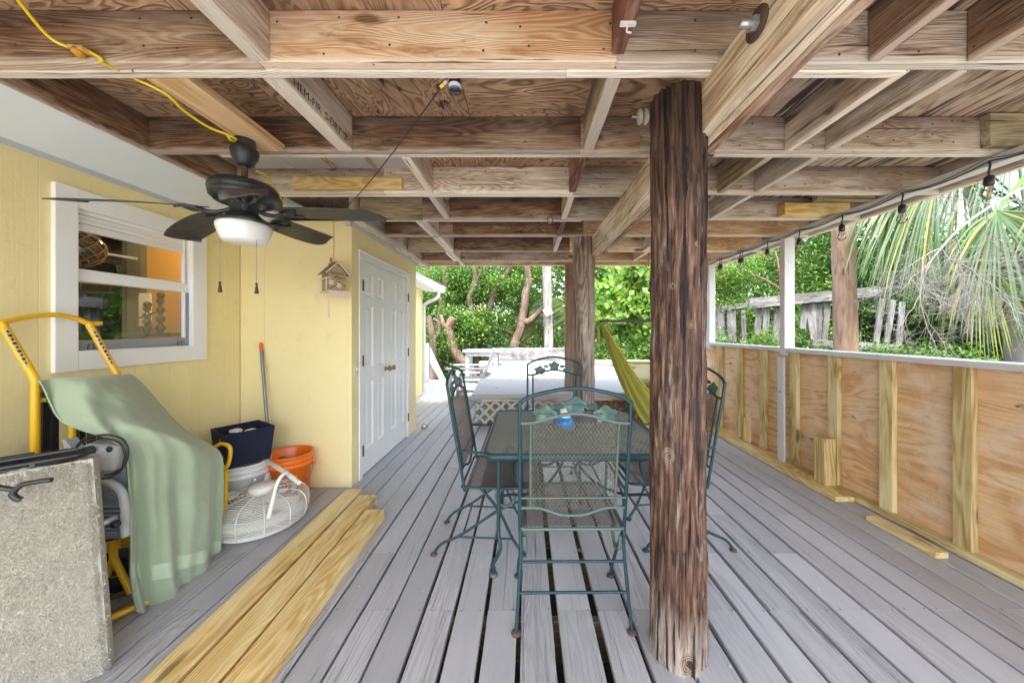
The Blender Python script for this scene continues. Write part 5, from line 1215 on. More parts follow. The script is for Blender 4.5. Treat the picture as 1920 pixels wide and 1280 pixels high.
# --- towel: rows from the handle down to the floor, each row given at five places across
def tw():
    rows = [
        [atx(64, 742, -2.235), atx(100, 726, -2.17), atx(150, 712, -2.14), atx(200, 712, -2.16), atx(243, 712, -2.24)],
        [atx(70, 716, -2.19), atx(112, 706, -2.13), atx(160, 706, -2.10), atx(205, 705, -2.12), atx(240, 702, -2.19)],
        [atx(92, 752, -2.10), atx(128, 726, -2.05), atx(175, 722, -2.00), atx(225, 724, -2.02), atx(268, 726, -2.12)],
        [atx(118, 784, -2.00), atx(155, 760, -1.96), atx(200, 752, -1.93), atx(250, 752, -1.93), atx(305, 762, -2.06)],
        [atx(160, 806, -1.92), atx(195, 792, -1.88), atx(240, 785, -1.84), atx(300, 790, -1.85), atx(352, 806, -1.95)],
        [atx(203, 824, -1.87), atx(230, 815, -1.82), atx(280, 806, -1.76), atx(345, 822, -1.76), atx(398, 836, -1.87)],
        [atx(232, 850, -1.835), atx(258, 850, -1.80), atx(310, 845, -1.75), atx(372, 850, -1.75), atx(414, 858, -1.83)],
        [atx(238, 900, -1.83), atx(265, 900, -1.80), atx(315, 898, -1.76), atx(376, 895, -1.76), atx(419, 895, -1.83)],
        [atx(240, 960, -1.83), atx(268, 965, -1.80), atx(318, 960, -1.77), atx(376, 950, -1.77), atx(419, 940, -1.82)],
        [atx(242, 1030, -1.825), atx(272, 1040, -1.80), atx(322, 1030, -1.775), atx(374, 1015, -1.78), atx(417, 1000, -1.83)],
        [atx(244, 1085, -1.82), atx(276, 1095, -1.80), atx(326, 1080, -1.78), atx(372, 1060, -1.79), atx(414, 1040, -1.83)],
        [atx(256, 1143, -1.82), atx(286, 1143, -1.80), atx(332, 1120, -1.79), atx(372, 1098, -1.795), atx(404, 1074, -1.83)]]
    cols = [spline([r[j] for r in rows], 9) for j in range(5)]
    G = []
    for i in range(len(cols[0])):
        row = spline([c[i] for c in cols], 18); G.append(row)
    h = len(G); w = len(G[0])
    for i in range(h):
        s_ = i / (h - 1)
        for j in range(w):
            t_ = j / (w - 1)
            a = min(1, max(0, (s_ - .42) / .3))
            f = (.024 * math.sin(t_ * 17 + 1.2 + .8 * math.sin(s_ * 4)) + .010 * math.sin(t_ * 37 + s_ * 3) + .010 * math.sin(t_ * 9 + 3)) * a
            f += (1 - a) * .028 * math.sin(t_ * 7 + s_ * 16 + 2 * math.sin(t_ * 4)) * (1 if s_ > .05 else .2)
            f += .007 * noise.noise(G[i][j] * 9) + .004 * noise.noise(G[i][j] * 26)
            G[i][j] = G[i][j] + Vector((.9, -.42, .25 * (1 - a))) * f
    return G
G = tw()
tl = thing('towel', 'sage green bath towel draped over the saw and stand', 'towel', tuple(G[60][50]))
b = MB(); nb = int(len(G) * .845), int(len(G) * .895)
b.grid(G[:nb[0] + 1]); b.grid(G[nb[1]:]); 
b.tube(G[-1], .0045, 5); b.tube([r[0] for r in G], .0035, 5); b.tube([r[-1] for r in G], .0035, 5)
back = [[p - Vector((.007, .003, 0)) for p in r] for r in G]; b.grid([list(reversed(r)) for r in back])
b.build('terry_cloth', M['towel'], tl, fix=False)
b = MB(); b.grid([[p - Vector((.0025, .001, 0)) for p in r] for r in G[nb[0]:nb[1] + 1]]); b.build('woven_band', M['band'], tl, fix=False)
# short tail folded over the right upright
b = MB(); rows = []
for i in range(14):
    s_ = i / 13; rows.append([atx(205 + 48 * j / 9 + 12 * s_, 704 + 6 * math.sin(j / 9 * PI) * -1 + s_ * 34 + j * .8, -2.185 + .05 * math.sin(s_ * PI) + .012 * math.sin(j * 1.4)) for j in range(10)])
b.grid(rows); b.build('folded_corner', M['towel'], tl, fix=False)

# ================================================================== CARPET COVERED PANEL WITH FOLDED BLACK LEGS
cp = thing('carpet_panel', 'plush beige carpet covered panel standing on edge, lower left corner', 'carpet', (-1.8, 1.15, 0))
A0 = Vector((-1.635, 1.30, 0.0)); A1 = Vector((-1.70, 1.30, .835)); B0 = Vector((-2.42, .62, 0.0)); B1 = Vector((-2.46, .62, .81))
nrm = (B0 - A0).cross(A1 - A0).normalized()
if nrm.y > 0: nrm = -nrm
nu, nv = 260, 190; P_ = []
for j in range(nv + 1):
    v = j / nv; row = []
    for i in range(nu + 1):
        u = i / nu; p = A0.lerp(B0, u).lerp(A1.lerp(B1, u), v)
        e = max(0, min(1, v / .03, (1 - v) / .035, u / .02)); e = e * (2 - e)
        bow = .010 * math.sin((v * 8.5 + u * 1.6 + .6 * noise.noise(p * 3)) * 4.2) * .5 + .008 * noise.noise(p * 6)
        tuft = .003 * noise.noise(p * 105) + .004 * noise.noise(p * 52) + .003 * noise.noise(p * 24)
        row.append(p + nrm * (.026 * e - .012 + bow + tuft) + (A0 - B0).normalized() * (.009 * noise.noise(p * 60) * max(0, 1 - u * 60)) + Vector((0, 0, .010 * noise.noise(p * 50))) * max(0, (v - .96) / .04))
    P_.append(row)
b = MB(); b.grid(P_); b.build('carpet_face', M['carpet'], cp, fix=False)
PA = np.array([[tuple(p) for p in r] for r in P_]); nrc = np.random.default_rng(3); NP = 150000
ui = nrc.random(NP) ** 1.0 * (nu * .62 - 1); vi = nrc.random(NP) * (nv - 1)
i0c = ui.astype(int); j0c = vi.astype(int); fu = (ui - i0c)[:, None]; fv = (vi - j0c)[:, None]
C0 = PA[j0c, i0c] * (1 - fu) * (1 - fv) + PA[j0c, i0c + 1] * fu * (1 - fv) + PA[j0c + 1, i0c] * (1 - fu) * fv + PA[j0c + 1, i0c + 1] * fu * fv
nC = np.array(nrm)[None, :] + nrc.normal(0, .32, (NP, 3)); e_ = vi / nv; nC[:, 2] += np.clip((e_ - .96) / .04, 0, 1) * 1.2 - .25
edge_ = np.clip(1 - ui / 3.0, 0, 1)[:, None]; nC += np.array((A0 - B0).normalized())[None, :] * edge_ * 1.5
nC /= np.linalg.norm(nC, axis=1)[:, None]
ln_ = nrc.uniform(.003, .007, NP)[:, None]; sdv = np.cross(nC, nrc.normal(size=(NP, 3))); sdv /= np.linalg.norm(sdv, axis=1)[:, None]
Vv = np.stack([C0 - sdv * .0013, C0 + nC * ln_ - sdv * .0005, C0 + nC * ln_ + sdv * .0005, C0 + sdv * .0013], 1).reshape(-1, 3)
mp = bpy.data.meshes.new('carpet_pile'); mp.from_pydata(Vv.tolist(), [], (np.arange(NP)[:, None] * 4 + np.arange(4)).tolist()); mp.materials.append(M['pile'])
o_ = link('carpet_pile', mp, cp); o_['kind'] = 'stuff'
b = MB(); th = -nrm * .07
b.add([A0, B0, B1, A1, A0 + th, B0 + th, B1 + th, A1 + th], [(0, 1, 2, 3), (7, 6, 5, 4), (0, 4, 5, 1), (1, 5, 6, 2), (2, 6, 7, 3), (3, 7, 4, 0)]); b.build('panel_core', M['carpet'], cp)
rk = thing('folded_rack', 'folded black metal rack lying on top of the carpet panel', 'metal rack', tuple(A1.lerp(B1, .3) + Vector((0, 0, .02))))
for k, (dy, dz, ln, rr_) in enumerate(((.012, .02, .98, .010), (.035, .022, .99, .009), (.058, .026, 1.0, .010), (.02, .043, .8, .008), (.05, .046, .72, .008), (.075, .04, .66, .009))):
    p = A1 + (-nrm) * dy + Vector((0, 0, dz)); q = p.lerp(B1 + (-nrm) * dy + Vector((0, 0, dz)), ln)
    p = p.lerp(q, [0.02, .0, .04, .05, .2, .28][k]) 
    b = MB(); b.tube([p, q], rr_, 4 if k < 3 else 8); b.build('rack_bar', M['black'], rk)
b = MB(); c_ = A1.lerp(B1, .3) - nrm * .0 + Vector((0, 0, .03)); b.tube(spline([at(178, 842, 1.32), at(150, 856, 1.28), at(110, 866, 1.22), at(60, 872, 1.14)], 5), .008, 8); b.build('rack_bar', M['black'], rk)
hk = MB(); f_ = lambda x, y: at(x, y, 1.13 + (x / 1920) * .9 - .012)
hk.tube(spline([f_(-6, 912), f_(10, 915), f_(28, 917), f_(42, 908), f_(62, 904), f_(80, 901), f_(97, 899)], 6), .0085, 8)
hk.tube(spline([f_(30, 916), f_(24, 926), f_(30, 933), f_(39, 936)], 6), .0095, 8)
tag(hk.build('bent_hook', M['black']), 'black bent metal hook lying across the carpet face', 'hook')

# ================================================================== BUCKETS, BROOM, FAN BOX
def bucket(name, label, x, y, mat, r0, r1, h, handle_a, handle_drop, tilt=0):
    t = thing(name, label, 'bucket', (x, y, 0), 'plastic buckets by the closet corner')
    b = MB(); b.lathe([(0, .004), (r0 - .004, .004), (r0, .012), (r0 + (r1 - r0) * .75, h * .76), (r1 + .006, h * .765), (r1 + .006, h * .775), (r1 - .001, h * .782), (r1, h * .86), (r1 + .007, h * .865), (r1 + .007, h * .875), (r1, h * .88), (r1 + .002, h * .95), (r1 + .009, h * .96), (r1 + .009, h), (r1 - .001, h + .001), (r1 - .006, h * .97), (r0 - .003, .02), (0, .02)], (x, y, 0), 44)
    b.build('bucket_body', mat, t)
    a = handle_a; e0 = Vector((x + (r1 + .01) * math.cos(a), y + (r1 + .01) * math.sin(a), h * .70)); e1 = Vector((x - (r1 + .01) * math.cos(a), y - (r1 + .01) * math.sin(a), h * .70))
    nrm_ = Vector((math.sin(a), -math.cos(a), 0)); 
    if nrm_.y > 0: nrm_ = -nrm_
    pts = [e0.lerp(e1, .5) + (e0 - e1) * .5 * math.cos(q) + nrm_ * (r1 + .012) * math.sin(q) - Vector((0, 0, handle_drop * math.sin(q))) for q in [PI * k / 16 for k in range(17)]]
    b = MB(); b.tube(pts, .0025, 6); b.build('handle', M['steel'], t)
    for e in (e0, e1):
        b = MB(); b.lathe([(0, 0), (.014, 0), (.012, .01), (0, .012)], e, 12, Matrix.Rotation(R(90), 3, 'X')); b.build('handle_lug', mat, t)
    return t
bo_x, bo_y = -1.865, 2.625
bko = bucket('bucket', 'orange plastic bucket with a torn label in the closet corner', bo_x, bo_y, M['bucket_orange'], .125, .148, .37, R(25), .17)
bw_x, bw_y = -2.085, 2.46
bkw = bucket('bucket', 'white plastic bucket under the navy fabric box', bw_x, bw_y, M['bucket_white'], .13, .15, .37, R(150), .16)
def curved_label(parent, cx, cy, r, a0, a1, z0, z1, mat, name='label', n=10, off=.0018, slope=.0):
    b = MB(); g_ = [[Vector((cx + (r + off + slope * (z - .0)) * math.cos(a0 + (a1 - a0) * i / n), cy + (r + off + slope * z) * math.sin(a0 + (a1 - a0) * i / n), z)) for i in range(n + 1)] for z in (z0, z1)]
    b.grid(g_); return b.build(name, mat, parent, fix=False)
sl = (.148 - .125) * .75 / (.37 * .76)
lab = curved_label(bko, bo_x, bo_y, .125, R(-105), R(-38), .07, .225, M['grey_label'], slope=sl)
curved_label(bko, bo_x, bo_y, .125, R(-84), R(-55), .125, .215, M['bucket_orange'], 'label_patch', off=.003, slope=sl)
curved_label(bko, bo_x, bo_y, .125, R(-78), R(-58), .075, .118, M['orange_tip'], 'label_patch', off=.003, slope=sl)
curved_label(bko, bo_x, bo_y, .125, R(-104), R(-90), .085, .14, M['blue_label'], 'label_patch', off=.003, slope=sl)
curved_label(bko, bo_x, bo_y, .125, R(-52), R(-40), .10, .21, M['paper'], 'label_patch', off=.003, slope=sl)
def tang_text(parent, s, cx, cy, r, a, z, size, mat, spin=0):
    e = Matrix.Rotation(a + PI / 2, 4, 'Z') @ Matrix.Rotation(R(90), 4, 'X') @ Matrix.Rotation(spin, 4, 'Z')
    return text('lettering', s, (cx + r * math.cos(a), cy + r * math.sin(a), z), e.to_euler(), size, mat, parent)
for k, wd in enumerate(('THE', 'HOME', 'DEPOT')):
    tang_text(bko, wd, bo_x, bo_y, .1425, R(-73 + k * 5), .180 - k * .017, .024, M['paper'], R(35))
lb2 = curved_label(bkw, bw_x, bw_y, .13, R(-48), R(-34), .09, .17, M['cream'], 'label', off=.0018, slope=sl)
# navy fabric box on the white bucket
fb = thing('fabric_box', 'navy blue fabric storage box resting on the white bucket', 'storage box', (bw_x, bw_y - .02, .375))
MR = Matrix.Rotation(R(-32), 3, 'Z')
def q_(x, y, z): return Vector((bw_x - .005, bw_y - .01, .375)) + MR @ Vector((x, y, z))
b = MB(); s0_, s1_, hh = .125, .145, .245
o0 = [q_(x * s0_, y * s0_, .002) for x, y in ((-1, -1), (1, -1), (1, 1), (-1, 1))]; o1_ = [q_(x * s1_, y * s1_, hh - .02 * (x * y > 0) * 0) for x, y in ((-1, -1), (1, -1), (1, 1), (-1, 1))]
i1_ = [q_(x * (s1_ - .008), y * (s1_ - .008), hh) for x, y in ((-1, -1), (1, -1), (1, 1), (-1, 1))]; i0_ = [q_(x * (s0_ - .008), y * (s0_ - .008), .012) for x, y in ((-1, -1), (1, -1), (1, 1), (-1, 1))]
b.add(o0 + o1_ + i1_ + i0_, [(0, 3, 2, 1)] + [(k * 4 + j, k * 4 + (j + 1) % 4, (k + 1) * 4 + (j + 1) % 4, (k + 1) * 4 + j) for k in range(3) for j in range(4)] + [(12, 13, 14, 15)]); b.build('box_shell', M['navy'], fb)
b = MB(); gc = q_(.05, -s0_ * 1.13 - .002, .19); b.tube([gc + MR @ Vector((.012 * math.cos(a), -.002, .012 * math.sin(a))) for a in [2 * PI * k / 18 for k in range(18)]], .0035, 6, closed=True); b.build('eyelet', M['brass'], fb)
for k, (dx, dy) in enumerate(((-.045, -.03), (.05, .03))):
    b = MB(); b.grid([[q_(dx + .05 * math.cos(2 * PI * j / 14) * math.cos(v), dy + .04 * math.sin(2 * PI * j / 14) * math.cos(v), .215 + .018 * math.sin(v) + .006 * noise.noise(Vector((j, v * 3, k)))) for j in range(14)] for v in [PI / 2 * q / 5 for q in range(6)]], closed_u=True)
    tag(b.build('white_cloth', M['paper']), ['crumpled white cloth, the left of two in the navy box', 'crumpled white cloth, the right of two in the navy box'][k], 'cloth')
# broom: steel pole with red tip and orange head, leaning on the closet
pt, pb_ = at(490, 655, 2.775), Vector((-2.005, 2.62, .10))
br = thing('broom', 'push broom with scuffed grey handle and red tip leaning on the yellow wall', 'broom', tuple(pb_))
b = MB(); b.tube([pb_, pt], .0125, 12); b.build('handle', M['steel'], br)
b = MB(); d_ = (pt - pb_).normalized(); b.tube([pt - d_ * .005, pt + d_ * .03, pt + d_ * .055, pt + d_ * .062], [.0135, .014, .010, .003], 12); b.build('tip', M['orange_tip'], br)
MB_ = Matrix.Rotation(R(14), 3, 'Z')
b = MB(); b.box(pb_ + Vector((.03, -.03, -.02)), (.30, .05, .018), MB_); hd2 = b.build('head', M['orange_tip'], br)
b = MB(); b.tube(spline([pb_ + Vector((-.03, -.04, -.015)), pb_ + Vector((-.028, -.04, .045)), pb_ + Vector((.03, -.04, .045)), pb_ + Vector((.035, -.04, -.015))], 4), .007, 6); b.build('bracket', M['orange_tip'], br)
b = MB()
for i in range(60):
    for j in range(3): p = pb_ + Vector((.03, -.03, -.03)) + MB_ @ Vector((-.145 + .29 * i / 59, -.018 + .018 * j, 0)); b.tube([p, p + Vector((.004 * math.sin(i), .004 * math.cos(i * 2), -.065))], .0035, 3, caps=False)
o_ = b.build('bristles', M['rubber'], br); o_['kind'] = 'stuff'
# white bottle with blue label
bt = thing('detergent_bottle', 'white bottle with black bar and blue label between the buckets', 'bottle', (-1.975, 2.50, 0))
b = MB(); b.lathe([(0, 0), (.05, 0), (.055, .01), (.055, .2), (.045, .25), (.022, .275), (.02, .30), (0, .30)], (-1.975, 2.50, 0), 28); b.build('bottle_body', M['bucket_white'], bt)
curved_label(bt, -1.975, 2.50, .055, R(-115), R(-30), .09, .15, M['blue_label'])
curved_label(bt, -1.975, 2.50, .055, R(-108), R(-98), .17, .205, M['ink'], 'label_bar'); curved_label(bt, -1.975, 2.50, .055, R(-75), R(-38), .175, .2, M['ink'], 'label_bar')
tang_text(bt, 'POOL', -1.975, 2.50, .0575, R(-56), .187, .02, M['paper']) if False else None
b = MB(); b.box((-1.925, 2.62, .17), (.04, .03, .33)); tag(b.build('brown_stake', W['debris']), 'brown wooden stake between the white bottle and orange bucket', 'stake')
# round cage fan lying on its back
fcx, fcy = -1.83, 2.295; fr = .275
cf = thing('floor_fan', 'cream wire cage fan lying face down on the deck beside the towel', 'fan', (fcx, fcy, 0))
def fp(r, a, z): return Vector((fcx + r * math.cos(a), fcy + r * math.sin(a), z))
prof_ = [(.06, .225), (.15, .222), (.22, .21), (.255, .185), (.272, .15), (.277, .12), (.275, .09), (.27, .05), (.255, .022), (.2, .012), (.1, .008)]
b = MB()
def prof_at(t):
    f = t * (len(prof_) - 1); i = min(int(f), len(prof_) - 2); f -= i
    return (prof_[i][0] * (1 - f) + prof_[i + 1][0] * f, prof_[i][1] * (1 - f) + prof_[i + 1][1] * f)
for k in range(36):
    r_, z_ = prof_at(k / 37 * .93); b.tube([fp(r_, 2 * PI * q / 44, z_) for q in range(44)], .0030, 4, closed=True)
o_ = b.build('cage_rings', M['cream'], cf); o_['kind'] = 'stuff'
for k in range(12):
    a = 2 * PI * k / 12 + .2; b = MB(); b.tube(spline([fp(r_ + .002, a, z_) for r_, z_ in prof_], 3), .0032, 5); b.build('cage_rib', M['cream'], cf)
b = MB(); b.lathe([(0, .225), (.07, .225), (.075, .245), (.073, .262), (.06, .272), (0, .275)], (fcx + .01, fcy - .01, 0), 30); b.build('motor_cover', M['cream'], cf)
b = MB(); b.lathe([(.02, .225), (.028, .23), (.03, .236), (0, .238)], (fcx + .135, fcy + .02, -.015), 20); b.build('speed_knob', M['bucket_white'], cf)
b = MB(); b.lathe([(.0, .07), (.05, .08), (.05, .12), (.0, .13)], (fcx, fcy, 0), 16); hub = b.build('hub', M['steel'], cf)
for k in range(4):
    a = k * PI / 2; q = MB(); q.grid([[fp(.05 + .17 * i / 6, a + w_ * .5 * (1 - .2 * i / 6), .09 + w_ * .06) for w_ in (0, .33, .66, 1)] for i in range(7)]); q.build('fan_blade', M['cream'], hub, fix=False)
b = MB()
for k in range(7): b.tube([fp(.175, R(215), .21) - fp(0, 0, 0) + fp(0, 0, 0) * 0 + Vector((fcx * 0, 0, 0)) + Vector(((.018 + .0055 * k) * math.cos(q), (.018 + .0055 * k) * math.sin(q), .004 * (k % 3))) for q in [2 * PI * j / 20 for j in range(20)]] if False else [Vector((fcx - .145 + (.016 + .0065 * k) * math.cos(q), fcy - .10 + (.016 + .0065 * k) * math.sin(q), .232 + .004 * (k % 3))) for q in [2 * PI * j / 20 for j in range(20)]], .0035, 5, closed=True)
o_ = b.build('coiled_cord', M['cream'], cf)
s1 = fp(fr + .01, R(-62), .085); s2_ = fp(fr + .01, R(118), .085)
b = MB(); b.tube(spline([at(504, 968, 2.07), at(512, 935, 2.07), at(520, 905, 2.1), at(530, 890, 2.13), at(538, 886, 2.16)], 6), [.011 + .004 * max(0, 1 - i / 8) for i in range(25)], 8); b.build('yoke_arm', M['cream'], cf)
b = MB(); b.tube(spline([at(470, 915, 2.5), at(478, 885, 2.5), at(488, 866, 2.48), at(502, 864, 2.45)], 6), .012, 8); b.build('yoke_arm', M['cream'], cf)
b = MB(); b.tube([at(500, 864, 2.45), at(538, 887, 2.2), at(561, 905, 2.12)], .0135, 10); b.build('foot_tube', M['cream'], cf)

# ================================================================== RAISED WHITE PLATFORM BEYOND THE ROOF
PZ = .46
pf = thing('raised_platform', 'low white coated platform with lattice skirt beyond the patio table', 'platform', (1.0, 7, 0))
P0, P1, P2, P3 = Vector((-.73, 4.50, PZ)), Vector((3.3, 4.72, PZ)), Vector((3.6, 9.7, PZ)), Vector((-1.06, 9.7, PZ))
rows = []
for i in range(61):
    f = i / 60; row = []
    for j in range(61):
        g_ = j / 60; p = P0.lerp(P3, f).lerp(P1.lerp(P2, f), g_); row.append(p + Vector((0, 0, .012 * noise.noise(p * .9) + .004 * noise.noise(p * 5))))
    rows.append(row)
b = MB(); b.grid(rows)
edge = rows[0] + [r[-1] for r in rows[1:]] + list(reversed(rows[-1][:-1])) + [r[0] for r in reversed(rows[1:-1])]
lo = [Vector((p.x, p.y, PZ - .06)) for p in edge]; ne = len(edge); b.add(edge + lo, [(q, (q + 1) % ne, ne + (q + 1) % ne, ne + q) for q in range(ne)]); b.build('platform_top', M['platform'], pf)
board('fascia', -.70, 3.28, 4.60, 4.63, PZ - .10, PZ - .062, W['debris'], pf, tilt=(0, 0, math.atan2(.22, 4.03)))
def lat(a, b_, h, mat, parent, pitch=.105, w=.036, nrm=Vector((0, -1, 0))):
    d = (b_ - a); L_ = d.length; d.normalize()
    for sgn in (1, -1):
        c = -h
        while c < L_ + h:
            pts = []
            # v = sgn*(u - c)
            u0, u1 = (c, c + h) if sgn > 0 else (c - h + h, c + h)
            p0 = (c, 0 if sgn > 0 else h); p1_ = (c + h, h if sgn > 0 else 0)
            (ua, va), (ub, vb) = p0, p1_
            if ua < 0: t_ = -ua / (ub - ua); va = va + (vb - va) * t_; ua = 0
            if ub > L_: t_ = (L_ - ua) / (ub - ua); vb = va + (vb - va) * t_; ub = L_
            if ub - ua > .02: beam_between('lattice_slat', a + d * ua + Vector((0, 0, va)) + nrm * (.004 * sgn), a + d * ub + Vector((0, 0, vb)) + nrm * (.004 * sgn), w, .007, mat, parent, ch=.001, jit=0, n=1, roll=R(90))
            c += pitch * 1.414
la, lb_ = Vector((-.68, 4.57, .02)), Vector((1.0, 4.66, .02))
lat(la, lb_, PZ - .10, M['lattice'], pf); lat(Vector((1.02, 4.66, .02)), Vector((2.6, 4.75, .02)), PZ - .10, M['lattice_brown'], pf)
lat(Vector((-.69, 4.58, .02)), Vector((-1.0, 9.4, .02)), PZ - .10, M['lattice'], pf, .16, nrm=Vector((-1, 0, 0)))
b = MB(); b.box((.95, 4.85, .2), (3.2, .02, .34)); b.build('ochre_backing', M['yellow_back'], pf)
rd2 = random.Random(5)
deb = [((925, 684), .3, .12, .10, 'paper', 'white wooden block on the platform'), ]
c_ = at(918, 682, 8.3); c_.z = PZ + .05
tag(board('white_block', c_.x - .18, c_.x + .1, 7.7, 7.95, PZ + .012, PZ + .13, M['platform'], None), 'white painted block lying near the far left corner of the platform', 'block')
for i, (x, y, L_, an, lb) in enumerate(((-.55, 7.75, .3, 20, 'broken brown scrap beside the white block'), (-.75, 6.4, .4, 75, 'thin dark stick lying on the platform left side'), (1.7, 8.6, 1.5, -52, 'long brown plank end lying on the platform behind the hammock'), (2.1, 8.0, 1.2, -48, 'shorter brown plank beside the long one on the platform'), (2.0, 7.3, .7, -10, 'thin dark stick lying on the platform behind the hammock'), (1.75, 8.9, .8, 15, 'dark twig pile edge at the back of the platform'))):
    c = Vector((x, y, PZ + .03)); dv = Vector((math.cos(R(an)), math.sin(R(an)), 0)) * L_ / 2
    tag(beam_between('scrap_wood', c - dv, c + dv, .12 if i in (2, 3) else .03, .04 if i in (2, 3) else .02, W['debris'], None, jit=.006), lb, 'scrap wood')
ll = MB()
for i in range(420):
    x = rd2.uniform(-.95, 3.2); y = rd2.choice([rd2.uniform(4.9, 9.6), rd2.uniform(8.2, 9.6)]); a = rd2.uniform(0, 6.3); s_ = rd2.uniform(.01, .035)
    ll.add([(x + s_ * math.cos(a + q), y + s_ * .5 * math.sin(a + q), PZ + .016 + .004 * (q > 2)) for q in (0, 1.5, 3.1, 4.6)], [(0, 1, 2, 3)])
tag(ll.build('leaf_litter', W['debris']), 'scattered dry leaves and grit on the white platform', 'leaf litter', kind='stuff')
# weathered blue grey beam lying at the back
tag(beam_between('driftwood_beam', (-.95, 9.55, PZ + .17), (1.2, 9.6, PZ + .17), .3, .36, W['grey_fence'], None, ch=.02, jit=.03), 'weathered blue grey timber lying along the back of the platform', 'timber')
# small things on the far deck
b = MB(); b.lathe([(0, 0), (.045, 0), (.05, .02), (.04, .05), (.02, .07), (0, .075)], (-1.38, 4.53, 0), 12); tag(b.build('small_stone', M['galv']), 'small grey stone by the foot of the closet corner', 'stone')
# white chair facing left
wc = thing('garden_chair', 'white slatted wooden garden armchair on the far deck', 'chair', (-1.05, 6.4, 0))
cx0, cx1, cy0, cy1 = -1.40, -.75, 6.0, 6.62; sz = .40
for k in range(7): board('seat_slat', cx0, cx1, cy0 + k * .09, cy0 + k * .09 + .078, sz - .02, sz, M['chair_white'], wc, n=1, axis=0)
for (x, y) in ((cx0 + .04, cy0 - .03), (cx0 + .04, cy1 + .04), (cx1 - .04, cy0 - .03), (cx1 - .04, cy1 + .04)): board('leg', x - .03, x + .03, y - .02, y + .02, 0, .62, M['chair_white'], wc, n=1)
for y in (cy0 - .03, cy1 + .04):
    board('arm', cx0 - .04, cx1 + .05, y - .05, y + .05, .62, .645, M['chair_white'], wc, n=1); board('side_rail', cx0, cx1, y - .015, y + .015, .46, .50, M['chair_white'], wc, n=1)
    board('side_rail', cx0, cx1, y - .015, y + .015, .08, .13, M['chair_white'], wc, n=1)
board('apron', cx0 - .02, cx0 + .0, cy0, cy1, .28, .375, M['chair_white'], wc, n=1)
for k in range(6): beam_between('back_slat', (cx1 - .06, cy0 + .05 + k * .105, sz), (cx1 + .14, cy0 + .05 + k * .105, sz + .52 + .05 * math.sin(k / 5 * PI)), .09, .018, M['chair_white'], wc, n=1, roll=0)
# white tall stand behind
ts = thing('white_stand', 'tall white wooden stand with flat top behind the garden chair', 'stand', (-.95, 8.3, 0))
for (x, y) in ((-1.40, 8.0), (-.72, 8.0), (-1.40, 8.5), (-.72, 8.5)): board('leg', x - .045, x + .045, y - .03, y + .03, 0, .80, M['chair_white'], ts, n=1)
board('stand_top', -1.5, -.55, 7.9, 8.6, .80, .84, M['chair_white'], ts, n=1); board('apron', -1.40, -.70, 7.95, 7.97, .70, .8, M['chair_white'], ts, n=1)
# white rail panel by the wing
wpn = thing('garden_screen', 'white boarded panel with sloping brace at the end of the deck', 'panel', (-2.7, 8.5, 0))
for k in range(2): board('panel_board', -2.78 + k * .17, -2.615 + k * .17, 8.4, 8.43, .02, 1.0, M['chair_white'], wpn, n=1, axis=2)
board('panel_cap', -2.80, -2.43, 8.385, 8.398, .02, .10, M['chair_white'], wpn, n=1)
b = MB(); b.prism([(-2.43, 8.42, .9), (-2.0, 8.42, .0), (-2.15, 8.42, .0), (-2.43, 8.42, .5)], (0, .03, 0)); b.build('brace', M['lattice'], wpn)
b = MB(); b.box((-2.70, 8.38, .86), (.09, .03, .14)); b.build('outlet_box', M['bucket_white'], wpn)
# ================================================================== FENCE AND POLES OUTSIDE
FYY = 8.2
fe = thing('broken_fence', 'weathered grey picket fence panel leaning and breaking up behind the pole', 'fence', tuple(at(1540, 640, FYY)))
def fpt(x, y, d=0): return at(x, y, FYY + d)
beam_between('fence_rail', fpt(1404, 566), fpt(1648, 543), .10, .16, W['grey_fence'], fe, jit=.006, ch=.008)
beam_between('fence_rail', fpt(1404, 574, -.06), fpt(1648, 551, -.06), .03, .11, W['grey_fence'], fe, jit=.006)
beam_between('fence_rail', fpt(1522, 642), fpt(1692, 653), .05, .17, W['grey_fence'], fe, jit=.006, ch=.006)
sl_ = [(1424, 574, 1418, 640), (1438, 573, 1434, 640), (1458, 572, 1452, 640), (1468, 571, 1462, 640), (1510, 566, 1504, 610), (1513, 568, 1526, 636), (1522, 566, 1528, 638), (1535, 565, 1534, 636), (1552, 563, 1546, 634), (1606, 559, 1597, 604), (1655, 560, 1640, 648), (1674, 562, 1660, 650), (1692, 566, 1684, 652), (1612, 660, 1622, 690)]
for i, (x0, y0, x1, y1) in enumerate(sl_):
    beam_between('picket', fpt(x0, y0, .05), fpt(x1, y1 + 6, .05), .15, .03, W['grey_fence'], fe, jit=.006, ch=.004)
fe2 = thing('old_fence', 'older low grey picket fence half hidden in leaves left of the broken one', 'fence', tuple(at(1370, 640, 9.0)))
for i, x in enumerate((1344, 1352, 1366, 1374, 1392)): beam_between('picket', at(x, 575, 9), at(x + 2, 640, 9), .13 + .05 * (i == 0), .05, W['grey_fence'], fe2, jit=.008)
beam_between('fence_rail', at(1352, 578, 8.95), at(1402, 572, 8.95), .04, .13, W['grey_fence'], fe2, jit=.005)
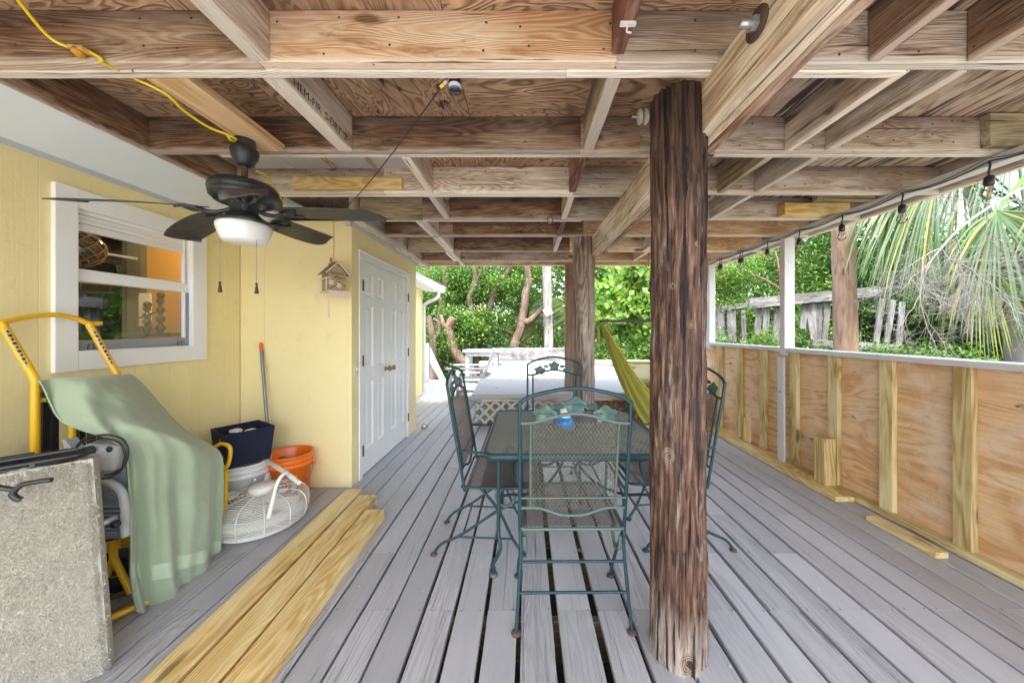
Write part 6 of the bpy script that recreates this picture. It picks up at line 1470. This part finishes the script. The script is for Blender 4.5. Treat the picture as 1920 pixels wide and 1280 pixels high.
def pole(name, label, x0, y0, x1, y1, Y, r, mat):
    a, b_ = at(x0, y0, Y), at(x1, y1, Y); d = (a - b_).normalized()
    b_ = b_ - d * ((b_.z + 1.0) / d.z)
    b = MB(); n = 40; cir = 28; rows = []
    for i in range(n + 1):
        p = b_.lerp(a, i / n); rows.append([p + Vector((math.cos(2 * PI * j / cir), math.sin(2 * PI * j / cir), 0)) * r * (1.06 - .12 * i / n) * (1 + .03 * noise.noise(Vector((math.cos(2 * PI * j / cir) * 3, math.sin(2 * PI * j / cir) * 3, p.z * 1.2)))) for j in range(cir)])
    b.grid(rows, closed_u=True); o = b.build(name, mat, None, fix=False); return tag(o, label, 'pole')
pole('utility_pole', 'smooth tan wooden pole standing in front of the broken picket fence', 1574, 150, 1586, 660, 6.0, .165, W['pole_tan'])
gp = pole('utility_pole', 'pale grey cracked pole carrying a small light fixture behind the platform', 1022, 380, 1029, 655, 10.6, .145, W['pole_grey'])
fxo = thing('light_fixture', 'small silver light fixture fastened to the pale grey pole', 'light fixture', tuple(at(1027, 584, 10.4)))
b = MB(); c = at(1027, 584, 10.38); b.box(c, (.24, .12, .24), Matrix.Rotation(R(-30), 3, 'Y')); b.build('lamp_case', M['galv'], fxo)
b = MB(); b.box(c + Vector((0, -.07, 0)), (.16, .02, .15), Matrix.Rotation(R(-30), 3, 'Y')); b.build('lamp_glass', M['paper'], fxo)

# ================================================================== VEGETATION
nr = np.random.default_rng(12)
def leaves_mesh(name, C, size, ratio, nmat, droop=.35, up=.5, mprob=None):
    """C: (n,3) leaf centres -> folded four point leaves"""
    n = len(C)
    th = nr.uniform(0, 2 * np.pi, n); el = nr.normal(-droop, .45, n)
    d = np.stack([np.cos(th) * np.cos(el), np.sin(th) * np.cos(el), np.sin(el)], 1)
    upv = np.stack([nr.normal(0, up, n), nr.normal(0, up, n), np.ones(n)], 1)
    s = np.cross(d, upv); s /= np.linalg.norm(s, axis=1)[:, None] + 1e-9
    nn = np.cross(s, d)
    L_ = size * nr.uniform(.6, 1.25, n)[:, None]; Wd = L_ * ratio
    base = C - d * L_ * .5; tip = C + d * L_ * .5
    l = C + s * Wd * .5 + nn * Wd * .12; r = C - s * Wd * .5 + nn * Wd * .12
    V = np.stack([base, l, tip, r], 1).reshape(-1, 3)
    i = np.arange(n) * 4
    Fc = np.concatenate([np.stack([i, i + 1, i + 2], 1), np.stack([i, i + 2, i + 3], 1)], 1).reshape(-1, 3)
    me = bpy.data.meshes.new(name); me.vertices.add(4 * n); me.vertices.foreach_set('co', V.astype('f4').ravel())
    me.loops.add(6 * n); me.loops.foreach_set('vertex_index', Fc.ravel().astype('i4'))
    me.polygons.add(2 * n); me.polygons.foreach_set('loop_start', (np.arange(2 * n) * 3).astype('i4'))
    mi = np.repeat(nr.choice(nmat, n, p=mprob), 2); me.polygons.foreach_set('material_index', mi.astype('i4'))
    me.update(calc_edges=True); me.validate(); return me
def clump_points(n, c, rad, k, sig, shell=.55, flat=1.0):
    """n points in k clumps spread over an ellipsoid"""
    dirs = nr.normal(size=(k, 3)); dirs /= np.linalg.norm(dirs, axis=1)[:, None]
    rr = nr.uniform(shell, 1, k)[:, None]
    cc = np.array(c) + dirs * rr * np.array(rad)
    w = nr.uniform(.4, 1.6, k); w /= w.sum()
    idx = nr.choice(k, n, p=w)
    return cc[idx] + nr.normal(size=(n, 3)) * sig * np.array([1, 1, .6 * flat])
def crown(parent, n, c, rad, k, sig, size, ratio, mats, prob=None, shell=.35, name='crown', droop=.35):
    me = leaves_mesh(name, clump_points(n, c, rad, k, sig, shell), size, ratio, len(mats), droop, mprob=prob)
    for m_ in mats: me.materials.append(m_)
    return link(name, me, parent)
def trunk(parent, pts, r0, r1, mat, name='trunk', n=9):
    P_ = spline(pts, 6); k = len(P_)
    P_ = [p + Vector((noise.noise(p * 1.5), noise.noise(p * 1.5 + Vector((5, 5, 5))), 0)) * r0 * .5 for p in P_]
    rs = [(r0 + (r1 - r0) * i / (k - 1)) * (1 + .14 * noise.noise(Vector((i * .7, r0 * 50, 0)))) for i in range(k)]
    b = MB(); b.tube(P_, rs, n); return b.build(name, mat, parent, fix=False)
ML = [L['mid'], L['bright'], L['dark'], L['yellow']]
def gtree(label, base, limbs, cc, rad, n, seed, prob=(.46, .36, .15, .03), size=.1, k=60, sig=.22, thick=.13, mat=None):
    t = thing('gumbo_tree', label, 'tree', tuple(base), 'red barked trees beyond the deck')
    for i, (pts, r0, r1) in enumerate(limbs):
        trunk(t, pts, r0, r1, mat or M['bark_red'], 'trunk' if i == 0 else 'limb')
    crown(t, n, cc, rad, k, sig, size, .5, ML, prob)
    return t
Yt = 12.0
def A(x, y, Y=Yt): return at(x, y, Y)
def grd(x, Y=Yt, z=-1.0): return Vector(((x - CX) * Y / F, Y, z))
gtree('slender upright red barked tree rising behind the gutter end', grd(824), [([grd(824), A(826, 640), A(827, 587), A(832, 545), A(836, 500), A(838, 420)], .12, .09)], (-3.2, 12.6, 3.1), (1.5, 1.2, 1.3), 9000, 1)
gtree('twisted pinkish trunk beside the white panel with a lopped limb', grd(812, 10.2), [([grd(814, 10.2), A(812, 725, 10.2), A(811, 675, 10.2), A(813, 640, 10.2), A(808, 615, 10.2), A(802, 592, 10.2)], .12, .085), ([A(812, 632, 10.2), A(822, 628, 10.2), A(822, 605, 10.2), A(812, 598, 10.2)], .05, .04)], (-3.2, 10.9, .9), (.9, .7, .7), 5000, 2, k=30)
gtree('thick leaning red barked tree curving down towards the white stand', grd(905, 10.8), [([grd(900, 10.8), A(884, 700, 10.8), A(868, 680, 10.8), A(850, 655, 10.8), A(842, 632, 10.8), A(842, 612, 10.8), A(850, 596, 10.8)], .19, .13), ([A(846, 622, 10.8), A(834, 612, 10.8), A(826, 590, 10.8)], .09, .06)], (-1.9, 11.8, 1.5), (1.5, .9, .9), 9000, 3)
gtree('red barked tree with a swollen knuckle and forked top, mid left', grd(888), [([grd(900), A(890, 640), A(886, 590), A(880, 560), A(890, 530), A(891, 505), A(893, 440)], .12, .09), ([A(888, 540), A(897, 520), A(902, 505)], .06, .05)], (-2.0, 12.6, 3.0), (1.6, 1.1, 1.3), 9000, 4)
gtree('slanting red barked tree sweeping up to the right, mid left', grd(905), [([grd(905), A(912, 640), A(916, 585), A(924, 555), A(935, 535), A(948, 515), A(960, 498), A(975, 460)], .13, .09), ([A(928, 548), A(920, 535), A(912, 520)], .05, .03)], (-1.2, 12.9, 3.2), (1.6, 1.1, 1.3), 9000, 5)
gtree('stout red barked tree forking beside the pale grey pole', grd(964, 11.2), [([grd(962, 11.2), A(965, 680, 11.2), A(964, 655, 11.2), A(968, 632, 11.2), A(976, 608, 11.2), A(980, 592, 11.2), A(984, 560, 11.2), A(990, 530, 11.2), A(989, 500, 11.2), A(990, 440, 11.2)], .17, .11), ([A(980, 604, 11.2), A(993, 602, 11.2), A(1004, 592, 11.2), A(1020, 576, 11.2)], .12, .09)], (-.2, 12.2, 3.2), (1.5, 1.0, 1.3), 9000, 6)
# palm fronds behind the grey pole
def frond(parent, base, ang, L_, droop, w, n, mats, name='frond', yaw=0.0):
    """feather frond: rachis plus n pairs of leaflets, leaving base in the x-z heading ang"""
    rach = []; 
    for i in range(15):
        s_ = i / 14; rach.append(Vector(base) + Vector((math.cos(ang) * L_ * s_, yaw * L_ * s_, math.sin(ang) * L_ * s_ - droop * s_ * s_)))
    b = MB(); b.tube(rach, [.02 * (1 - .8 * i / 14) for i in range(15)], 5)
    rp = spline(rach, max(2, n // 14))
    for i, p in enumerate(rp[3:]):
        s_ = i / len(rp); t_ = (rp[min(i + 4, len(rp) - 1)] - rp[i + 2]).normalized()
        for sd_ in (-1, 1):
            sv = t_.cross(Vector((0, 1, .2))).normalized() * sd_
            ll_ = w * (math.sin(min(1, s_ * 1.1 + .12) * PI) ** .5 + .05)
            d = (sv * .8 + t_ * .6 + Vector((0, nr.uniform(-.25, .25), -.25))).normalized()
            q = p + d * ll_; mid_ = p + d * ll_ * .5 + Vector((0, 0, .02)); q.z -= .18 * ll_
            wv = t_ * .016
            b.m = 1 if nr.random() < .25 else 0
            b.add([p, mid_ - wv, q, mid_ + wv], [(0, 1, 2), (0, 2, 3)])
        b.m = 0
    return b.build(name, mats, parent, fix=False)
cpalm = thing('feather_palm', 'feather leaved palm with arching fronds behind the pale grey pole', 'palm', tuple(grd(1035, 11.6)))
trunk(cpalm, [grd(1040, 11.8), A(1042, 720, 11.8), A(1046, 660, 11.8)], .16, .13, M['bark_grey'])
cb = A(1046, 655, 11.8)
for ang, L_, dr, yw in ((150, 2.6, .9, 0), (128, 2.7, .7, .1), (105, 2.4, .3, -.1), (82, 2.3, .2, 0), (60, 2.4, .4, .1), (168, 2.3, 1.1, -.1), (35, 2.2, .7, 0), (15, 2.0, .9, .1), (140, 2.0, .4, -.3)):
    frond(cpalm, cb, R(ang), L_, dr, .75, 60, [L['palm'], L['palm_y']], yaw=yw)
# big leaved sea grape mass
sg = thing('seagrape_tree', 'sea grape tree with big round lime green leaves behind the hammock', 'tree', (3.2, 9.8, -1))
trunk(sg, [(3.4, 10.9, -1), (3.2, 10.8, 1.2), (3.5, 10.8, 3.4)], .16, .08, M['bark_grey'])
for c_, rd_ in (((3.1, 10.3, 2.2), (1.7, .7, 1.9)),):
    me = leaves_mesh('crown', clump_points(5200, c_, rd_, 70, .2, .3), .21, .88, 2, .75, .9)
    me.materials.append(L['grape']); me.materials.append(L['bright']); link('crown', me, sg)
sh = thing('leafy_shrub', 'pale green fine leaved shrub below the sea grape tree', 'shrub', (2.8, 9.9, -1))
crown(sh, 12000, (2.9, 10.0, .25), (1.9, .55, .85), 80, .16, .075, .42, [L['mid'], L['bright'], L['yellow'], L['dark']], (.45, .4, .05, .1))
# masses at the right beyond the half wall
def bush(label, c, rad, n, k, sig, size, ratio, prob, mats=ML, name='leafy_shrub', cat='shrub', stem=True):
    t = thing(name, label, cat, (c[0], c[1], -1.0))
    if stem:
        for a in range(3): trunk(t, [(c[0] + .1 * a, c[1], -1.0), (c[0] + .25 * (a - 1), c[1], c[2] * .5), (c[0] + rad[0] * .5 * (a - 1), c[1], c[2] + rad[2] * .5)], .04, .015, M['bark_red'], 'stem', 6)
    crown(t, n, c, rad, k, sig, size, ratio, mats, prob); return t
bush('tall bright green tree hanging over the far end of the half wall', (5.6, 9.8, 2.4), (1.3, .9, 1.6), 12000, 70, .22, .10, .45, (.3, .55, .1, .05), name='garden_tree', cat='tree')
bush('dense green tree between the white post and the tan pole', (8.2, 11.0, 2.6), (1.9, 1.0, 2.1), 17000, 90, .26, .095, .45, (.45, .3, .23, .02), name='garden_tree', cat='tree')
bush('bright yellowish green shrub in front of the old low fence', (5.3, 7.6, .72), (.85, .45, .55), 6000, 40, .13, .085, .4, (.2, .68, .05, .07))
bush('small grey green sapling at the far corner of the half wall', (4.55, 7.9, .75), (.42, .3, .45), 2200, 20, .11, .09, .4, (.6, .3, .1, 0))
bush('dark shrub growing through the pickets left of the tan pole', (5.6, 7.1, .75), (.35, .25, .5), 1800, 22, .11, .085, .45, (.6, .25, .12, .03))
bush('low dense green hedge below the palm at the right edge', (8.6, 7.6, .35), (2.6, .6, .75), 16000, 120, .17, .08, .45, (.55, .33, .1, .02))
bush('green shrub behind the broken fence panel', (7.6, 9.2, .9), (1.6, .5, 1.1), 11000, 90, .17, .08, .45, (.5, .3, .18, .02))
bush('airy tall tree far right with sky showing through', (11.0, 11.0, 4.0), (3.2, 1.2, 2.4), 24000, 120, .32, .13, .45, (.5, .2, .3, 0), name='garden_tree', cat='tree')
for x0, y0, x1, y1, lb in ((1408, 515, 1470, 555, 'curved bare pinkish branch arching over the far end of the fence'), (1452, 470, 1462, 520, 'straight bare pinkish branch left of the white post')):
    b = MB(); b.tube(spline([at(x0, y0, 8.8), at((x0 + x1) / 2, (y0 + y1) / 2 - 8, 8.8), at(x1, y1, 8.8), at(x1 + 4, y1 + 60, 8.8)], 6), [.028 - .0 * i for i in range(19)], 7); tag(b.build('bare_branch', M['bark_red']), lb, 'branch')
# ---- far tree belt all round
def belt(name, label, pts_fn, n, size):
    C = pts_fn(n); me = leaves_mesh(name, C, size, .55, 4, mprob=(.4, .15, .43, .02))
    for m_ in ML: me.materials.append(m_)
    o = link(name, me); tag(o, label, kind='stuff'); return o
def front(n):
    k = 420; cx = nr.uniform(-14, 26, k); cy = nr.uniform(14.0, 16.5, k); cz = nr.uniform(-1, 1, k) ** 1 * 2.9 + 2.0
    i = nr.integers(0, k, n); return np.stack([cx[i], cy[i], cz[i]], 1) + nr.normal(size=(n, 3)) * [.5, .4, .38]
belt('far_foliage', 'dense dark green tree belt closing the garden', front, 90000, .2)
def front2(n):
    k = 500; cx = nr.uniform(-18, 30, k); cy = nr.uniform(17.0, 18.5, k); cz = nr.uniform(-1, 5.6, k)
    i = nr.integers(0, k, n); return np.stack([cx[i], cy[i], cz[i]], 1) + nr.normal(size=(n, 3)) * [.8, .4, .5]
belt('far_woods', 'deep green woods standing behind the tree belt', front2, 50000, .42)
def rightside(n):
    k = 300; cx = nr.uniform(13, 16, k); cy = nr.uniform(-8, 15, k); cz = nr.uniform(-1, 4.5, k)
    i = nr.integers(0, k, n); return np.stack([cx[i], cy[i], cz[i]], 1) + nr.normal(size=(n, 3)) * [.5, .6, .4]
belt('side_foliage', 'dense green hedge far beyond the half wall', rightside, 45000, .3)
def left(n):
    k = 60; cx = nr.uniform(-7, -2.2, k); cy = nr.uniform(10.5, 13.0, k); cz = nr.uniform(-1, 1.6, k)
    i = nr.integers(0, k, n); return np.stack([cx[i], cy[i], cz[i]], 1) + nr.normal(size=(n, 3)) * [.3, .3, .28]
o_ = belt('undergrowth', 'mixed green undergrowth beyond the end of the deck', left, 9000, .09)
def under2(n):
    k = 110; cx = nr.uniform(-3, 3.5, k); cy = nr.uniform(10.6, 11.8, k); cz = nr.uniform(-1, 1.2, k)
    i = nr.integers(0, k, n); return np.stack([cx[i], cy[i], cz[i]], 1) + nr.normal(size=(n, 3)) * [.28, .22, .24]
belt('undergrowth', 'green undergrowth between the red barked trunks', under2, 16000, .08)
def cover(n):
    k = 700; cx = nr.uniform(3.6, 14, k); cy = nr.uniform(2.0, 12, k); cz = -1 + nr.uniform(0, 1, k) * np.clip((cx - 3.2) * .28, .2, 1.5)
    i = nr.integers(0, k, n); return np.stack([cx[i], cy[i], cz[i]], 1) + nr.normal(size=(n, 3)) * [.25, .25, .16]
belt('ground_cover', 'low tangled green ground cover sloping away beyond the half wall', cover, 60000, .10)
# orange blossoms
bpts = [(901, 575, 11.6), (898, 582, 11.6), (904, 580, 11.6), (868, 637, 11.0), (898, 636, 11.0), (905, 628, 11.0), (790, 596, 11.4), (788, 606, 11.4)]
b = MB()
for x, y, Y in bpts:
    c = at(x, y, Y - .9)
    for k in range(5):
        a = 2 * PI * k / 5; b.add([c, c + Vector((.032 * math.cos(a), -.01, .032 * math.sin(a))), c + Vector((.032 * math.cos(a + .8), -.01, .032 * math.sin(a + .8)))], [(0, 1, 2)])
tag(b.build('blossoms', M['orange_wall']), 'scattered orange blossoms in the undergrowth', 'blossom', kind='stuff')

# ---- fan palm at the right
fpalm = thing('fan_palm', 'large fan palm with drooping and yellowing fronds at the right edge', 'palm', (8.3, 5.4, -1))
trunk(fpalm, [(8.4, 5.5, -1), (8.35, 5.5, 1), (8.3, 5.5, 3.4)], .2, .17, M['bark_grey'], n=14)
def fan_leaf(hub, head, spread, L_, n, droop, yel=.1, stem_from=None, roll=0.0, dy=-.15):
    hub = Vector(hub); b = MB()
    if stem_from is not None: b.tube(spline([stem_from, Vector(stem_from).lerp(hub, .5) + Vector((0, 0, .12)), hub], 5), .02, 6)
    for i in range(n):
        a = head + spread * (i / (n - 1) - .5) + nr.normal(0, .015)
        l = L_ * (1 - .22 * abs(i / (n - 1) - .5) * 2) * nr.uniform(.9, 1.06)
        d = Vector((math.cos(a), dy + roll * math.sin((i / (n - 1) - .5) * 3) + nr.normal(0, .05), math.sin(a)))
        pts = []; wds = []
        for k in range(8):
            s_ = k / 7; p = hub + d * l * s_; p.z -= droop * l * max(0, s_ - .35) ** 2 * 1.6 * nr.uniform(.9, 1.1); pts.append(p); wds.append(.021 * math.sin(min(1, .18 + s_ * .82 * 1.0) * PI) ** .6 + .001)
        side = Vector((-math.sin(a), 0, math.cos(a)))
        b.m = 1 if nr.random() < yel else 0
        vs = []
        for p, w0 in zip(pts, wds): vs += [p - side * w0, p + Vector((0, -.008, 0)), p + side * w0]
        b.add(vs, [f_ for k in range(7) for f_ in ((k * 3, k * 3 + 1, k * 3 + 4, k * 3 + 3), (k * 3 + 1, k * 3 + 2, k * 3 + 5, k * 3 + 4))])
    return b.build('fan_frond', [L['palm'], L['palm_y']], fpalm, fix=False)
top = Vector((8.3, 5.5, 3.4))
fan_leaf(at(1868, 396, 4.9), R(-80), R(150), 1.5, 40, .5, .12, top)
fan_leaf(at(1835, 470, 5.1), R(-88), R(95), 1.35, 40, .45, .35, top)
fan_leaf(at(1760, 330, 5.4), R(218), R(80), 1.75, 46, .85, .18, top)
fan_leaf(at(1700, 330, 5.6), R(228), R(75), 1.5, 44, .8, .2, top)
fan_leaf(at(1800, 300, 5.8), R(250), R(90), 2.2, 44, .4, .1, top)
fan_leaf(at(1905, 440, 5.3), R(-65), R(110), 1.6, 36, .5, .2, top)
fan_leaf(at(1790, 450, 5.6), R(245), R(90), 1.3, 38, .7, .4, top)
fan_leaf(at(1990, 380, 5.0), R(-110), R(120), 1.5, 34, .5, .15, top)
fan_leaf(at(1900, 250, 5.6), R(200), R(100), 1.9, 44, .8, .1, top)
fan_leaf(at(1960, 200, 5.4), R(60), R(140), 1.4, 34, .5, .1, top)
# bright single blade crossing the corner
b = MB(); p0, p1_ = at(1925, 330, 4.4), at(1862, 400, 4.4); b.add([p0 + Vector((-.03, 0, .03)), p0 + Vector((.03, 0, -.03)), p1_ + Vector((.008, 0, -.008)), p1_ + Vector((-.008, 0, .008))], [(0, 1, 2, 3)]); b.build('leaf_blade', L['bright'], fpalm, fix=False)
# ---- dead twiggy branch in front of the palm
dead = thing('dead_branch', 'bare silvery dead branch of fine twigs hanging before the palm', 'branch', tuple(at(1920, 350, 4.0)))
tw_b = MB(); main_b = MB()
r5 = random.Random(21)
def grow(p, d, L_, r, lvl, mb):
    n = max(3, int(L_ / .05)); pts = [p]; cur = Vector(p); dd = Vector(d)
    for i in range(n):
        dd = (dd + Vector((r5.gauss(0, .13), r5.gauss(0, .09), r5.gauss(-.02, .13)))).normalized(); cur = cur + dd * L_ / n; pts.append(cur.copy())
        if lvl > 0 and i > 0:
            for _ in range(2 if lvl < 3 else 1):
                if r5.random() < (.85 if lvl < 3 else .95):
                    a = r5.choice([-1, 1]) * r5.uniform(.45, 1.15)
                    nd = (Matrix.Rotation(a, 3, 'Y') @ dd + Vector((0, r5.gauss(0, .35), -.08))).normalized()
                    grow(cur, nd, L_ * r5.uniform(.32, .55), r * .5, lvl - 1, tw_b)
    mb.tube(pts, [r * (1 - .65 * i / n) for i in range(n + 1)], 3 if lvl < 2 else 5, caps=False)
m1 = [at(1990, 325, 4.0), at(1920, 352, 4.0), at(1850, 392, 4.0), at(1800, 428, 4.0), at(1765, 465, 4.0), at(1745, 490, 4.0)]
main_b.tube(spline(m1, 6), [.022 - .013 * i / 30 for i in range(31)], 8)
m2 = [at(1745, 490, 4.0), at(1732, 520, 4.0), at(1724, 555, 4.0), at(1734, 600, 4.0), at(1742, 625, 4.0)]; main_b.tube(spline(m2, 5), [.010 - .006 * i / 20 for i in range(21)], 6)
for q, dv, l in ((at(1850, 392, 4.0), (.2, 0, -.9), .8), (at(1820, 415, 4), (-.8, 0, .25), .75), (at(1790, 435, 4), (.45, 0, -.8), .85), (at(1765, 465, 4), (-.95, 0, -.1), .75), (at(1745, 490, 4), (-.8, -.1, -.6), .7), (at(1735, 520, 4), (.7, 0, -.65), .7), (at(1724, 555, 4), (-.6, 0, -.75), .55), (at(1726, 570, 4), (.6, 0, -.7), .6), (at(1742, 620, 4), (.3, 0, -.9), .3), (at(1860, 385, 4), (-.7, 0, .5), .5), (at(1765, 465, 4), (.75, 0, -.65), 1.0), (at(1900, 360, 4), (.3, 0, -.9), .7)):
    grow(q, Vector(dv).normalized(), l, .0065, 3, main_b)
main_b.build('limb', M['bark_grey'], dead, fix=False); o_ = tw_b.build('twigs', M['bark_grey'], dead, fix=False); o_['kind'] = 'stuff'
print('TRIS', sum(len(o.data.polygons) for o in S.objects if o.type == 'MESH'))
bpy.context.view_layer.update()
